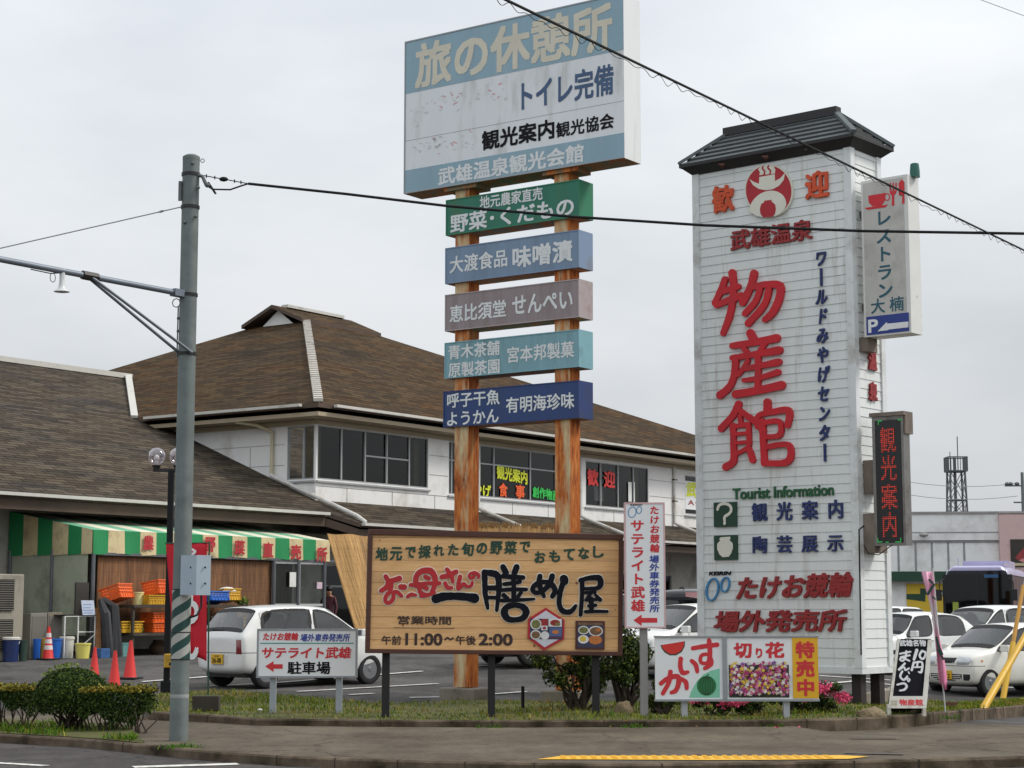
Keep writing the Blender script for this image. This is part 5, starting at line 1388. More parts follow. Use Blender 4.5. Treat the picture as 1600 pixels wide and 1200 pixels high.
# ================================================================ TALL NARROW WHITE SIGN
tv, bv, pan, ext = flatsign('vertical_sign', 'narrow upright white sign with red arrow on a single grey post', (977, 785.5), (1040, 981), 23.9, .08, [(1006.5, 1128)], mat('grey_sign_post', srgb(150, 148, 146), .5, .2, var=.08), pw_=.1)
mb = MB(); a0, b1, a1, b0 = ext
PINKR = mat('faded_pink_rim', srgb(206, 170, 170), .5, var=.1)
for z0, z1 in ((b0 - .016, b0 + .004), (b1 - .004, b1 + .016)): bv.rect(mb, a0 - .004, z0, a1 + .004, z1, -.08, .008)
for x0, x1 in ((a0 - .005, a0 + .016), (a1 - .016, a1 + .005)): bv.rect(mb, x0, b1 + .016, x1, b0 - .016, -.08, .007)
mb.build('rim', PINKR, pan)
def v3(x, y): return (960 + x / 3.244, 770 + y / 3.244)
text(bv, 'たけお競輪', v3(176, 64), v3(232, 305), RED2, pan, .035, h=.004, vertical=True, pad=.03, shear=.1); text(bv, '場外車券発売所', v3(174, 315), v3(232, 607), BLUEL, pan, .03, h=.004, vertical=True, pad=.02, shear=.1)
text(bv, 'サテライト武雄', v3(80, 132), v3(156, 606), RED2, pan, .035, h=.004, vertical=True, pad=.04)
text(bv, 'KEIRIN', v3(80, 57), v3(142, 66), BLACKINK, pan, .03, h=.004, shear=.3)
ring(bv, v3(90, 98), 6.6, 8.8, 1.2, .2, 0, .004, LTBLUE, pan); ring(bv, v3(125, 87), 4.4, 6, 1.1, .2, 0, .004, LTBLUE, pan)
mb = MB(); bv.poly(mb, [v3(*p) for p in [(96, 646), (138, 617), (138, 634), (217, 634), (217, 658), (138, 658), (138, 675)]], 0, .004); mb.build('arrow', RED2, pan)

# ================================================================ FRUIT AND FLOWER SIGN
tf, bf, pan, ext = flatsign('produce_sign', 'wide low sign of watermelon, cut flower and yellow panels beneath the clapboard tower', (1024, 995), (1279.5, 1094), 23.75, .05, [(1070, 1127), (1230, 1126)], mat('light_steel_post', srgb(176, 178, 182), .45, .3, var=.05))
def f3(x, y): return (960 + x / 3.244, 770 + y / 3.244)
mb = MB(); bf.quad(mb, f3(546, 735), f3(572, 1044), 0, .03); a0, b1, a1, b0 = ext
bf.rect(mb, a0 - .01, b1 - .015, a1 + .01, b1 + .012, -.06, .02); bf.rect(mb, a0 - .01, b0 - .01, a1 + .01, b0 + .012, -.06, .02)
mb.build('rim', GREYMETAL, pan)
mb = MB(); bf.quad(mb, f3(900, 734), f3(1036, 1041), 0, .012); yp = mb.build('yellow_panel', mat('yellow_panel', srgb(226, 172, 26), .45, var=.03), pan)
text(bf, '特売中', f3(916, 748), f3(1018, 1034), RED2, yp, .05, h=.016, vertical=True, pad=.05)
text(bf, '切', f3(604, 760), f3(697, 838), RED2, pan, .05, h=.004); text(bf, 'り', f3(716, 786), f3(750, 838), RED2, pan, .05, h=.004); text(bf, '花', f3(764, 756), f3(862, 838), RED2, pan, .05, h=.004)
brush(bf, [([(398, 788), (455, 778), (520, 770)], [22, 24, 24]), ([(480, 748), (484, 820), (470, 862), (438, 858), (440, 826), (468, 818), (488, 836), (490, 868), (458, 890)], [24, 24, 18, 18, 18, 18, 18, 22, 20])], RED2, pan, h=0, depth=.005, tr=(960, 770, 3.244))
brush(bf, [([(336, 842), (334, 880), (346, 912), (372, 908)], [24, 24, 24, 18]), ([(392, 852), (412, 872), (420, 906)], [22, 24, 20])], RED2, pan, h=0, depth=.005, tr=(960, 770, 3.244))
brush(bf, [([(236, 966), (270, 942), (318, 930), (326, 960), (312, 1000), (290, 1012)], [22, 24, 26, 26, 24, 20]), ([(284, 908), (276, 960), (246, 1016)], [24, 24, 22]), ([(340, 944), (362, 960), (366, 990)], [22, 24, 20])], RED2, pan, h=0, depth=.005, tr=(960, 770, 3.244))
mb = MB()
bf.poly(mb, [f3(*p) for p in [(234, 772), (358, 752), (356, 780), (340, 808), (312, 824), (280, 824), (254, 808), (240, 790)]], 0, .003, 1)
bf.poly(mb, [f3(*p) for p in [(239, 771), (354, 753), (350, 780), (336, 802), (310, 817), (282, 817), (258, 802), (245, 788)]], .003, .005, 0)
bf.poly(mb, [f3(*p) for p in [(378, 1038), (392, 1000), (416, 958), (452, 920), (492, 900), (534, 890), (534, 1038)]], 0, .003, 2)
bf.poly(mb, [f3(*p) for p in ellipse(bf, (467, 978), 49, 50, 30)], .003, .006, 3)
for k in (-34, -20, -7, 7, 20, 34):
    pts = [(467 + k * math.sqrt(max(0, 1 - t * t)) , 978 + 48 * t) for t in (-.95, -.6, -.2, .2, .6, .95)]
    bf.poly(mb, [f3(x - 2, y) for x, y in pts] + [f3(x + 2, y) for x, y in pts[::-1]], .006, .008, 1)
bf.poly(mb, [f3(464, 930), f3(470, 930), f3(480, 920), f3(474, 918)], .006, .008, 1)
mb.build('watermelon_picture', [mat('melon_red', srgb(214, 48, 40), .5), mat('melon_rind', srgb(24, 62, 38), .5), mat('mint_green', srgb(128, 198, 168), .5), mat('melon_green', srgb(30, 112, 58), .5)], pan)
mb = MB(); bf.quad(mb, f3(580, 872), f3(887, 1038), 0, .003, 0)
rnd = random.Random(21); HUES = [1, 1, 2, 2, 3, 4, 4, 5, 1, 3, 4]
for k in range(560):
    y = rnd.uniform(856, 1022); x = rnd.uniform(590, 878); r = rnd.uniform(8, 14)
    if y < 874 + 14 * math.sin(x * .05) or (y > 1006 and rnd.random() < .6): 
        if rnd.random() < .5: continue
    m_ = rnd.choice(HUES); n_ = 10; rot = rnd.random() * 6
    pts = [f3(x + r * (1 if j % 2 == 0 else .5) * math.cos(rot + 6.283 * j / n_), y + r * (1 if j % 2 == 0 else .5) * math.sin(rot + 6.283 * j / n_)) for j in range(n_)]
    h = .004 + .0003 * k * .4
    q = [bf.px(px, py, h) for px, py in pts]; mb.face(q, m_)
o = mb.build('flower_picture', [mat('flower_dark_ground', srgb(50, 52, 36), .6, var=.4, vs=20), mat('flower_magenta', srgb(172, 46, 108), .6), mat('flower_pink', srgb(206, 116, 152), .6), mat('flower_yellow', srgb(224, 190, 60), .6), mat('flower_cream', srgb(226, 220, 206), .6), mat('flower_violet', srgb(128, 84, 150), .6), mat('flower_red', srgb(196, 54, 60), .6)], pan)

# ================================================================ A-FRAME STREET SIGN
Ya = 24.6
a_bl = P(1388, 1107, Ya - .25); a_br = P(1446, 1107, Ya - .2); a_tl = P(1405, 998, Ya); a_tr = P(1455, 998, Ya + .05)
ar = (a_br - a_bl).normalized(); au = ((a_tl + a_tr) / 2 - (a_bl + a_br) / 2); au = (au - ar * au.dot(ar)).normalized(); an = ar.cross(au)
if an.y > 0: an = -an
baf = Board(a_bl, ar, au, an)
ga = gz(a_bl.x, a_bl.y) + .1
taf = thing('street_board', 'black A-frame street sign with white brush lettering in a white frame', 'sign', V((a_bl.x + .25, a_bl.y + .2, ga)))
def skew(mb, pts, h0, h1, m=0): baf.poly(mb, pts, h0, h1, m)
WF = mat('worn_white_frame', srgb(206, 204, 194), .6, var=.08, dirt=srgb(150, 140, 124), ds=5)
mb = MB(); skew(mb, [(1402.5, 998), (1455, 998.5), (1446.5, 1107), (1389, 1107)], -.03, 0); fp = mb.build('front_panel', mat('blackboard', srgb(18, 18, 26), .7, var=.2, vs=4, spec=.15), taf)
mb = MB()
skew(mb, [(1402, 998), (1406, 998), (1394.5, 1088), (1390, 1088)], 0, .014); skew(mb, [(1449.5, 1000), (1456, 1000), (1449, 1088), (1441.5, 1088)], 0, .014); skew(mb, [(1390, 1088), (1449, 1088), (1447, 1107), (1388, 1107)], 0, .014)
mb.build('white_frame', WF, fp)
mb = MB()
for (x, y) in ((1389, 1107), (1444, 1107)):
    q = baf.px(x, y); e = G(x - .5, 1119, .1); mb.beam(q + au * .06, V((q.x, q.y + .01, vz(q.x, q.y + .05) - .01)), .045, .04)
mb.build('leg', WF, taf)
mb = MB()
tb = [a_tl - an * .03, a_tr - an * .03]; bk = [V((a_bl.x + .1, a_bl.y + .62, ga + .02)), V((a_br.x + .12, a_br.y + .62, ga + .02))]
mb.hexa([bk[0], bk[1], bk[1] + V((0, .03, 0)), bk[0] + V((0, .03, 0)), tb[0], tb[1], tb[1] + V((0, .03, 0)), tb[0] + V((0, .03, 0))]); mb.build('back_panel', MC['blackboard'], taf)
mb = MB(); q0, q1 = a_tr - an * .04, a_br - an * .03 + Z * .02
mb.face([q1, bk[1] + Z * .0, tb[1], q0]); mb.build('side_cloth', mat('dark_side_cloth', srgb(34, 36, 38), .9, var=.2), taf)
def a5(x, y): return (1380 + x / 5, 880 + y / 5)
CHALK = mat('white_chalk_lettering', srgb(214, 216, 216), .8, var=.08)
text(baf, '武雄名物', a5(122, 600), a5(340, 652), CHALK, fp, .035, .003, h=.0145, rough=.03, shear=-.15)
brush(baf, [([(262, 680), (240, 752)], [26, 20]), ([(300, 688), (284, 720), (300, 748), (322, 736), (330, 700), (302, 686)], 17)], CHALK, fp, h=.002, depth=.003, tr=(1380, 880, 5))
brush(baf, [([(238, 776), (222, 836)], 18), ([(238, 778), (302, 776), (298, 848), (276, 850)], [14, 16, 18, 12]), ([(268, 780), (262, 812)], 14), ([(236, 814), (298, 812)], 12)], CHALK, fp, h=.002, depth=.003, tr=(1380, 880, 5))
brush(baf, [([(130, 708), (212, 692)], 14), ([(136, 734), (206, 720)], 14), ([(180, 688), (172, 740), (150, 764), (130, 752), (150, 740), (204, 764)], [16, 16, 14, 14, 14, 14]),
            ([(168, 784), (118, 836), (160, 812), (172, 836), (200, 822)], [16, 14, 13, 14, 14]), ([(148, 846), (132, 886), (160, 912), (188, 884)], [16, 17, 17, 13]), ([(196, 850), (202, 862)], 10), ([(184, 906), (196, 926), (206, 910), (192, 900)], 11),
            ([(108, 950), (160, 940), (182, 962), (164, 988), (128, 996)], [14, 17, 18, 17, 13])], CHALK, fp, h=.002, depth=.003, tr=(1380, 880, 5))
text(baf, '物産館', a5(120, 1064), a5(310, 1114), RED2, fp, .04, h=.016); text(baf, '武雄', a5(54, 1072), a5(108, 1090), mat('faint_khaki_lettering', srgb(176, 166, 136), .6), fp, .01, h=.016); text(baf, '温泉', a5(54, 1094), a5(108, 1112), MC['faint_khaki_lettering'], fp, .01, h=.016)

# ================================================================ UTILITY POLE
ub = G(279, 1156, .1); UY = ub.y
ut = P(299.5, 248, UY); ubz = .09
def up(px, py): return P(px, py, UY)
pole = thing('utility_pole', 'grey galvanised utility pole with green and white striped guard and a side arm', 'utility pole', (ub.x, ub.y, ubz))
mb = MB(); mb.lathe([(.104, -.05), (.1, 2.2), (.097, ut.z - ubz - .02), (.099, ut.z - ubz - .02), (.099, ut.z - ubz + .02), (.06, ut.z - ubz + .045), (0, ut.z - ubz + .05)], (ub.x, ub.y, ubz), 28)
mb.build('shaft', GALV, pole, smooth=True)
mb = MB(); mb.lathe([(.1035, .47), (.1045, .48), (.1045, .5), (.1035, .51)], (ub.x, ub.y, ubz), 24)
mb.build('shaft_band', mat('pale_band', srgb(150, 154, 150), .6, var=.1), pole)
# striped guard
m, t, b = nodes('spiral_guard')
c = t.nodes.new('ShaderNodeTexCoord'); s = t.nodes.new('ShaderNodeSeparateXYZ'); t.links.new(c.outputs['UV'], s.inputs[0])
ad = t.nodes.new('ShaderNodeMath'); ad.operation = 'ADD'; t.links.new(s.outputs['X'], ad.inputs[0]); t.links.new(s.outputs['Y'], ad.inputs[1])
fr = t.nodes.new('ShaderNodeMath'); fr.operation = 'FRACT'; t.links.new(ad.outputs[0], fr.inputs[0])
r = ramp(t, fr.outputs[0], [(.0, srgb(14, 62, 56)), (.5, srgb(166, 167, 160))]); r.color_ramp.interpolation = 'CONSTANT'
n = noise(t, 6, 6, .6); a = mixc(t, 1.0, r.outputs[0], ramp(t, n.outputs['Fac'], [(.3, (.78, .78, .78, 1)), (.7, (1.05, 1.05, 1.05, 1))]).outputs[0], 'MULTIPLY')
t.links.new(a, b.inputs['Base Color']); b.inputs['Roughness'].default_value = .5
gz0, gz1 = up(283, 1030).z, up(288, 921).z
mb = MB(); nn = 28
for k in range(nn):
    t0, t1 = 2 * math.pi * k / nn, 2 * math.pi * (k + 1) / nn
    for j in range(4):
        z0, z1 = lerp(gz0, gz1, j / 4), lerp(gz0, gz1, (j + 1) / 4); rr_ = .106
        q = lambda t_, z: V((ub.x + rr_ * math.cos(t_), ub.y + rr_ * math.sin(t_), z))
        uu = lambda k_, z: (-k_ / nn * 2, (z - gz0) / .2)
        mb.face([q(t0, z0), q(t1, z0), q(t1, z1), q(t0, z1)], 0, [uu(k, z0), uu(k + 1, z0), uu(k + 1, z1), uu(k, z1)])
mb.build('striped_guard', m, pole, smooth=True)
for py in (1030, 988, 921): mb = MB(); mb.lathe([(.1085, -.006), (.1085, .006)], (ub.x, ub.y, up(285, py).z), 24); mb.build('steel_band', DARKMETAL, pole)
for py in (273, 324, 461, 553): mb = MB(); mb.lathe([(.106, -.018), (.108, -.018), (.108, .018), (.106, .018)], (ub.x, ub.y, up(297, py).z), 24); mb.build('steel_band', DARKMETAL, pole)
# folded grey box on brackets, facing the pavement
mb = MB()
q0 = up(286, 868); q1 = up(329.5, 930)
yb = UY - .16
x0, x1, zt0, zb0 = q0.x, q1.x, q0.z, q1.z; xm = lerp(x0, x1, .58)
pr = [V((x0, yb + .03, zb0)), V((xm, yb - .03, zb0)), V((x1, yb + .09, zb0)), V((x1, yb + .12, zb0)), V((xm, yb + .0, zb0)), V((x0, yb + .06, zb0))]
mb.raw(pr + [p + Z * (zt0 - zb0) for p in pr], [(5, 4, 3, 2, 1, 0), (6, 7, 8, 9, 10, 11)] + [(i, (i + 1) % 6, (i + 1) % 6 + 6, i + 6) for i in range(6)])
bx = mb.build('angled_plate', mat('pale_blue_grey_plate', srgb(158, 172, 182), .45, .2, var=.06, dirt=srgb(130, 140, 146), ds=4), pole)
mb = MB()
for x in (298, 320):
    for y in (887, 912): p = up(x, y); yy = lerp(yb + .03, yb - .03, (p.x - x0) / (xm - x0)) if p.x < xm else lerp(yb - .03, yb + .09, (p.x - xm) / (x1 - xm)); mb.ball((p.x * .992, yy - .004, p.z), .013, 8)
mb.build('bolt', DARKMETAL, bx)
mb = MB(); p = up(320, 960); mb.tube([V((x1 - .1, yb + .12, zb0)), V((x1 - .1, yb + .13, zb0 - .12)), V((x1 - .14, UY - .06, zb0 - .22)), V((ub.x + .1, UY - .02, zb0 - .25))], .012, 6)
mb.box((lerp(x0, xm, .5), UY - .09, lerp(zb0, zt0, .5)), (.1, .06, .08)); mb.build('bracket', DARKMETAL, pole)
mb = MB()
mb.tube([V((ub.x - .11, UY - .05, up(297, 285).z)), V((ub.x - .11, UY - .05, up(297, 315).z))], .022, 8)
for py in (498, 518, 536): mb.ball((ub.x - .1, UY - .04, up(297, py).z), .02, 8)
for (px, py) in ((303, 258), (291, 350), (308, 341), (312, 296)): mb.ball((up(px, py).x, UY - .095, up(px, py).z), .022, 8)
mb.tube([V((ub.x - .106, UY - .03, up(297, 480).z)), V((ub.x - .108, UY - .03, up(297, 560).z))], .008, 6)
ring_ = [V((ub.x + .13 + .022 * math.cos(t / 8 * 6.283), UY, up(297, 251).z + .022 * math.sin(t / 8 * 6.283))) for t in range(9)]; mb.tube(ring_, .005, 5)
lp = [V((ub.x - .13 + .045 * math.cos(t / 8 * 6.283), UY - .03, up(297, 474).z + .05 * math.sin(t / 8 * 6.283))) for t in range(9)]; mb.tube(lp, .006, 5)
mb.tube([V((ub.x + .07, UY - .04, up(297, 274).z)), V((ub.x + .14, UY - .04, up(297, 277).z)), V((ub.x + .19, UY - .05, up(297, 291).z))], .022, 8); mb.ball((ub.x + .2, UY - .05, up(297, 291).z), .03, 8)
mb.build('fittings', mat('pole_fittings', srgb(96, 100, 100), .6, .3, var=.2), pole)
ARM = mat('blue_grey_arm', srgb(112, 120, 130), .5, .4, var=.1)
pa = V((ub.x, UY, up(290, 461).z)); far = P(0, 405, 18.7); far.z = pa.z + .0
far = P(0, 405, 18.6); adir = (far - pa); pend = pa + adir * 1.35
mb = MB(); mb.tube([pa, pend], .034, 10); mb.box(pa + adir.normalized() * .13, (.2, .1, .08), 0, (adir.normalized(), adir.normalized().cross(Z), Z)); mb.build('side_arm', ARM, pole, smooth=True)
pj = pa + adir * .555
brl = V((ub.x, UY, up(283, 553).z)); sd = adir.normalized().cross(Z) * .06
for k in (-1, 1):
    mb = MB(); mb.tube([pj + sd * k * .4, brl + sd * k * 1.6 + V((0, -.05, 0))], .018, 8); mb.build('brace', ARM, pole, smooth=True)
mb = MB(); mb.tube([pj - adir.normalized() * .12, pj + adir.normalized() * .08], .05, 8); mb.build('clamp', DARKMETAL, pole)
lampc = pa + adir * .69
mb = MB(); mb.tube([lampc + Z * .03, lampc - Z * .1], .03, 8); mb.lathe([(.028, -.08), (.034, -.16), (.045, -.19), (.085, -.225), (.075, -.227), (.02, -.19)], lampc, 18, caps=False)
mb.build('horn_lamp', mat('white_enamel_lamp', srgb(208, 210, 210), .4, var=.04), pole, smooth=True)
mb = MB(); mb.tube([lampc + adir.normalized() * .4 - Z * .045, lampc + adir.normalized() * .15 - Z * .05, lampc - Z * .02], .006, 5)
lp = [lampc + adir.normalized() * (.12 + .035 * math.cos(t / 8 * 6.283)) + Z * (-.09 + .05 * math.sin(t / 8 * 6.283)) for t in range(9)]; mb.tube(lp, .004, 5); mb.build('lamp_cable', BLACK, pole)

def cable(name, pts, r, label, m=BLACK, sag=0, group=None, n=24, extra=None):
    mb = MB()
    for a, b in zip(pts, pts[1:]):
        mb.tube([V(a).lerp(V(b), k / n) - Z * (4 * sag * (k / n) * (1 - k / n)) for k in range(n + 1)], r, 6)
    if extra: extra(mb)
    return tag(mb.build(name, m, smooth=True, loc=pts[0]), label, 'cable', group)
s0 = up(311, 273); s1 = up(388, 287)
def ex(mb):
    mb.tube([s0, s1], .006, 5)
    d = s1 - s0
    for f in (.15, .32, .72, .85): mb.box(s0 + d * f, (.012, .012, .04))
    mb.ball(s0 + d * .5, .03, 8, sq=(1.8, 1, 1))
    mb.tube([V((ub.x + .2, UY - .05, up(297, 292).z)), up(333, 297) - V((0, .04, 0)), up(360, 297) - V((0, .02, 0)), up(378, 290), s1], .01, 6)
    mb.tube([up(325, 285), up(337, 303)], .014, 5)
p1 = P(700, 322, 20.4); p2 = P(1100, 352, 20.0); p3 = P(1600, 365, 19.6); p4 = P(2900, 330, 19.0)
cable('power_cable', [s1, P(540, 303, 20.5), p1, P(900, 339, 20.2), p2, P(1350, 361, 19.8), p3, p4], .016, 'thick black cable running from the utility pole across both tall signs to the right', n=6, extra=ex)
g0 = up(289, 322); g1 = P(0, 388, 20.4); g2 = g0 + (g1 - g0) * 5
def ex2(mb):
    c = g0.lerp(g1, .13); d = (g1 - g0).normalized(); mb.tube([c - d * .06, c + Z * .012, c + d * .06, c - Z * .012, c - d * .06], .004, 4)
cable('guy_wire', [g0, g1, g2], .007, 'thin grey wire sloping down to the left from the utility pole', GREYMETAL, n=4, extra=ex2)
def ex3(mb):
    a, b = w0, w1; n = 110; d = (b - a); pts = []
    for k in range(n * 6):
        t_ = k / (n * 6); c = a.lerp(b, t_) - Z * (.04 * 4 * t_ * (1 - t_) + .045); ph = t_ * n * 1.1 * 6.283
        pts.append(c + V((0, .035 * math.cos(ph), .05 * math.sin(ph))))
    mb.tube(pts, .0035, 4); mb.tube([a.lerp(b, k / 20) - Z * (.04 * 4 * (k / 20) * (1 - k / 20) + .09) for k in range(21)], .005, 5)
w0 = P(700, -44, 11.4); w1 = P(1760, 470, 22.5)
w0 = P(785, -3, 12.0); w1 = P(1600, 391, 20.5); dd = w1 - w0; w0 = w0 - dd * .5; w1 = w1 + dd * 1.1
def exw(mb):
    a = P(785, -3, 12.0); b = P(1600, 391, 20.5); d = b - a; a = a - d * .5; b = b + d * 1.1; n = 120
    pts = []; N_ = n * 8
    for k in range(N_):
        t_ = k / N_; ph = t_ * n * 6.283 + 1.9 * math.sin(t_ * 61) ; am = .017 * (1 + .7 * math.sin(t_ * 143)); c = a.lerp(b, t_) - Z * (.030 + .008 * math.sin(t_ * 97)); pts.append(c + V((0, .016 * math.cos(ph), am * math.sin(ph))))
    mb.tube(pts, .0028, 4)
cable('overhead_cable', [w0, w1], .0115, 'black wire wound overhead cable crossing diagonally in front of the clapboard tower', n=10, extra=exw)
f0 = P(1100, -160, 30); f1 = P(2400, 320, 30); cable('thin_wire', [f0, f1], .006, 'faint thin wire crossing the top right corner of the sky', GREYMETAL, n=4)

# ================================================================ GLOBE LAMP POST
lb0 = G(260, 1083, .02); lY = lb0.y
lpz = P(260, 735, lY).z
lamp = thing('globe_lamp_post', 'black lamp post with clear globe lamps beside the utility pole', 'street lamp', lb0)
mb = MB(); mb.box((lb0.x, lb0.y, (lb0.z + lpz) / 2 - .05), (.095, .095, lpz - lb0.z + .1)); mb.box((lb0.x, lb0.y, lb0.z + .08), (.17, .17, .22)); mb.build('post', BLACK, lamp, bevel=.008)
mb = MB(); xa, xb = P(245, 713, lY), P(278, 713, lY); mb.box(((xa.x + xb.x) / 2, lY, lpz), (xb.x - xa.x + .1, .08, .05))
for q in (xa, xb): mb.lathe([(.05, 0), (.06, .05), (.075, .08)], (q.x, lY, lpz), 12)
mb.build('arm', DARKMETAL, lamp)
GLOBE = bpy.data.materials.new('clear_globe'); GLOBE.use_nodes = True
gt_ = GLOBE.node_tree; gt_.nodes.clear(); o_ = gt_.nodes.new('ShaderNodeOutputMaterial'); a_ = gt_.nodes.new('ShaderNodeBsdfTransparent'); b_ = gt_.nodes.new('ShaderNodeBsdfGlossy'); lw_ = gt_.nodes.new('ShaderNodeLayerWeight'); ms_ = gt_.nodes.new('ShaderNodeMixShader'); rp = gt_.nodes.new('ShaderNodeMath'); rp.operation = 'MULTIPLY_ADD'; rp.inputs[1].default_value = .75; rp.inputs[2].default_value = .1
a_.inputs[0].default_value = (.86, .84, .86, 1); b_.inputs['Roughness'].default_value = .06; b_.inputs['Color'].default_value = (.85, .82, .85, 1); lw_.inputs['Blend'].default_value = .35
gt_.links.new(lw_.outputs['Facing'], rp.inputs[0]); gt_.links.new(rp.outputs[0], ms_.inputs[0]); gt_.links.new(a_.outputs[0], ms_.inputs[1]); gt_.links.new(b_.outputs[0], ms_.inputs[2]); gt_.links.new(ms_.outputs[0], o_.inputs[0])
for q in (xa, xb):
    mb = MB(); mb.ball((q.x, lY, q.z), .142, 24); o = mb.build('globe', GLOBE, lamp, smooth=True)
    mb = MB(); mb.ball((q.x, lY, q.z - .03), .045, 12, sq=(1, 1, 1.3)); mb.tube([V((q.x, lY, q.z - .14)), V((q.x, lY, q.z - .05))], .03, 10); mb.build('bulb', mat('white_bulb', srgb(224, 222, 220), .4, var=.02), o, smooth=True)
mb = MB(); q = P(269, 1032, lY); mb.box((q.x, lY - .13, q.z), (.2, .14, .22)); yb_ = mb.build('yellow_box', mat('yellow_box_plastic', srgb(196, 152, 38), .5, var=.08, dirt=srgb(120, 92, 40), ds=6), lamp, bevel=.015)
mb = MB(); mb.box((q.x + .03, lY - .202, q.z - .05), (.09, .004, .05)); mb.build('label_plate', DARKMETAL, yb_)
mb = MB(); mb.tube([V((q.x + .02, lY - .1, q.z - .1)), V((q.x + .03, lY - .12, q.z - .3)), V((q.x + .07, lY - .1, q.z - .42)), V((q.x + .04, lY - .06, lb0.z + .05))], .02, 6); mb.build('conduit', DARKMETAL, lamp)

# ================================================================ RED BANNER, PINK BANNER, YELLOW GUY GUARDS
def cloth(mb, tl, tr, bl, br, nx_=12, ny=26, amp=.03, ph=0, freq=2.2):
    tl, tr, bl, br = map(V, (tl, tr, bl, br)); n = (tr - tl).cross(bl - tl).normalized()
    def pt(i, j):
        f, g = i / nx_, j / ny
        p = tl.lerp(tr, f).lerp(bl.lerp(br, f), g); return p + n * amp * math.sin(f * freq * 6.283 + g * 2.5 + ph) * (.4 + .6 * g)
    i0 = len(mb.v)
    for j in range(ny + 1):
        for i in range(nx_ + 1): mb.v.append(pt(i, j))
    for j in range(ny):
        for i in range(nx_):
            a = i0 + j * (nx_ + 1) + i; mb.f.append([a, a + 1, a + nx_ + 2, a + nx_ + 1]); mb.m.append(0); mb.uv.append(None)
def thick(o, t=.003):
    bm = bmesh.new(); bm.from_mesh(o.data); bmesh.ops.remove_doubles(bm, verts=bm.verts, dist=1e-4); bm.to_mesh(o.data); bm.free()
    s = o.modifiers.new('thickness', 'SOLIDIFY'); s.thickness = t
nY = 27.6
nb0 = G(325, 1094, .05); nb = V((P(325, 1090, nY).x, nY, nb0.z))
ban = thing('red_banner', 'red cloth banner with white characters hanging behind the utility pole', 'banner', nb)
ntop = P(327, 846, nY)
mb = MB(); mb.tube([nb, ntop], .012, 8); mb.tube([ntop - Z * .02, P(258, 849, nY)], .009, 6); mb.build('pole', mat('green_pole', srgb(28, 76, 52), .5, var=.1), ban)
REDC = mat('red_banner_cloth', srgb(200, 22, 44), .7, var=.07, vs=1.5)
mb = MB(); cloth(mb, P(259, 849, nY + .02), P(323, 849, nY), P(271, 1010, nY + .1), P(323, 1033, nY), amp=.014); o = mb.build('cloth', REDC, ban, smooth=True); thick(o)
bb = Board(P(260, 1033, nY - .03), V((1, 0, 0)), Z, V((0, -1, 0)))
text(bb, 'め', (277, 930), (310, 976), WHITEL, ban, .05, h=0); text(bb, 'ん', (277, 986), (310, 1031), WHITEL, ban, .05, h=0); brush(bb, [([(299, 858), (305, 862), (297, 868)], 4)], WHITEL, ban, h=0, depth=.003)
brush(bb, [([(274, 856), (276, 866), (275, 878)], 4)], WHITEL, ban, h=.03, depth=.004)
pY = 25.6
pb = V((P(1477.5, 1105, pY).x, pY, gz(P(1477, 1105, pY).x, pY) + .06)); ptp = P(1457.5, 888, pY)
pin = thing('pink_banner', 'narrow pink and white banner with green brush marks on a thin leaning pole', 'banner', pb)
mb = MB(); mb.tube([pb, ptp], .011, 8); mb.build('pole', mat('white_pole', srgb(190, 190, 188), .5, var=.06), pin)
m, t, b = nodes('pink_white_cloth')
c = t.nodes.new('ShaderNodeTexCoord'); s = t.nodes.new('ShaderNodeSeparateXYZ'); t.links.new(c.outputs['Object'], s.inputs[0])
z0_, z1_ = P(1470, 1078, pY).z - pb.z, ptp.z - pb.z
mr = t.nodes.new('ShaderNodeMapRange'); mr.inputs['From Min'].default_value = z0_; mr.inputs['From Max'].default_value = z1_; t.links.new(s.outputs['Z'], mr.inputs['Value'])
r = ramp(t, mr.outputs[0], [(.0, srgb(216, 120, 160)), (.42, srgb(222, 160, 182)), (.55, srgb(224, 214, 216)), (.68, srgb(222, 206, 210)), (.82, srgb(224, 160, 186)), (1, srgb(226, 168, 190))])
t.links.new(r.outputs[0], b.inputs['Base Color']); b.inputs['Roughness'].default_value = .7
mb = MB()
i0 = 0; prof = [(893, 1440, 1458), (915, 1445, 1459), (940, 1452, 1461), (975, 1458, 1465), (1000, 1461, 1469), (1020, 1463, 1473), (1045, 1465, 1478), (1065, 1468, 1480), (1078, 1474, 1480)]
rows = []
for y, xl, xr in prof:
    rows.append([P(lerp(xl, xr, f / 6), y, pY + .05 * math.sin(f * 1.3 + y * .03)) for f in range(7)])
for ra, rb in zip(rows, rows[1:]):
    for i in range(6): mb.face([ra[i], ra[i + 1], rb[i + 1], rb[i]])
o = mb.build('cloth', m, pin, smooth=True); thick(o)
bp = Board(P(1440, 1000, pY - .065), V((1, 0, 0)), Z, V((0, -1, 0)))
brush(bp, [([(1452, 906), (1457, 911)], 3.5), ([(1450, 928), (1454, 921), (1459, 914)], 4), ([(1457, 932), (1461, 936)], 2.5), ([(1463, 996), (1467, 1010), (1472, 1022)], 3.5), ([(1466, 1016), (1474, 1030)], 3)], mat('dark_green_brush', srgb(26, 60, 52), .6), pin, h=0, depth=.003)
YEL = mat('yellow_guard_plastic', srgb(214, 168, 44), .45, var=.1, vs=2, dirt=srgb(150, 108, 40), ds=4, dth=(.55, .8))
gp0 = G(1535, 1110, .12); gp1 = P(1604, 990, gp0.y + 1.3)
gg = thing('guy_guard', 'thick yellow guy wire guard leaning right beside the kerb, the lower of the two', 'guy guard', gp0, 'yellow guy wire guards by the kerb')
d = gp1 - gp0
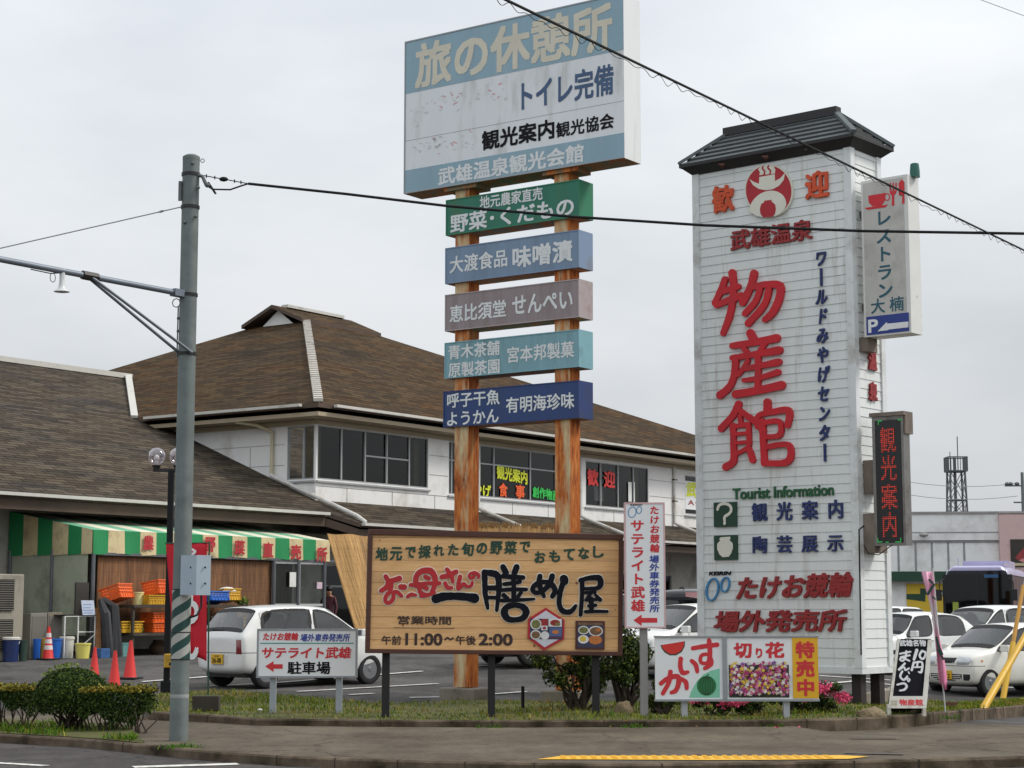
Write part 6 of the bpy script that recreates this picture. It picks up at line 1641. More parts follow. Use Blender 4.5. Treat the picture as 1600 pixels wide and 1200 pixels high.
mb = MB(); mb.tube([gp0 - d * .03, gp0 + d * .5, gp0 + d * 1.15], [.062, .056, .05], 12); mb.build('guard_sleeve', YEL, gg, smooth=True)
mb = MB(); mb.tube([gp0, gp0 + d * 2.6], .008, 6); mb.build('wire', GREYMETAL, gg)
gp0 = G(1567, 1093, .08); gp1 = P(1583, 1004, gp0.y + .5); gp2 = P(1599, 915, gp0.y + 1.0)
gg = thing('guy_guard', 'steeper slim yellow guy wire guard rising behind the thick one', 'guy guard', gp0, 'yellow guy wire guards by the kerb')
mb = MB(); mb.tube([gp0, gp1], [.055, .05], 12); mb.build('guard_sleeve', YEL, gg, smooth=True)
mb = MB(); mb.tube([gp1, gp2], [.04, .036], 10); mb.build('upper_sleeve', mat('orange_guard_plastic', srgb(192, 140, 52), .45, var=.1), gg, smooth=True)
d = gp2 - gp1; mb = MB(); mb.tube([gp0, gp1, gp2, gp2 + d * 2.2], .008, 6); mb.build('wire', GREYMETAL, gg)

# ================================================================ PLANTS
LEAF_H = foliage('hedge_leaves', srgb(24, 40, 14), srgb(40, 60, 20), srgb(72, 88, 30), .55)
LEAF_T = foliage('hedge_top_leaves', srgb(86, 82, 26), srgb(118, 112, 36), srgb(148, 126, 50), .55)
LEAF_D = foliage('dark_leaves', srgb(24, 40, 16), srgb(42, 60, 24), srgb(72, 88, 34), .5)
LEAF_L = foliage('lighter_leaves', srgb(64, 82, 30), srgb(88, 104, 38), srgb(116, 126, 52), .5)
BARK = mat('dark_bark', srgb(64, 54, 44), .9, var=.3, vs=8)
def leaf(mb, p, n, s, rnd, m):
    n = V(n); n = (n + V((rnd.gauss(0, .6), rnd.gauss(0, .6), rnd.gauss(0, .6)))).normalized()
    a = n.cross(V((rnd.gauss(0, 1), rnd.gauss(0, 1), rnd.gauss(0, 1)))).normalized(); b = n.cross(a)
    l_ = s * rnd.uniform(.7, 1.3)
    mb.raw([p - a * l_ * .5, p + b * l_ * .32 + n * l_ * .05, p + a * l_ * .5, p - b * l_ * .32 + n * l_ * .05], [(0, 1, 2, 3)], m)
def stems(mb, base, h, n, spread, rnd, r=.012, top=None):
    for _ in range(n):
        a = rnd.uniform(0, 6.28); p = V(base) + V((rnd.gauss(0, spread[0] * .3), rnd.gauss(0, spread[1] * .3), -.02)); e = V(base) + V((rnd.uniform(-1, 1) * spread[0], rnd.uniform(-1, 1) * spread[1], h * rnd.uniform(.7, 1)))
        mid = p.lerp(e, .5) + V((rnd.gauss(0, .05), rnd.gauss(0, .05), 0)); mb.tube([p, mid, e], [r * rnd.uniform(.8, 1.5), r, r * .5], 5)
hY = 21.9
def boxhedge(px0, px1, ytop, ybot, ybase, label, Y, dep, nleaf, nst, seed):
    rnd = random.Random(seed)
    a = P(px0, ytop, Y); b = P(px1, ybot, Y); base = .12
    t = thing('box_hedge', label, 'hedge', ((a.x + b.x) / 2, Y + dep / 2, base), 'clipped hedge shrubs at the roadside')
    mb = MB(); z0, z1 = b.z, a.z
    for _ in range(nleaf):
        x = rnd.uniform(a.x, b.x); f = rnd.random()
        edge = min(1, 4 * min(x - a.x, b.x - x) / (b.x - a.x) + .55)
        rag = .07 * math.sin(x * 9 + seed) + .05 * math.sin(x * 23)
        if f < .40:
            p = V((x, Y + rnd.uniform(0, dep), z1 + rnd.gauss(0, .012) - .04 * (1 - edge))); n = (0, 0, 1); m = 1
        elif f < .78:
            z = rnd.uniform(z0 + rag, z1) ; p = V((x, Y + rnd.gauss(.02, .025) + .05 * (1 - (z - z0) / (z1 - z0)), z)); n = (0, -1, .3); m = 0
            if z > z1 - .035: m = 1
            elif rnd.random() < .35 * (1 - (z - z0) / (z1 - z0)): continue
        else:
            z = rnd.uniform(z0 + rag + .02, z1); p = V((x, Y + rnd.uniform(0, dep), z)); n = (rnd.gauss(0, 1), -1, .3); m = 0
        leaf(mb, p, n, .034, rnd, m)
    for _ in range(110):
        x = rnd.uniform(a.x, b.x); leaf(mb, V((x, Y + rnd.uniform(0, dep), z1 + rnd.uniform(.01, .06))), (rnd.gauss(0, .6), -1, .5), .04, rnd, rnd.choice((0, 1)))
    o = mb.build('crown', [LEAF_H, LEAF_T], t)
    mb = MB(); k = max(2, int((b.x - a.x) / .13))
    for i in range(nst):
        bx_ = lerp(a.x + .06, b.x - .06, (i + .5) / nst) + rnd.gauss(0, .02)
        stems(mb, (bx_, Y + dep * .5 + rnd.gauss(0, .05), base - .02), z1 - base - .06, 6, (.12, dep * .35), rnd, .008)
    mb.build('trunk', BARK, t)
boxhedge(-60, 52, 1075, 1107, 1135, 'flat topped clipped hedge at the left edge of the photo', 22.3, .5, 7500, 5, 1)
boxhedge(122, 234, 1077, 1126, 1146, 'flat topped clipped hedge between the round bush and the utility pole', 21.6, .5, 8200, 5, 2)
rnd = random.Random(5); t_c = P(106, 1090, 21.85); tb = thing('round_bush', 'large dome shaped clipped bush in the hedge row', 'bush', (t_c.x, 22.05, .12), 'clipped hedge shrubs at the roadside')
rx, rz_ = .44, .34; cz = P(106, 1089, 21.85).z
mb = MB()
for _ in range(13500):
    th = rnd.uniform(0, 6.283); u_ = rnd.uniform(-.62, 1); s_ = math.sqrt(1 - u_ * u_); rr_ = 1 - abs(rnd.gauss(0, .06)) if rnd.random() < .8 else rnd.uniform(.6, 1)
    n = V((s_ * math.cos(th), s_ * math.sin(th), u_)); p = V((t_c.x, 22.05, cz)) + V((n.x * rx, n.y * rx, n.z * rz_)) * rr_
    if u_ < -.3 and rnd.random() < .5: continue
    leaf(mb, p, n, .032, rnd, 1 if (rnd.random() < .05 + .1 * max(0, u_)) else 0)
for k in range(60):
    x = rnd.gauss(-.05, .2); p = V((t_c.x + x, 22.05 + rnd.gauss(0, .1), cz + rz_ * math.sqrt(max(.1, 1 - (x / rx) ** 2)) + rnd.uniform(.0, .05))); leaf(mb, p, (0, -1, 1), .05, rnd, 2)
mb.build('crown', [LEAF_H, LEAF_L, LEAF_L], tb)
mb = MB(); stems(mb, (t_c.x, 22.05, .1), .5, 26, (.34, .2), rnd, .012); mb.build('trunk', BARK, tb)
def shrub(label, c, rx, ry, h, nleaf, seed, base_gap=.25, ls=.05, lift=.0, trunk=.03, group=None, mats=None, lean=0.0):
    rnd = random.Random(seed); c = V(c)
    t = thing('shrub', label, 'shrub', c, group)
    clumps = []
    for _ in range(26):
        a = rnd.uniform(0, 6.283); q = math.sqrt(rnd.random()); z = rnd.uniform(base_gap, 1)
        wz = math.sin(min(1, max(.08, (z - base_gap + .25))) * math.pi * .62) 
        clumps.append((V((math.cos(a) * q * rx * wz + lean * z, math.sin(a) * q * ry * wz, z * h)), rnd.uniform(.10, .19) * (rx + h) * .62))
    mb = MB()
    for _ in range(nleaf):
        cc, r = rnd.choice(clumps); d = V((rnd.gauss(0, 1), rnd.gauss(0, 1), rnd.gauss(0, .75))).normalized(); p = c + cc + d * r * rnd.uniform(.55, 1.08)
        if p.z < c.z + .04: continue
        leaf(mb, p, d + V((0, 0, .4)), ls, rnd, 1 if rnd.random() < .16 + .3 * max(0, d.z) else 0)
    mb.build('crown', mats or [LEAF_D, LEAF_L], t)
    mb = MB()
    for cc, r in clumps[:18]:
        b0_ = c + V((rnd.gauss(0, .06), rnd.gauss(0, .06), -.03)); e = c + cc; m_ = b0_.lerp(e, .45) + V((rnd.gauss(0, .05), rnd.gauss(0, .05), -.03)); mb.tube([b0_, m_, e], [trunk, trunk * .6, trunk * .25], 6)
    mb.build('trunk', BARK, t)
    return t
q = G(905, 1112, .17); shrub('dark leafy shrub with bare lower stems behind the right end of the wooden signboard', (q.x, q.y + .6, vz(q.x, q.y + .6)), .66, .5, 1.08, 5600, 11, .34, group='shrubs along the verge')
q = G(980, 1104, .17); shrub('taller dark shrub beside the grey post of the narrow upright sign', (q.x, q.y + .5, vz(q.x, q.y + .5)), .34, .4, 1.2, 5200, 12, .3, trunk=.035, group='shrubs along the verge')
q = G(1035, 1112, .17); shrub('low dark green shrub below the watermelon panel', (q.x, q.y + .3, vz(q.x, q.y + .3)), .3, .26, .42, 2200, 13, .1, ls=.035, group='shrubs along the verge')
FL = foliage('azalea_flowers', srgb(186, 44, 84), srgb(214, 74, 112), srgb(232, 112, 146), .5)
def azalea(px, py, rx, h, seed, label, nfl, dy=.35):
    q = G(px, py, .17); c = V((q.x, q.y + dy, vz(q.x, q.y + dy))); rnd = random.Random(seed)
    t = shrub(label, c, rx, .3, h, 3000, seed, .05, ls=.034, group='pink azaleas under the produce sign', trunk=.012)
    t.name = 'azalea'; t['category'] = 'azalea'; OFF[t.name] = OFF.get('shrub', c) if False else c
    mb = MB()
    cl = [(rnd.uniform(-.9, .9) * rx, rnd.uniform(-.3, .2), rnd.uniform(.35, .95) * h) for _ in range(max(3, nfl // 45))]
    for _ in range(nfl):
        x, y, z = rnd.choice(cl); p = c + V((x + rnd.gauss(0, .05), y - .06 + rnd.gauss(0, .05), z + rnd.gauss(0, .035)))
        for k in range(4): leaf(mb, p + V((rnd.gauss(0, .012), rnd.gauss(0, .012), rnd.gauss(0, .012))), (0, -1, .5), .03, rnd, 0)
    o = mb.build('blossoms', FL, t); o['kind'] = 'stuff'
azalea(1122, 1112, .34, .4, 31, 'azalea with a few pink blossoms, leftmost under the produce sign', 120)
azalea(1180, 1114, .3, .36, 32, 'azalea half hidden behind the right post of the produce sign', 150)
azalea(1255, 1112, .32, .46, 33, 'azalea in full pink bloom under the yellow panel', 420)
azalea(1300, 1112, .26, .36, 34, 'small azalea with scattered pink blossoms at the foot of the tower', 170)
mb = MB(); rnd = random.Random(40)
for px, py in ((1212, 1137), (1250, 1137), (1213, 1138), (1156, 1133)):
    q = G(px, py, .1)
    for _ in range(4): leaf(mb, q + V((rnd.gauss(0, .03), rnd.gauss(0, .03), .012)), (0, 0, 1), .035, rnd, 0)
o = mb.build('fallen_petals', FL); o['kind'] = 'stuff'; o['label'] = 'pink petals fallen on the pavement by the kerb'
def rock(px, py, rx, h, seed, label, dy=.15):
    q = G(px, py, .17); rnd = random.Random(seed); bm = bmesh.new(); bmesh.ops.create_icosphere(bm, subdivisions=3, radius=1)
    from mathutils import noise as mn
    for v in bm.verts:
        k = 1 + .28 * mn.noise(v.co * 1.3 + V((seed, 0, 0))) + .1 * mn.noise(v.co * 4 + V((seed, 3, 0))); v.co = V((v.co.x * rx * k, v.co.y * rx * .8 * k, max(-.02, v.co.z * h * k)))
    me = bpy.data.meshes.new('rock'); bm.to_mesh(me); bm.free(); me.materials.append(mat('mossy_rock', srgb(126, 110, 84), .9, var=.3, vs=6, dirt=srgb(70, 66, 44), ds=5, bmp=.3))
    o = bpy.data.objects.new('rock', me); COL.objects.link(o); o.location = (q.x, q.y + dy, vz(q.x, q.y + dy) + .0); tag(o, label, 'rock', 'rocks on the verge'); return o
rock(1366, 1120, .2, .13, 3, 'brown rock at the foot of the black street board'); rock(975, 1112, .13, .14, 5, 'small brown rock at the foot of the narrow upright sign'); rock(1434, 1114, .14, .1, 8, 'pale rock half hidden behind the black street board', .3)
q = G(320, 1110, .14); mb = MB(); mb.box((q.x, q.y + .12, q.z + .09), (.36, .16, .2)); tag(mb.build('concrete_block', mat('dark_concrete_block', srgb(64, 58, 50), .9, var=.25), loc=q, bevel=.01), 'dark concrete block lying in the grass beside the utility pole', 'block')
q = G(817, 1104, .16); mb = MB(); mb.box((q.x, q.y + .1, q.z + .12), (.045, .045, .3)); tag(mb.build('stake', BLACK, loc=q), 'short black stake in the grass between the rusty posts', 'stake')
q = G(973, 1098, .16); mb = MB(); mb.tube([(q.x, q.y + .1, q.z - .02), (q.x + .01, q.y + .1, q.z + .36)], .012, 6); tag(mb.build('stake', GREYMETAL, loc=q), 'thin grey stake in the grass behind the small rock', 'stake')
mb = MB(); mb2 = MB(); q = G(1490, 1106, .13); mb.box((q.x, q.y + .2, q.z + .03), (.2, .1, .1)); tag(mb.build('brick', mat('brown_brick', srgb(96, 66, 52), .9, var=.25), loc=q), 'brown brick lying in the grass beside the pink banner pole', 'brick')
q = G(406, 1110, .17); mb = MB(); mb.ball((q.x, q.y, q.z + .01), .03, 7, sq=(1.3, .9, .5)); tag(mb.build('litter', SIGNWHITE, loc=q), 'scrap of white litter in the grass left of the low white sign', 'litter')

# ================================================================ MARKET STALL GOODS
def cone(px, pb, hpx, label, white=False, dark=False, first=[None]):
    q = G(px, pb); h = .7
    if first[0] is None:
        t = local_thing('traffic_cone', label, 'traffic cone', q, 0, 'red traffic cones in the car park')
        mb = MB(); mb.lathe([(.135, .03), (.12, .06), (.03, .68), (.028, .7), (0, .7)], (0, 0, 0), 20); mb.build('cone_body', mat('red_cone_plastic', srgb(212, 44, 40), .5, var=.06), t, smooth=True)
        mb = MB(); mb.box((0, 0, .018), (.38, .38, .036)); mb.build('base', mat('red_cone_base', srgb(196, 40, 40), .6, var=.1), t, bevel=.012)
        first[0] = t; r = t
    else:
        s = first[0]; r = s.copy(); COL.objects.link(r); r.location = q
        for c in s.children: d = c.copy(); COL.objects.link(d); d.parent = r
    r['label'] = label; r.rotation_euler = (0, 0, px * .37)
    sc = hpx / FPX * q.y / .7; r.scale = (sc * .95, sc * .95, sc)
    if dark:
        b = [c for c in r.children if c.name.startswith('base')][0]; b.data = b.data.copy(); b.data.materials[0] = RUBBER
    if white:
        mb = MB()
        for z in (.26, .39, .52): mb.lathe([(.03 + .09 * (.68 - z + .045) / .62 * 1.0 + .004, z - .045), (.03 + .09 * (.68 - z - .045) / .62 + .004, z + .045)], (0, 0, 0), 20, caps=False, ang=1)
        o = mb.build('white_mark', mat('white_cone_mark', srgb(216, 206, 204), .5), r); o.scale = (1, 1, 1)
    return r
cone(203, 1061, 59, 'largest red traffic cone with a black base, in the middle of the empty bay', dark=True)
cone(147, 1062, 50, 'red traffic cone half hidden behind the round bush')
cone(178.5, 1076, 58, 'red traffic cone standing nearest the clipped hedge')
cone(75, 1031, 51, 'red traffic cone with white marks in front of the buckets', white=True)
def bucket(px, pt, pb, wpx, m, label, b=-2.1, handle=False, lid=None, taper=.85, grp='buckets and tubs in front of the stall', base=None):
    q = hz(px, pb, b)
    if base: q.z = base
    k = q.y / FPX; r = wpx * k / 2; top = hall_pt(px, pt, b).z; h = max(.12, top - q.z)
    t = thing('bucket', label, 'bucket', q, grp)
    mb = MB(); mb.lathe([(r * taper, 0), (r, h), (r * 1.06, h), (r * 1.06, h - .03), (r * 1.0, h - .03)], q, 20, caps=False); mb.lathe([(0, .01), (r * taper * .97, .01), (r * .95, h * .98), (r, h)], q, 20, caps=False); mb.lathe([(r * taper, 0), (r * taper * .97, .01)], q, 20, caps=False)
    mb.build('shell', m, t, smooth=True)
    if lid: mb = MB(); mb.lathe([(r * 1.09, h - .02), (r * 1.09, h + .02), (r * .9, h + .035), (0, h + .035)], q, 20); mb.build('lid', lid, t)
    if handle: mb = MB(); mb.tube([q + V((r * math.cos(a), -r * .3 * math.sin(a), h - .05 - r * .9 * math.sin(a))) for a in [math.pi * j / 10 for j in range(11)]], .008, 5); mb.build('handle', WHITE, t)
    return t
CBLUE = mat('blue_plastic', srgb(30, 96, 184), .4, var=.05); CDBLUE = mat('dark_blue_plastic', srgb(28, 46, 92), .4, var=.1); CYEL = mat('pale_yellow_plastic', srgb(222, 212, 110), .4, var=.04); CWHT = mat('white_plastic', srgb(206, 204, 196), .4, var=.05); CTEAL = mat('pale_turquoise_plastic', srgb(140, 196, 190), .4, var=.05); CCRM = mat('cream_plastic', srgb(226, 214, 150), .4, var=.05); CAMB = mat('amber_plastic', srgb(178, 140, 56), .4, var=.08)
bucket(17, 998, 1021, 26, CDBLUE, 'dark blue bucket with a white lid at the left edge', handle=True, lid=CWHT)
bucket(57, 998, 1024, 12, CBLUE, 'slim blue bucket left of the marked cone', b=-2.05); bucket(67, 997, 1023, 14, CAMB, 'amber bucket behind the marked cone', b=-2.0)
bucket(83, 998, 1025, 25, CBLUE, 'bright blue bucket right of the marked cone', b=-2.1); bucket(104, 997, 1024, 22, CWHT, 'white lidded pail beside the blue bucket', b=-2.1, lid=CWHT); bucket(129, 1005, 1026, 24, CYEL, 'pale yellow bucket in front of the white rack', b=-2.5, taper=.8)
bucket(192, 1004, 1021, 24, CTEAL, 'turquoise tub under the crate shelf', b=-2.3, taper=.95); bucket(36, 1000, 1022, 14, mat('dark_green_plastic', srgb(40, 62, 52), .5), 'dark green bin beside the air conditioner', b=-2.2)
def crate(label, c, l, w_, h, m, tilt=0, yaw=0, group='plastic crates on the stall shelf', name='crate'):
    t = local_thing(name, label, 'crate', c, 0, group); t.rotation_euler = (tilt, 0, yaw)
    mb = MB(); th = .018; sl = .03
    for s in (-1, 1):
        for z0, z1 in ((0, .35), (.44, .58), (.67, .8), (.88, 1)):
            mb.box((0, s * (w_ / 2 + sl * (z0 + z1) / 2 - th / 2), h * (z0 + z1) / 2), (l + .05, th, h * (z1 - z0))); mb.box((s * (l / 2 + sl * (z0 + z1) / 2 - th / 2), 0, h * (z0 + z1) / 2), (th, w_ + .05, h * (z1 - z0)))
        for k in range(6): f = (k + .5) / 6 - .5; mb.box((f * l, s * (w_ / 2 + sl * .5 - th / 2), h / 2), (.022, th * 1.1, h)); mb.box((s * (l / 2 + sl * .5 - th / 2), f * w_, h / 2), (th * 1.1, .022, h))
    mb.build('sides', m, t); mb = MB(); mb.box((0, 0, .009), (l, w_, .017)); mb.build('bottom', m, t)
    mb = MB()
    for s in (-1, 1): mb.box((0, s * (w_ / 2 + sl), h), (l + .1, .03, .022)); mb.box((s * (l / 2 + sl), 0, h), (.03, w_ + .04, .0215))
    mb.build('rim', m, t); return t
CORG = mat('orange_crate_plastic', srgb(226, 96, 28), .45, var=.08); CYC = mat('yellow_crate_plastic', srgb(206, 158, 34), .45, var=.08)
yaw = math.atan2(U.y, U.x)
SHB = -2.15
sL, sR = hit(186, 960, b=SHB)[0], hit(380, 960, b=SHB)[0]
gs = hz(280, 1020, SHB).z
z_t, z_m = hall_pt(230, 945, SHB - .4).z, hall_pt(230, 989, SHB - .4).z
sh = thing('shelf_rack', 'dark two tier shelf rack holding plastic crates under the awning', 'shelf', hz(280, 1020, SHB))
DW = mat('dark_weathered_wood', srgb(66, 58, 50), .85, var=.3, vs=4)
for zz in (z_t, z_m):
    mb = MB(); c = B((sL + sR) / 2, SHB, 1); mb.box((c.x, c.y, zz - .03), ((sR - sL) * SB, .95, .06), 0, (U, W_, Z)); mb.build('shelf_board', DW, sh)
for f in (0.01, .5, .99):
    for e in (-.36, .36):
        c = B(lerp(sL, sR, f), SHB + e, 1); mb = MB(); mb.box((c.x, c.y, (z_t + gs) / 2 - .03), (.06, .06, z_t - gs - .06), 0, (U, W_, Z)); mb.build('leg', DW, sh)
def onshelf(px, z, db=-.1):
    a = hit(px, 960, b=SHB + db)[0]; c = B(a, SHB + db, 1); return V((c.x, c.y, z))
crate('orange crate tilted forward on the upper shelf, left end', onshelf(185, z_t + .1, -.05), .62, .42, .3, CORG, R(-18), yaw + R(20)); bucket(214.5, 925, 949, 19, CCRM, 'cream tub between the crates on the upper shelf', b=SHB, grp=None, base=z_t)
o = bpy.data.objects['bucket.007'] if 'bucket.007' in bpy.data.objects else None
crate('yellow crate next to the cream tub on the upper shelf', onshelf(236, z_t + .01), .5, .36, .2, CYC, 0, yaw); crate('orange crate stacked on the yellow crate on the upper shelf', onshelf(247, z_t + .225, .05), .58, .4, .3, CORG, R(-10), yaw + R(14))
crate('yellow crate on the lower shelf, left end', onshelf(196, z_m + .01), .58, .4, .24, CYC, 0, yaw); crate('orange crate on the lower shelf, bottom of the stacked pair', onshelf(245, z_m + .01), .58, .4, .22, CORG, 0, yaw); crate('orange crate on the lower shelf, top of the stacked pair', onshelf(245, z_m + .24), .58, .4, .2, CORG, 0, yaw)
crate('blue crate tilted on the upper shelf to the right of the red banner', onshelf(334, z_t + .06), .6, .4, .2, CBLUE, R(-14), yaw); crate('yellow crate with a white bag at the right end of the upper shelf', onshelf(352, z_t + .08, .1), .62, .42, .26, CYC, R(-10), yaw + R(8))
crate('dark blue crate on the lower shelf to the right of the red banner', onshelf(345, z_m + .01), .62, .42, .2, mat('mid_blue_crate', srgb(46, 84, 142), .5), 0, yaw); crate('yellow crate at the right end of the lower shelf', onshelf(366, z_m + .01, .15), .5, .36, .3, CYC, 0, yaw)
mb = MB(); c = onshelf(354, z_t + .33, .1); mb.ball(c, .2, 12, sq=(1.1, .8, .5)); tag(mb.build('plastic_bag', WHITE, loc=c, smooth=True), 'white plastic bag lying in the yellow crate on the upper shelf', 'bag')
mb = MB(); c = onshelf(346, z_m + .26, -.05); mb.box(c, (.42, .3, .012), 0, (U, (W_ + Z * .7).normalized(), (Z - W_ * .7).normalized())); tag(mb.build('white_lid', WHITE, loc=c), 'white board leaning in the dark blue crate', 'board')
rnd = random.Random(77); mb = MB(); c = onshelf(216, z_m + .02, -.1)
for _ in range(160): leaf(mb, c + V((rnd.gauss(0, .07), rnd.gauss(0, .07), abs(rnd.gauss(.06, .05)))), (0, -1, .6), .07, rnd, 0)
tag(mb.build('vegetables', LEAF_L, loc=c), 'bunch of green vegetables between the crates on the lower shelf', 'vegetables')
mb = MB(); c = onshelf(378, z_t + .02, .1)
for _ in range(260): leaf(mb, c + V((rnd.gauss(0, .065), rnd.gauss(0, .06), abs(rnd.gauss(.06, .045)))), (0, -1, .6), .08, rnd, 0)
tag(mb.build('vegetables', LEAF_L, loc=c), 'leafy green plants above the white hatchback roof at the right end of the shelf', 'plants')
c = hz(247, 1017, SHB); mb = MB(); mb.lathe([(.12, 0), (.2, .1), (.21, .18), (.12, .3), (.13, .33), (.1, .33)], c, 18); tag(mb.build('jar', mat('dark_glazed_pot', srgb(70, 54, 44), .3, var=.3), loc=c, smooth=True), 'dark glazed pot under the shelf behind the black lamp post', 'pot')
c = hz(160, 1024, -2.6); mb = MB(); mb.box(c + Z * .1, (.26, .2, .2), 0, (U, W_, Z)); o = tag(mb.build('small_box', mat('blue_printed_box', srgb(48, 88, 140), .5, var=.3, vs=14), loc=c, bevel=.008), 'small blue box on the ground right of the yellow bucket', 'box')
# air conditioner, cabinets, rack, board, tarpaulin, planks
def acpt(px, py, b): return hall_pt(px, py, b)
ACM = mat('beige_appliance_metal', srgb(150, 144, 130), .6, var=.05, dirt=srgb(110, 104, 92), ds=2)
q = hz(20, 1011, -2.0); top = hall_pt(20, 897, -2.0).z; aw0, aw1 = hit(-22, 950, b=-2.0)[0], hit(38, 950, b=-2.0)[0]
ac = thing('air_conditioner', 'tall beige air conditioning unit with two grilles at the left edge of the stall', 'air conditioner', q)
c = B((aw0 + aw1) / 2, -1.75, 1); mb = MB(); mb.box((c.x, c.y, (q.z + top) / 2), ((aw1 - aw0) * SB, .5, top - q.z), 0, (U, W_, Z)); mb.build('casing', ACM, ac, bevel=.02)
for f in (.3, .76):
    mb = MB(); cc = B(lerp(aw0, aw1, .38), -2.0, 1); zz = lerp(q.z, top, f); hh = (top - q.z) * .36
    cc2 = cc - W_ * .005
    mb.box((cc2.x, cc2.y, zz), ((aw1 - aw0) * SB * .66, .02, hh), 0, (U, W_, Z)); g_ = mb.build('fan_opening', DARKMETAL, ac)
    mb = MB()
    for k in range(14): mb.box(V((cc2.x, cc2.y, lerp(zz - hh * .47, zz + hh * .47, k / 13))) - W_ * .014, ((aw1 - aw0) * SB * .64, .008, .008), 0, (U, W_, Z))
    mb.build('grille', ACM, g_)
for px0, px1, pt, lab in ((48, 75, 958, 'low grey cabinet between the air conditioner and the white rack, left one'), (75, 99, 957, 'low brownish grey cabinet left of the white rack')):
    a0, a1 = hit(px0, 980, b=-1.9)[0], hit(px1, 980, b=-1.9)[0]; q = hz((px0 + px1) / 2, 1018, -1.9); top = hall_pt(px0, pt, -1.9).z; c = B((a0 + a1) / 2, -1.7, 1)
    t = thing('cabinet', lab, 'cabinet', q); mb = MB(); mb.box((c.x, c.y, (q.z + top) / 2), ((a1 - a0) * SB - .02, .4, top - q.z), 0, (U, W_, Z)); mb.build('casing', mat('grey_cabinet_%s' % ('left' if px0 < 60 else 'right'), srgb(124, 122, 112) if px0 < 60 else srgb(122, 112, 98), .6, var=.08), t, bevel=.01)
    mb = MB(); mb.box(V((c.x, c.y, (q.z + top) / 2)) - W_ * .205, ((a1 - a0) * SB * .8, .01, (top - q.z) * .85), 0, (U, W_, Z)); mb.build('door', mat('cabinet_door', srgb(108, 104, 96), .6, var=.1), t)
q = hz(125, 1022, -2.2); rk = thing('wire_rack', 'white metal rack frame beside the crate shelf', 'rack', q)
a0, a1 = hit(101, 980, b=-2.2)[0], hit(148, 980, b=-2.2)[0]; top = hall_pt(120, 963, -2.2).z; am = hit(122, 980, b=-2.2)[0]
pt_ = lambda a, z, b=-2.2: V((B(a, b, 1).x, B(a, b, 1).y, z))
for a in (a0, am, a1):
    mb = MB(); mb.tube([pt_(a, q.z), pt_(a, top)], .016, 6); mb.build('leg', WHITE, rk)
mb = MB()
for p0, p1 in (((a0, top), (a1, top)), ((am, lerp(q.z, top, .62)), (a1, lerp(q.z, top, .62))), ((am, lerp(q.z, top, .2)), (a1, lerp(q.z, top, .55)))): mb.tube([pt_(*p0), pt_(*p1)], .013, 6)
mb.build('rail', WHITE, rk)
mb = MB(); c = (pt_(a0, top) + pt_(a1, top)) / 2; mb.box(c + W_ * .2 + Z * .02, ((a1 - a0) * SB, .42, .03), 0, (U, W_, Z)); mb.build('top_shelf', DARKMETAL, rk)
bk_ = Board(B(0, -2.15, 2), U, (Z + W_ * .2).normalized(), (-W_ + Z * .2).normalized())
mb = MB(); bk_.quad(mb, (127, 938), (149, 961), -.015, 0); nbd = mb.build('notice_board', mat('pale_blue_notice', srgb(172, 182, 198), .5, var=.08), loc=bk_.px(138, 960)); tag(nbd, 'pale blue notice board propped on the white rack', 'notice board')
mb = MB()
for y in (944, 949, 953, 957): bk_.quad(mb, (130, y), (130 + (y * 7 % 6) + 11, y + 1.2), .001, .003)
mb.build('faded_writing', mat('faded_blue_ink', srgb(110, 130, 176), .5), nbd)
mb = MB(); p0 = hz(162, 1022, -2.4); p1 = hall_pt(158, 936, -2.3)
for k, (x0, x1, y0) in enumerate(((160, 186, 936), (172, 178, 944))):
    mb.tube([hz(x1, 1022, -2.5) + Z * .02, hall_pt(lerp(x0, x1, .75), 950, -2.4), hall_pt(x0, y0, -2.2)], [.09, .1, .07], 8)
mb.tube([hz(170, 1022, -2.5), hall_pt(165, 960, -2.45), hall_pt(157, 938, -2.2)], [.12, .11, .06], 8)
tag(mb.build('rolled_tarpaulin', mat('black_tarpaulin', srgb(40, 40, 42), .5, var=.3, vs=6), loc=p0, smooth=True), 'rolled black tarpaulin leaning against the left end of the crate shelf', 'tarpaulin')
mb = MB(); mb.beam(hz(154, 1022, -2.35), hall_pt(152, 950, -2.1), .12, .03); tag(mb.build('plank', wood('orange_brown_plank', srgb(160, 110, 62), srgb(120, 80, 46), 3.0), loc=p0), 'brown plank leaning between the white rack and the black tarpaulin', 'plank')
mb = MB(); bk2 = Board(B(0, -1.75, 2), U, Z, -W_); bk2.quad(mb, (117, 910), (136, 960), 0, .04); tag(mb.build('folded_table', mat('dark_folded_table', srgb(52, 50, 46), .6, var=.2), loc=bk2.px(126, 960)), 'dark folded table standing behind the notice board', 'table')
# reed screens
def reedscreen(mb, tl, tr, bl, br, ny=8, nx_=24, amp=.008):
    tl, tr, bl, br = map(V, (tl, tr, bl, br)); n = (tr - tl).cross(bl - tl).normalized(); w0 = (tr - tl).length; h0 = (bl - tl).length
    P_ = lambda i, j: tl.lerp(tr, i / nx_).lerp(bl.lerp(br, i / nx_), j / ny) + n * amp * math.sin(i / nx_ * 9 + j * .3)
    for j in range(ny):
        for i in range(nx_):
            mb.face([P_(i, j), P_(i + 1, j), P_(i + 1, j + 1), P_(i, j + 1)], 0, [(i / nx_ * w0, -j / ny * h0), ((i + 1) / nx_ * w0, -j / ny * h0), ((i + 1) / nx_ * w0, -(j + 1) / ny * h0), (i / nx_ * w0, -(j + 1) / ny * h0)])
SUD = reed('reed_screen', srgb(150, 108, 72), srgb(72, 50, 36)); SUDL = reed('pale_reed_screen', srgb(196, 156, 98), srgb(98, 70, 38))
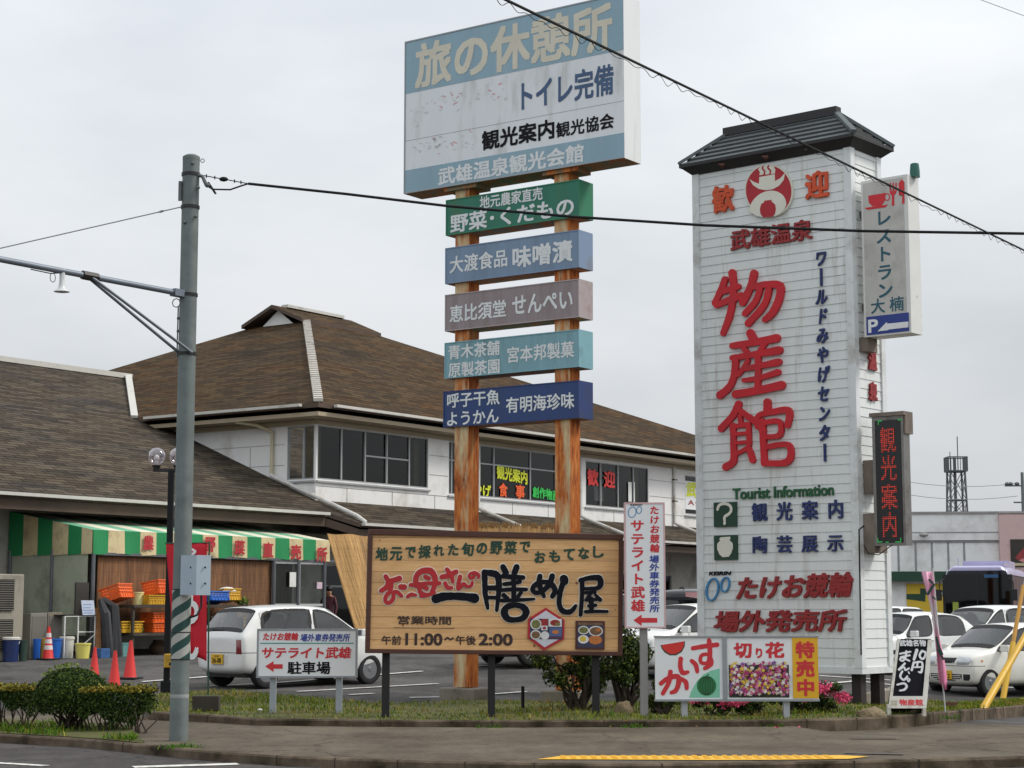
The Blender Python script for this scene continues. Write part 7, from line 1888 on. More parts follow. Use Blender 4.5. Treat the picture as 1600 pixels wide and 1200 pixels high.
as0 = hit(152, 900, b=-1.6)[0]; asm = hit(270, 900, b=-1.6)[0]; as1 = hit(424, 900, b=-1.6)[0]
for a, b_, lab in ((as0, asm - .02, 'brown reed screen behind the orange crates, left of the lamp post'), (asm + .02, as1, 'brown reed screen between the red banner and the sliding door')):
    mb = MB(); reedscreen(mb, B(a, -1.6, zbm), B(b_, -1.6, zbm), B(a, -1.6, 1.15), B(b_, -1.6, 1.15)); o = mb.build('reed_screen', SUD, loc=B(a, -1.6, 1.15), smooth=True); thick(o, .01); tag(o, lab, 'reed screen', 'reed screens of the stall')
mb = MB()
rsY = 43.2
rt = [P(511, 834, rsY), P(578, 838, rsY + .6)]; rb = [P(560, 1000, rsY - 1.0), P(620, 1012, rsY - .4)]
reedscreen(mb, rt[0], rt[1], rb[0], rb[1], amp=.03); o = mb.build('reed_screen', SUDL, loc=rb[0], smooth=True); thick(o, .02); tag(o, 'tall pale reed screen leaning against the eave left of the wooden signboard', 'reed screen', 'reed screens of the stall')
mb = MB(); rnd = random.Random(8)
q0, q1 = P(742, 828, 45), P(866, 829, 47)
reedscreen(mb, q0 + Z * .12, q1 + Z * .12, q0 - Z * 1.9, q1 - Z * 1.9)
for _ in range(90):
    p = q0.lerp(q1, rnd.random()); mb.box(p + Z * (.1 + rnd.random() * .06), (.03, .03, .1))
o = mb.build('reed_screen', SUDL, loc=q0 - Z * 1.9); tag(o, 'pale reed screen whose ragged top shows above the wooden signboard', 'reed screen', 'reed screens of the stall')

# ================================================================ CARS
CARGLASS = glass('car_window_glass', (.74, .80, .76, 1), .95, 1.9)
SEATM = mat('grey_seat_cloth', srgb(74, 76, 80), .9, var=.15); TRIMD = mat('dark_car_trim', srgb(26, 26, 28), .6, var=.1)
CHROME = mat('dull_chrome', srgb(190, 192, 194), .2, .9, var=.05); RIM = mat('silver_wheel', srgb(128, 130, 132), .4, .5, var=.1, vs=8)
LENS = mat('clear_lamp_lens', srgb(196, 200, 204), .12, .3, var=.25, vs=30, coat=1); TAIL = mat('red_lamp_lens', srgb(120, 26, 30), .2, var=.35, vs=14, coat=1); AMBER = mat('amber_lamp_lens', srgb(206, 120, 40), .25, var=.1)
PLATEY = mat('yellow_number_plate', srgb(214, 170, 34), .5, var=.04); PLATEW = mat('white_number_plate', srgb(214, 216, 214), .5, var=.04)
def paintmat(name, col, seams, zlo, zhi, hline=()):
    m, t, b = nodes(name)
    c = t.nodes.new('ShaderNodeTexCoord'); s = t.nodes.new('ShaderNodeSeparateXYZ'); t.links.new(c.outputs['Object'], s.inputs[0])
    def M(op, a, v=None):
        n = t.nodes.new('ShaderNodeMath'); n.operation = op
        for k, x in enumerate((a, v)):
            if x is None: continue
            if hasattr(x, 'links'): t.links.new(x, n.inputs[k])
            else: n.inputs[k].default_value = x
        return n.outputs[0]
    tot = None
    zm = M('MULTIPLY', M('GREATER_THAN', s.outputs['Z'], zlo), M('LESS_THAN', s.outputs['Z'], zhi))
    ym = M('GREATER_THAN', M('ABSOLUTE', s.outputs['Y']), .5)
    for x in seams:
        k = M('MULTIPLY', M('LESS_THAN', M('ABSOLUTE', M('SUBTRACT', s.outputs['X'], x)), .006), M('MULTIPLY', zm, ym)); tot = k if tot is None else M('MAXIMUM', tot, k)
    for (x0, x1, z) in hline:
        k = M('MULTIPLY', M('LESS_THAN', M('ABSOLUTE', M('SUBTRACT', s.outputs['Z'], z)), .006), M('MULTIPLY', M('GREATER_THAN', s.outputs['X'], x0), M('LESS_THAN', s.outputs['X'], x1))); tot = k if tot is None else M('MAXIMUM', tot, k)
    n = noise(t, 1.6, 6, .6); low = M('SUBTRACT', .62, s.outputs['Z'])
    dcol = tuple(x * .72 for x in col[:3]) + (1,)
    dn = ramp(t, n.outputs['Fac'], [(.48, (0, 0, 0, 1)), (.75, (.5, .5, .5, 1))]).outputs[0]
    a = mixc(t, dn, col, dcol)
    if tot is not None: a = mixc(t, tot, a, (.015, .015, .015, 1))
    t.links.new(a, b.inputs['Base Color']); b.inputs['Roughness'].default_value = .32; b.inputs['Coat Weight'].default_value = .6; b.inputs['Coat Roughness'].default_value = .06
    return m
def make_car(label, pos, heading, L=3.3, Wd=1.42, H=1.4, col=srgb(226, 226, 220), style='hatch', plate=PLATEY, ptext='26-88', group='cars in the car park', wheel_r=.27, wb=2.3, front='kei'):
    """pos: ground point of the car centre; heading: radians, direction of the nose."""
    t = local_thing('parked_car', label, 'car', pos, heading, group)
    W2 = Wd / 2
    f, r = L / 2, -L / 2
    k = H / 1.4
    hd = lambda z: z * k
    if style == 'sedan':
        S = [(r, .30, .70, .72, .80, .86, .82, .74), (r + .06, .2, .84, .88, .90, .95, .90, .80), (r + .62, .18, .87, .93, .95, .99, .94, .84), (r + 1.12, .18, .86, 1.34, .95, 1, .95, .76), (r + 1.6, .18, .85, 1.40, .95, 1, .95, .78), (.02, .18, .84, 1.40, .95, 1, .95, .78), (.5, .18, .83, 1.36, .95, 1, .95, .77), (f - 1.22, .18, .83, .90, .95, .99, .94, .87), (f - .5, .18, .77, .835, .93, .98, .92, .82), (f - .1, .2, .68, .73, .88, .94, .88, .76), (f, .28, .56, .60, .78, .85, .78, .66)]
        cab = (2, 3, 5, 6, 7)
    elif style == 'van':
        S = [(r, .32, .80, 1.30, .86, .92, .9, .72), (r + .07, .22, .86, H / k - .02, .93, .98, .95, .80), (r + .5, .2, .88, 1.40, .96, 1, .96, .82), (r + 1.1, .2, .88, 1.41, .96, 1, .96, .82), (.15, .2, .87, 1.40, .96, 1, .96, .81), (f - 1.35, .2, .86, 1.36, .96, 1, .96, .80), (f - .62, .2, .85, .92, .95, .99, .94, .86), (f - .3, .2, .76, .82, .93, .97, .9, .8), (f - .08, .22, .62, .68, .88, .94, .88, .76), (f, .3, .5, .54, .76, .84, .76, .64)]
        cab = (0, 1, 4, 5, 6)
    else:
        S = [(r, .34, .80, .84, .86, .93, .89, .80), (r + .05, .24, .89, .94, .93, .98, .94, .85), (r + .40, .18, .87, 1.36, .96, 1, .955, .79), (r + .98, .18, .86, 1.405, .96, 1, .955, .80), (r + 1.55, .18, .85, 1.405, .96, 1, .955, .80), (f - 1.36, .18, .84, 1.375, .96, 1, .955, .79), (f - .68, .18, .845, .915, .95, .99, .95, .88), (f - .34, .18, .81, .875, .93, .98, .935, .84), (f - .07, .2, .76, .80, .90, .95, .90, .78), (f, .3, .62, .66, .83, .89, .83, .70)]
        cab = (1, 2, 4, 5, 6)
    rb, rr_, bp, rf, cw = cab
    # extra mid station to hold wheels and roof
    bm = bmesh.new(); ringv = []
    cl = bm.edges.layers.float.new('crease_edge'); cvl = bm.verts.layers.float.new('crease_vert')
    for (x, z0, zb_, zt2, wb_, wm, wbe, wt) in S:
        z0, zb_, zt2 = hd(z0), hd(zb_), hd(zt2)
        hood = (zt2 - zb_) < .15
        z4 = zb_ + (zt2 - zb_) * (.62 if hood else .92)
        half = [(wb_ * W2 * .92, z0), (wb_ * W2, z0 + .10), (wm * W2, lerp(z0, zb_, .55)), (wbe * W2, zb_), (wt * W2, z4), (wt * W2 * .6, zt2), (0, zt2 + .012)]
        row = [bm.verts.new((x, y, z)) for y, z in half] + [bm.verts.new((x, -y, z)) for y, z in half[:-1][::-1]]
        ringv.append(row)
    n = len(ringv[0]); F = {}
    for i in range(len(S) - 1):
        for j in range(n):
            j2 = (j + 1) % n
            F[(i, j)] = bm.faces.new([ringv[i][j], ringv[i][j2], ringv[i + 1][j2], ringv[i + 1][j]])
    bm.faces.new(ringv[0][::-1]) if False else None
    for row, flip in ((ringv[0], False), (ringv[-1], True)):     # end caps as strips
        for j in range(6):
            a, b, c, d = row[j], row[j + 1], row[(n - 1 - (j + 1)) % n], row[(n - 1 - j) % n]
            vs = [a, b, c, d] if j < 5 else [a, b, d]
            vs = list(dict.fromkeys(vs))
            fc = bm.faces.new(vs if not flip else vs[::-1])
            if style == 'van' and not flip and j in (3, 4): F[('rear', j)] = fc
    for i in range(len(S) - 1):
        for j, cv in ((3, .45), (9, .45), (4, .35), (8, .35)):
            e = bm.edges.get((ringv[i][j], ringv[i + 1][j]))
            if e: e[cl] = cv
    bm.normal_update()
    # glass regions
    groups = []
    top = (4, 5, 6, 7)           # quads across the top between ring 4 and its mirror
    groups.append(('windshield', [F[(i, j)] for i in range(rf, cw) for j in top]))
    if style == 'van': groups.append(('rear_window', [F[('rear', 3)]]))
    else: groups.append(('rear_window', [F[(i, j)] for i in range(rb, rr_) for j in top]))
    for j in (3, 8):
        groups.append(('side_window', [F[(i, j)] for i in range(bp, cw)]))
        groups.append(('side_window', [F[(i, j)] for i in range(rr_ if style != 'van' else 2, bp)]))
    if style == 'van':
        for j in (3, 8): groups.append(('side_window', [F[(1, j)]]))
    for gi, (nm, fs) in enumerate(groups):
        fs = [q for q in fs if q.is_valid]
        res = bmesh.ops.inset_region(bm, faces=fs, thickness=.014, depth=0, use_even_offset=True, use_boundary=True)
        r2 = bmesh.ops.inset_region(bm, faces=fs, thickness=.013, depth=0, use_even_offset=True, use_boundary=True)
        for q in r2['faces']: q.material_index = 1
        for q in fs: q.material_index = 2 + gi
        gs_ = set(fs) | set(r2['faces'])
        for S_ in (set(fs), gs_):
            be = [e for q in S_ for e in q.edges if sum(z in S_ for z in e.link_faces) == 1]; lk = {}
            for e in be:
                for vv in e.verts: lk.setdefault(vv, []).append(e.other_vert(vv))
            for vv, o2 in lk.items():
                if len(o2) == 2 and (o2[0].co - vv.co).angle(vv.co - o2[1].co, 0) > R(32): vv[cvl] = .85
        for q in gs_:
            for e in q.edges:
                if any(z not in gs_ for z in e.link_faces): e[cl] = .85
    bmesh.ops.recalc_face_normals(bm, faces=bm.faces)
    me = bpy.data.meshes.new('body'); bm.to_mesh(me); bm.free()
    tmp = bpy.data.objects.new('body_tmp', me); COL.objects.link(tmp)
    pm = paintmat('car_paint', col, [x for x in (r + .62 if style != 'sedan' else r + .9, (S[bp][0] + S[bp - 1][0]) / 2 if False else S[bp][0], f - .98 if style != 'van' else f - .72)], .28, hd(.9), [(r - 1, r + .5, hd(.60)), (f - .35, f + 1, hd(.585))])
    pm.name = 'car_paint'
    for q in [pm, TRIMD] + [CARGLASS] * len(groups): me.materials.append(q)
    sd = tmp.modifiers.new('s', 'SUBSURF'); sd.levels = 2; sd.render_levels = 2
    cut = MB(); ax_f, ax_r = wb / 2 + .02, -wb / 2 + .02
    for x in (ax_f, ax_r):
        for s in (-1, 1): cut.lathe([(wheel_r + .055, -.5), (wheel_r + .055, .5)], (x, s * (W2 + .28), wheel_r), 28, ax=(V((1, 0, 0)), V((0, 0, 1)), V((0, 1, 0))))
    co = cut.build('cut_tmp', [TRIMD]); 
    bo = tmp.modifiers.new('b', 'BOOLEAN'); bo.operation = 'DIFFERENCE'; bo.object = co; bo.solver = 'EXACT'
    dg = bpy.context.evaluated_depsgraph_get(); dg.update()
    m2 = bpy.data.meshes.new_from_object(tmp.evaluated_get(dg))
    bpy.data.objects.remove(tmp); bpy.data.objects.remove(co)
    vs = [v.co.copy() for v in m2.vertices]
    bymat = {}
    mats_ = [q.name if q else '' for q in m2.materials]
    for p in m2.polygons: bymat.setdefault(p.material_index, []).append(tuple(p.vertices))
    def sub(idx):
        used = {}; out = MB()
        for i in idx:
            for fv in bymat.get(i, []):
                g = []
                for v in fv:
                    if v not in used: used[v] = len(out.v); out.v.append(vs[v])
                    g.append(used[v])
                out.f.append(g); out.m.append(0 if i != 1 else 1); out.uv.append(None)
        return out
    gl_idx = list(range(2, 2 + len(groups)))
    body = sub([i for i in bymat if i not in gl_idx]); bo_ = body.build('body', [pm, TRIMD], t, smooth=True)
    for gi, (nm, _) in enumerate(groups):
        g = sub([2 + gi])
        if g.f: g.build(nm, CARGLASS, t, smooth=True)
    # cabin
    mb = MB(); zf = .3; x0, x1 = S[rb][0] + .25, S[cw][0] - .05
    mb.box(((x0 + x1) / 2, 0, .56), (x1 - x0, Wd * .84, .5)); mb.box((S[cw][0] - .22, 0, hd(.84)), (.36, Wd * .8, .14)); cb = mb.build('cabin', TRIMD, t, bevel=.04)
    mb = MB()
    sx = S[bp][0] - .02
    for y in (-.33, .33):
        for x, hgt in ((sx - .1, .56), (sx - .98, .5)):
            if x < x0: continue
            mb.box((x, y, .8 + hgt * .3), (.16, .46, hgt)); mb.box((x - .04, y, .84 + hgt * .62 + .1), (.1, .25, .16))
    mb.build('seats', SEATM, cb, bevel=.05)
    mb = MB(); mb.lathe([(.16, 0), (.175, .012), (.16, .024)], (S[cw][0] - .42, -.33, hd(.9)), 18, ax=(V((0, 1, 0)), V((.5, 0, .86)), V((-.86, 0, .5))), caps=False); mb.build('steering_wheel', TRIMD, cb)
    # wheels
    A = (V((1, 0, 0)), V((0, 0, 1)), V((0, 1, 0)))
    for x in (ax_f, ax_r):
        for s in (-1, 1):
            c = (x, s * (W2 - .105), wheel_r); ax = (A[0], A[1], A[2] * s); R_ = wheel_r
            mb = MB(); mb.lathe([(R_ * .56, -.08), (R_ * .93, -.08), (R_, -.05), (R_, .05), (R_ * .95, .078), (R_ * .78, .09), (R_ * .62, .075), (R_ * .6, .05)], c, 30, ax=ax); wo = mb.build('wheel', RUBBER, t, smooth=True)
            mb = MB(); mb.lathe([(R_ * .62, .07), (R_ * .57, .045), (R_ * .47, .036), (R_ * .32, .06), (R_ * .18, .066), (R_ * .14, .078), (0, .08)], c, 30, ax=ax); rim = mb.build('rim', RIM, wo, smooth=True)
            mb = MB()
            for q in range(8):
                a = q / 8 * 6.283; mb.box(V(c) + V((math.cos(a) * R_ * .44, s * .045, math.sin(a) * R_ * .44)), (R_ * .1, .012, R_ * .1))
            mb.build('rim_hole', TRIMD, wo)
    # details
    def surf(x, y, z, d):       # project onto the body along d
        o = V((x, y, z)); ok, loc, nrm, _ = bo_.ray_cast(o, V(d))
        return (loc, nrm) if ok else (o, -V(d))
    bpy.context.view_layer.update()
    def patch(name, pts, d, m, out_=.012, par=t, seg=4):
        """a small lamp or plate wrapped on the body: pts = quad corners in the plane seen along d."""
        q = [V(p) for p in pts]; g = []
        for j in range(seg + 1):
            for i in range(seg + 1):
                p = q[0].lerp(q[1], i / seg).lerp(q[3].lerp(q[2], i / seg), j / seg); l_, n_ = surf(*p, d); e = 1 if 0 < i < seg and 0 < j < seg else .15
                g.append(l_ - V(d) * out_ * e)
        mb = MB(); w1 = seg + 1
        mb.raw(g, [(j * w1 + i, j * w1 + i + 1, (j + 1) * w1 + i + 1, (j + 1) * w1 + i) for j in range(seg) for i in range(seg)])
        return mb.build(name, m, par, smooth=True)
    X = 3
    for s in (-1, 1):
        hy0, hy1 = (W2 * .40, W2 * .88)
        zc = hd(.69) if style == 'hatch' else hd(.62)
        patch('headlight', [(X, s * hy0, zc - .085), (X, s * hy1, zc - .07), (X, s * hy1, zc + .06), (X, s * hy0, zc + .07)], (-1, 0, 0), LENS, .02)
        patch('turn_lamp', [(f - .30, s * X, hd(.66)), (f - .25, s * X, hd(.66)), (f - .25, s * X, hd(.70)), (f - .30, s * X, hd(.70))], (0, -s, 0), AMBER, .008, seg=2)
        if style == 'van': tz = (hd(1.0), hd(1.33))
        else: tz = (hd(.58), hd(.82))
        patch('tail_lamp', [(-X, s * W2 * .70, tz[0]), (-X, s * W2 * .89, tz[0]), (-X, s * W2 * .86, tz[1]), (-X, s * W2 * .70, tz[1])], (1, 0, 0), TAIL, .016)
        mb = MB(); mx, my = S[cw][0] - .12, s * (W2 + .07); mb.box((mx, my, hd(.92)), (.09, .19, .13)); mb.box((mx, s * (W2 - .02), hd(.88)), (.05, .12, .03)); mi = mb.build('mirror', pm, t, bevel=.035)
        mb = MB(); mb.box((mx - .047, my, hd(.92)), (.006, .15, .09)); mb.build('mirror_glass', CHROME, mi)
        for hx in (S[bp][0] + .12, S[rr_][0] + .25 if style != 'van' else S[bp][0] - .2):
            l_, n_ = surf(hx, s * X, hd(.78), (0, -s, 0)); mb = MB(); mb.box(l_ + V((0, s * .008, 0)), (.13, .025, .03)); mb.build('door_handle', pm, t, bevel=.008)
    patch('grille', [(X, -W2 * .30, hd(.635 if style == 'hatch' else .56)), (X, W2 * .30, hd(.635 if style == 'hatch' else .56)), (X, W2 * .38, hd(.74 if style == 'hatch' else .65)), (X, -W2 * .38, hd(.74 if style == 'hatch' else .65))], (-1, 0, 0), TRIMD, .006)
    lo = patch('bumper_intake', [(X, -W2 * .56, .29), (X, W2 * .56, .29), (X, W2 * .56, .42), (X, -W2 * .56, .42)], (-1, 0, 0), TRIMD, .004)
    mb = MB()
    for z in (.32, .355, .39):
        pr = [surf(X, y, z, (-1, 0, 0))[0] + V((.008, 0, 0)) for y in [W2 * .52 * q / 4 for q in range(-4, 5)]]; mb.tube(pr, .006, 4)
    mb.build('intake_bar', pm, lo)
    for s in (-1, 1): patch('fog_lamp_recess', [(X, s * W2 * .60, .30), (X, s * W2 * .82, .30), (X, s * W2 * .82, .42), (X, s * W2 * .60, .42)], (-1, 0, 0), TRIMD, .004)
    def plate_at(x, d, z, nm):
        l_, _ = surf(x, 0, z, d); sgn = -d[0]
        mb = MB(); c = l_ + V((sgn * .02, 0, 0)); mb.box(c, (.02, .33, .165)); p_ = mb.build('number_plate', plate, t, bevel=.004)
        b_ = Board(c + V((sgn * .0115, 0, 0)), V((0, sgn, 0)), Z, V((sgn, 0, 0)))
        vs_, fs_ = glyphs(ptext, .03, 0); mb = MB(); put(mb, b_, vs_, fs_, -.13, .02, .13, -.065, .0, 0); mb.build('plate_number', MC['dark_green_plate'] if plate is PLATEW else BLACKINK, p_)
        vs_, fs_ = glyphs('佐賀', .01, 0); mb = MB(); put(mb, b_, vs_, fs_, -.06, .065, .06, .032, .0, 0); mb.build('plate_letters', BLACKINK, p_)
    plate_at(X, (-1, 0, 0), .40, 'front'); plate_at(-X, (1, 0, 0), .49 if style != 'van' else .5, 'rear')
    patch('rear_garnish', [(-X, -W2 * .40, .38), (-X, W2 * .40, .38), (-X, W2 * .40, .59), (-X, -W2 * .40, .59)], (1, 0, 0), mat('plate_recess', tuple(c * .8 for c in col[:3]) + (1,), .5, var=.05), .002)
    mb = MB()
    for y in (-.25, .3):
        a, b_ = surf(S[cw][0] - .02, y, X, (0, 0, -1))[0] + Z * .015, surf(S[cw][0] - .16, y - .42, X, (0, 0, -1))[0] + Z * .02; mb.tube([a, b_], .009, 5)
    mb.build('wiper', TRIMD, t)
    mb = MB(); l_, _ = surf(S[rr_][0] + .2, 0, X, (0, 0, -1)); mb.tube([l_, l_ + V((-.1, 0, .05))], .01, 5)
    a, b_ = surf(-X, -.05, hd(.98), (1, 0, 0))[0] + V((-.012, 0, 0)), surf(-X, .3, hd(.99), (1, 0, 0))[0] + V((-.014, 0, 0)); mb.tube([a, b_], .008, 5); mb.build('rear_wiper', TRIMD, t)
    mb = MB(); mb.tube([(r + .05, -.35, .21), (r - .04, -.35, .2)], .025, 8); mb.build('exhaust', DARKMETAL, t)
    mb = MB(); mb.box((0, 0, .265), (L * .9, Wd * .78, .17)); mb.build('underbody', TRIMD, t)
    return t
def park(px, py, theta_deg, L, off=(0, 0), **k):
    """car whose reference point (off: forward, left of centre) stands on the ground seen at the photo point; theta: nose direction, degrees from +X."""
    q = G(px, py); h = R(theta_deg); d = V((math.cos(h), math.sin(h), 0)); l_ = V((-d.y, d.x, 0)); c = q - d * off[0] - l_ * off[1]
    c.z = gz(c.x, c.y); return c, h
CWHITE = srgb(226, 227, 224)
CGREY = srgb(34, 36, 42)
# white hatchback seen from its rear right corner: nose away to the right
c, h = park(577, 1069, 45, 3.3, off=(1.17, -.66)); make_car('white hatchback seen from its back corner behind the low direction sign', c, h, 3.32, 1.42, 1.4, CWHITE, 'hatch', PLATEY, '26-08')
c, h = park(1548, 1090, 213, 3.3, off=(1.17, .66)); make_car('white hatchback nearest the yellow guy guards, facing the camera with a dark grille', c, h, 3.32, 1.42, 1.37, srgb(228, 226, 218), 'hatch', PLATEY, '40-12')
c, h = park(1496, 1054, 222, 3.5, off=(1.2, 0)); make_car('white boxy wagon parked between the bus and the nearest hatchback at the right', c, h, 3.5, 1.46, 1.62, CWHITE, 'van', PLATEY, '15-73')
c, h = park(1420, 1056, 211, 4.2, off=(.85, .8)); make_car('white saloon car partly hidden behind the clapboard tower', c, h, 4.15, 1.64, 1.38, CWHITE, 'sedan', PLATEW, '62-31', wheel_r=.29, wb=2.45)
c, h = park(990, 1058, 218, 3.4, off=(1.5, 0)); make_car('white compact car seen between the narrow upright sign and the clapboard tower', c, h, 3.4, 1.46, 1.4, srgb(230, 230, 226), 'hatch', PLATEY, '88-20')
c, h = park(829, 1045, 212, 3.9, off=(1.2, .7)); make_car('dark car almost hidden behind the wooden signboard', c, h, 3.9, 1.6, 1.46, CGREY, 'hatch', PLATEW, '31-90', wheel_r=.29, wb=2.4)
c, h = park(1060, 1034, 58, 4.0, off=(-2.0, 0)); make_car('black van with red tail lamps behind the white compact car', c, h, 3.9, 1.6, 1.62, srgb(22, 22, 26), 'van', PLATEW, '50-11', wheel_r=.29, wb=2.4)
c, h = park(1402, 1022, 30, 3.8, off=(0, 0)); make_car('white car farthest back, its rear window just right of the tower', c, h, 3.8, 1.6, 1.6, CWHITE, 'hatch', PLATEW, '47-65', wheel_r=.29, wb=2.4)
c, h = park(1640, 1032, 215, 3.8, off=(1.0, .5)); make_car('pale grey car at the right edge of the photo below the bus', c, h, 3.8, 1.6, 1.42, srgb(170, 174, 178), 'sedan', PLATEW, '29-04', wheel_r=.29, wb=2.4)

# ================================================================ BUS
bq = P(1528, 950, 66); bq.z = gz(bq.x, bq.y)
bus = local_thing('tour_bus', 'lavender tour bus with a tall dark windscreen behind the parked white cars', 'bus', bq, R(250))
LAV = mat('lavender_bus_paint', srgb(178, 174, 206), .3, var=.04, coat=.4); BGL = glass('bus_glass', (.12, .15, .15, 1), .8)
BL, BW, BH = 9.0, 2.4, 3.05
mb = MB()
sec = [(-1.2, .35), (-1.2, 2.5), (-1.08, 2.86), (-.85, BH), (.85, BH), (1.08, 2.86), (1.2, 2.5), (1.2, .35)]
stn = [(0, .97, .0), (-.18, 1, 0), (-BL + .2, 1, 0), (-BL, .97, 0)]
vs = []; 
for x, s, _ in stn: vs += [V((x, y * s, lerp(1.6, z, s if z > 1.6 else 1))) for y, z in sec]
fs = [(i * 8 + j, i * 8 + (j + 1) % 8, (i + 1) * 8 + (j + 1) % 8, (i + 1) * 8 + j) for i in range(3) for j in range(8)] + [tuple(range(8))[::-1], tuple(range(24, 32))]
mb.raw(vs, fs); mb.build('body', LAV, bus, bevel=.05)
mb = MB(); mb.raw([V((.014, -1.13, 1.05)), V((.014, 1.13, 1.05)), V((.014, 1.13, 2.5)), V((.014, 1.02, 2.88)), V((.014, -1.02, 2.88)), V((.014, -1.13, 2.5))], [(0, 1, 2, 3, 4, 5)]); ws = mb.build('windscreen', BGL, bus)
mb = MB(); mb.box((-.02, 0, 1.56), (.062, 2.44, 2.36)); mb.build('windscreen_surround', TRIMD, bus)
mb = MB(); mb.box((.02, 0, 2.0), (.02, .03, 1.6)); mb.box((.016, .5, 2.68), (.006, .5, .12), 1); mb.box((.016, -.78, 1.5), (.006, .2, .5), 2); mb.build('windscreen_divider', [TRIMD, mat('blue_destination_blind', srgb(40, 84, 128), .5), mat('green_yellow_sticker', srgb(150, 164, 60), .5)], ws)
for s in (-1, 1):
    mb = MB(); mb.box((-4.45, s * 1.206, 1.75), (8.8, .01, 1.95)); mb.build('side_surround', TRIMD, bus)
    for k in range(6):
        mb = MB(); mb.box((-.95 - k * 1.42, s * 1.214, 2.02), (1.34, .008, 1.3)); mb.build('side_window', BGL, bus)
    mb = MB(); mb.tube([(.05, s * 1.1, 2.6), (.35, s * 1.28, 2.5), (.36, s * 1.3, 2.2)], .02, 6); mb.box((.36, s * 1.32, 2.0), (.1, .2, .4)); mb.build('mirror', TRIMD, bus, bevel=.02)
    mb = MB(); mb.box((.02, s * .85, .78), (.03, .4, .2)); mb.build('headlight', LENS, bus, bevel=.02)
    for x in (-1.9, -6.6):
        mb = MB(); mb.lathe([(.2, -.12), (.46, -.12), (.48, 0), (.46, .1), (.3, .12), (.12, .08), (0, .08)], (x, s * 1.12, .48), 24, ax=(V((1, 0, 0)), V((0, 0, 1)), V((0, s, 0)))); mb.build('wheel', RUBBER, bus, smooth=True)
mb = MB(); mb.box((-1.6, .4, BH + .06), (1.6, 1.0, .16)); mb.box((-4.6, 0, BH + .12), (2.6, 1.7, .26)); mb.tube([(-.5, -.7, BH), (-.5, -.7, BH + .3)], .02, 6); mb.build('roof_unit', LAV, bus, bevel=.06)
mb = MB(); mb.box((.012, 0, .5), (.03, 2.2, .26)); mb.box((.03, 0, .6), (.02, .5, .2)); mb.build('bumper', TRIMD, bus, bevel=.02)

# ================================================================ BUILDING, LATTICE TOWER AND POLE FAR RIGHT
FY = 96.0
PANELW = mat('pale_cladding', srgb(232, 232, 230), .6, var=.03, dirt=srgb(176, 174, 168), ds=.4); PINKW = mat('pink_render', srgb(206, 176, 172), .8, var=.05, dirt=srgb(160, 132, 128), ds=.5)
tlp = P(1330, 808, FY); slope_dir = V((1, -.10, 0)).normalized(); fn = V((slope_dir.y, -slope_dir.x, 0))
if fn.y > 0: fn = -fn
fb = Board(tlp, slope_dir, Z, fn)
shopb = thing('store_building', 'flat roofed white and pink store far right behind the bus', 'building', V((P(1480, 900, FY).x, FY, -.4)))
def fpx(px, py): return fb.loc(px, py)
mb = MB()
a0 = fpx(1250, 800)[0]; a1 = fpx(1559.5, 800)[0]; ztop = fpx(1480, 803)[1]; zmid = fpx(1480, 844)[1]; zbot = -tlp.z - .5
fb.rect(mb, a0, zmid, a1, ztop, -14, 0); mb.build('upper_wall', PANELW, shopb)
mb = MB(); fb.rect(mb, a0, zbot, a1, zmid, -14, -.12); mb.build('lower_wall', PANELW, shopb)
mb = MB()
for px in (1431, 1456.5, 1482, 1507, 1404, 1378): a = fpx(px, 860)[0]; fb.rect(mb, a - .05, fpx(1480, 892)[1], a + .05, zmid, -.12, -.1)
fb.rect(mb, a0, fpx(1480, 832)[1] - .03, a1, fpx(1480, 832)[1] + .03, 0, .012); fb.rect(mb, a0, zmid - .12, a1, zmid, -.11, -.06)
mb.build('panel_joint', mat('grey_joint', srgb(140, 142, 142), .7), shopb)
mb = MB(); fb.rect(mb, a0, ztop, a1 + 12, ztop + .12, -14.1, .08); mb.build('coping', mat('grey_coping', srgb(146, 144, 142), .6), shopb)
mb = MB(); fb.rect(mb, a0, fpx(1480, 908)[1], a1, fpx(1480, 893)[1], -.12, .5); mb.build('green_canopy', mat('dark_green_canopy', srgb(24, 64, 44), .6, var=.08), shopb)
mb = MB(); fb.rect(mb, a1, zbot, a1 + 12, ztop - .05, -14, .25); mb.build('pink_wall', PINKW, shopb)
mb = MB(); fb.quad(mb, (1577, 843), (1680, 886), .25, .3); po = mb.build('poster', mat('dark_food_poster', srgb(48, 42, 36), .5, var=.4, vs=1.4), shopb)
mb = MB(); fb.poly(mb, [(1584, 872), (1600, 854), (1640, 846), (1670, 852), (1640, 858), (1606, 866), (1594, 878)], .3, .31, 0); fb.poly(mb, [(1590, 876), (1612, 866), (1650, 862), (1676, 866), (1640, 874), (1604, 882)], .31, .32, 1); fb.quad(mb, (1580, 880), (1680, 884), .31, .32, 2); mb.build('poster_picture', [mat('poster_red', srgb(142, 48, 50), .5, var=.3, vs=2), mat('poster_pink', srgb(196, 130, 130), .5, var=.3, vs=2), mat('poster_cream', srgb(196, 184, 150), .5, var=.2, vs=2)], po)
mb = MB(); fb.quad(mb, (1416.5, 912), (1492, 968), -.12, -.05); yo = mb.build('yellow_wall_panel', mat('yellow_wall_panel', srgb(204, 172, 44), .6, var=.06, vs=.6), shopb)
mb = MB(); fb.poly(mb, [(1416.5, 928), (1438, 928), (1438, 919), (1490, 924), (1490, 933), (1446, 929), (1446, 940), (1416.5, 936)], -.05, -.03); mb.build('green_ribbon', MC['dark_green_canopy'], yo)
mb = MB()
for x in (1459, 1464, 1469, 1474, 1479): fb.quad(mb, (x, 924.5 + (x - 1459) * .08), (x + 3.4, 929 + (x - 1459) * .08), -.03, -.02, 0)
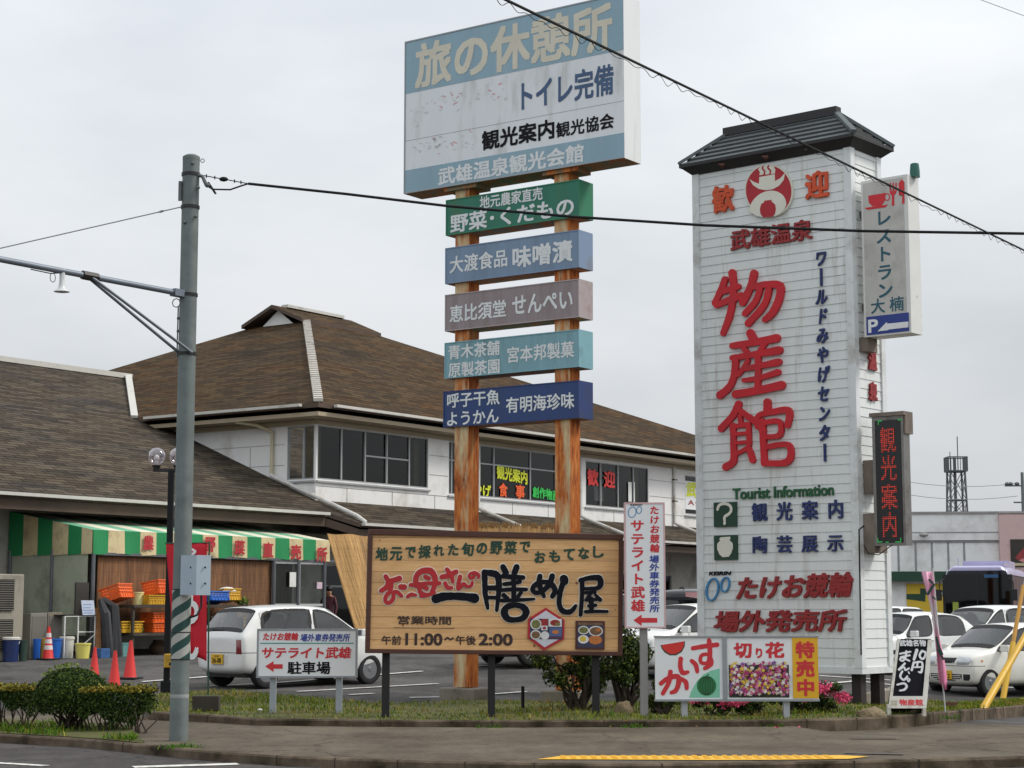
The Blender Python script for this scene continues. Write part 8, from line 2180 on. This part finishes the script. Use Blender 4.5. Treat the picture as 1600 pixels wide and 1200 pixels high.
mb.build('ribbon_marks', WHITEL, yo)
mb = MB(); x_, z_ = fpx(1442, 836); c = fb.at(x_, z_, .3); mb.ball(c, .16, 8, sq=(1.6, 1, .8)); mb.tube([c, c - fn * .4], .04, 5); mb.build('floodlight', MC['grey_coping'], shopb)
LY = 165.0
lat = P(1493, 715, LY); lt0 = P(1493, 806, LY)
ltw = thing('lattice_tower', 'slender steel lattice tower with a railed platform and antenna behind the white store', 'tower', (lat.x, LY, 0))
STEEL = mat('grey_steel', srgb(96, 100, 102), .6, .3, var=.1)
def leg_at(z, k): h_ = lerp(1.6 * .62, .62, min(1, z / lat.z)) * (1.0); return V((lat.x + (h_ if k in (1, 2) else -h_), LY + (h_ if k in (2, 3) else -h_), z))
for k in range(4):
    mb = MB(); mb.tube([leg_at(0, k), leg_at(lat.z - 1.3, k)], .09, 6); mb.build('leg', STEEL, ltw)
mb = MB(); lv = [0, 2.6, 5.2, 7.6, 9.6, 11.2, lat.z - 1.3]
for z0, z1 in zip(lv, lv[1:]):
    for k in range(4):
        j = (k + 1) % 4; mb.tube([leg_at(z1, k), leg_at(z1, j)], .05, 5); mb.tube([leg_at(z0, k), leg_at(z1, j)], .035, 5); mb.tube([leg_at(z0, j), leg_at(z1, k)], .035, 5)
mb.tube([V((lat.x - .1, LY, 0)), V((lat.x - .1, LY, lat.z))], .14, 6); mb.build('bracing', STEEL, ltw)
mb = MB(); z0, z1 = lat.z - 1.25, lat.z; e = .86
mb.box((lat.x, LY, z0), (e * 2, e * 2, .12)); mb.build('platform', STEEL, ltw)
mb = MB(); mb.box((lat.x, LY - e, z1), (e * 2, .07, .1)); mb.box((lat.x, LY + e, z1), (e * 2, .07, .1)); mb.box((lat.x - e, LY, z1), (.07, e * 2, .1)); mb.box((lat.x + e, LY, z1), (.07, e * 2, .1))
for i in range(9):
    for s in (-1, 1): mb.tube([(lat.x - e + i * e / 4, LY + s * e, z0), (lat.x - e + i * e / 4, LY + s * e, z1)], .03, 4); mb.tube([(lat.x + s * e, LY - e + i * e / 4, z0), (lat.x + s * e, LY - e + i * e / 4, z1)], .03, 4)
mb.build('railing', STEEL, ltw)
mb = MB(); mb.tube([(lat.x + .2, LY, z0), (lat.x + .2, LY, P(1495, 682, LY).z)], .05, 5); mb.tube([(lat.x - .5, LY, z0), (lat.x - .5, LY, P(1485, 706, LY).z)], .04, 5); mb.build('antenna', STEEL, ltw)
EY = 128.0
pt0 = P(1597, 738, EY)
ep = thing('utility_pole', 'distant grey utility pole with crossarms above the pink wall at the right edge', 'utility pole', (pt0.x, EY, -.3))
mb = MB(); mb.tube([(pt0.x, EY, -.3), (pt0.x, EY, pt0.z)], [.17, .11], 8); mb.build('shaft', GALV, ep)
for py, x0, x1 in ((759, 1570, 1612), (785, 1584, 1606)):
    mb = MB(); a, b_ = P(x0, py, EY), P(x1, py, EY); b_.z = a.z; mb.beam(a, b_, .1, .1); mb.build('crossarm', STEEL, ep)
mb = MB()
for px in (1574, 1579, 1589): q = P(px, 756, EY); mb.ball(q, .16, 8, sq=(1.2, 1, .8))
mb.build('insulator', STEEL, ep)
for py, lab in ((753, 'upper of two distant wires running left from the far pole'), (773, 'lower of two distant wires running left from the far pole')):
    a, b_ = P(1590, py + 2, EY), P(1360, py - 12, EY); cable('distant_wire', [a, b_], .02, lab, GREYMETAL, sag=.5, n=8)

# ================================================================ PEOPLE
SKIN = mat('skin', srgb(176, 128, 102), .6, var=.06); HAIR = mat('black_hair', srgb(22, 20, 20), .6, var=.1)
def person(label, pos, face, cloth_c, trouser_c, arm_up=False, h=1.68):
    t = local_thing('person', label, 'person', pos, face)
    s = h / 1.7
    J = {'pel': (0, 0, .92), 'wst': (0, 0, 1.08), 'chest': (.01, 0, 1.30), 'nk': (0, 0, 1.44), 'hd0': (.02, 0, 1.53), 'hd1': (.03, 0, 1.62)}
    for sd, y in (('l', 1), ('r', -1)):
        J['hip' + sd] = (0, .09 * y, .88); J['kn' + sd] = (.02, .1 * y, .48); J['an' + sd] = (-.02, .1 * y, .07); J['to' + sd] = (.14, .11 * y, .03)
        J['sh' + sd] = (0, .17 * y, 1.38); J['el' + sd] = (-.02, .23 * y, 1.12); J['wr' + sd] = (.06, .22 * y, .88); J['ha' + sd] = (.09, .21 * y, .79)
    if arm_up: J['elr'] = (.16, -.2, 1.2); J['wrr'] = (.2, -.08, 1.42); J['har'] = (.16, -.03, 1.5)
    Rr = {'pel': .13, 'wst': .12, 'chest': .135, 'nk': .055, 'hd0': .082, 'hd1': .09}
    for k in 'lr': Rr.update({'hip' + k: .085, 'kn' + k: .058, 'an' + k: .042, 'to' + k: .035, 'sh' + k: .06, 'el' + k: .042, 'wr' + k: .03, 'ha' + k: .032})
    E_ = [('pel', 'wst'), ('wst', 'chest'), ('chest', 'nk'), ('nk', 'hd0'), ('hd0', 'hd1')]
    for k in 'lr': E_ += [('pel', 'hip' + k), ('hip' + k, 'kn' + k), ('kn' + k, 'an' + k), ('an' + k, 'to' + k), ('chest', 'sh' + k), ('sh' + k, 'el' + k), ('el' + k, 'wr' + k), ('wr' + k, 'ha' + k)]
    names = list(J); me = bpy.data.meshes.new('person_body'); me.from_pydata([V(J[n]) * s for n in names], [(names.index(a), names.index(b)) for a, b in E_], [])
    o = bpy.data.objects.new('person_tmp', me); COL.objects.link(o)
    o.modifiers.new('skin', 'SKIN'); sv = me.skin_vertices[0].data
    for i, n in enumerate(names): sv[i].radius = (Rr[n] * s, Rr[n] * s)
    sv[names.index('pel')].use_root = True
    ss_ = o.modifiers.new('sub', 'SUBSURF'); ss_.levels = 2; ss_.render_levels = 2
    dg = bpy.context.evaluated_depsgraph_get(); dg.update(); m2 = bpy.data.meshes.new_from_object(o.evaluated_get(dg)); bpy.data.objects.remove(o)
    b = bpy.data.objects.new('body', m2); COL.objects.link(b); b.parent = t; m2.materials.clear()
    for q in (SKIN, cloth_c, trouser_c): m2.materials.append(q)
    for p in m2.polygons:
        z = p.center.z / s; y = abs(p.center.y) / s; p.use_smooth = True
        p.material_index = 2 if z < .95 and y < .2 else (1 if z < 1.43 and not (y > .19 and z < .9) else 0)
        if arm_up and p.center.x / s > .1 and z > 1.34: p.material_index = 0
    mb = MB(); mb.ball(V((.015, 0, 1.645)) * s, .108 * s, 14, sq=(1, .92, .95)); hr = mb.build('hair', HAIR, t, smooth=True)
    mb = MB(); mb.ball(V((.115, 0, 1.565)) * s, .018 * s, 8, sq=(1, .8, 1.3)); mb.build('nose', SKIN, t, smooth=True)
    return t
def at_shop(px, py, b): q = hall_pt(px, py, b); q.z = gz(q.x, q.y); return q
# two people outside the shop front, seen over the car roofs
pq = P(1066, 925, 51.5); pq.z = gz(pq.x, pq.y); person('person in dark clothes raising a hand to the face, seen over the car roofs', pq, R(-60), mat('dark_jacket', srgb(38, 42, 40), .8, var=.1), mat('dark_trousers', srgb(36, 36, 42), .8, var=.1), True, 1.72)
pq = P(1086, 935, 52.5); pq.z = gz(pq.x, pq.y); person('dark haired person beside the tower edge, facing away from the camera', pq, R(80), mat('pale_shirt', srgb(150, 132, 126), .8, var=.1), MC['dark_trousers'], False, 1.58)
pq = at_shop(514, 960, -.9); person('person in a dusky pink top standing in the dark doorway by the leaning reed screen', pq, R(-110), mat('dusky_pink_top', srgb(92, 50, 58), .8, var=.15), MC['dark_trousers'], True, 1.55)
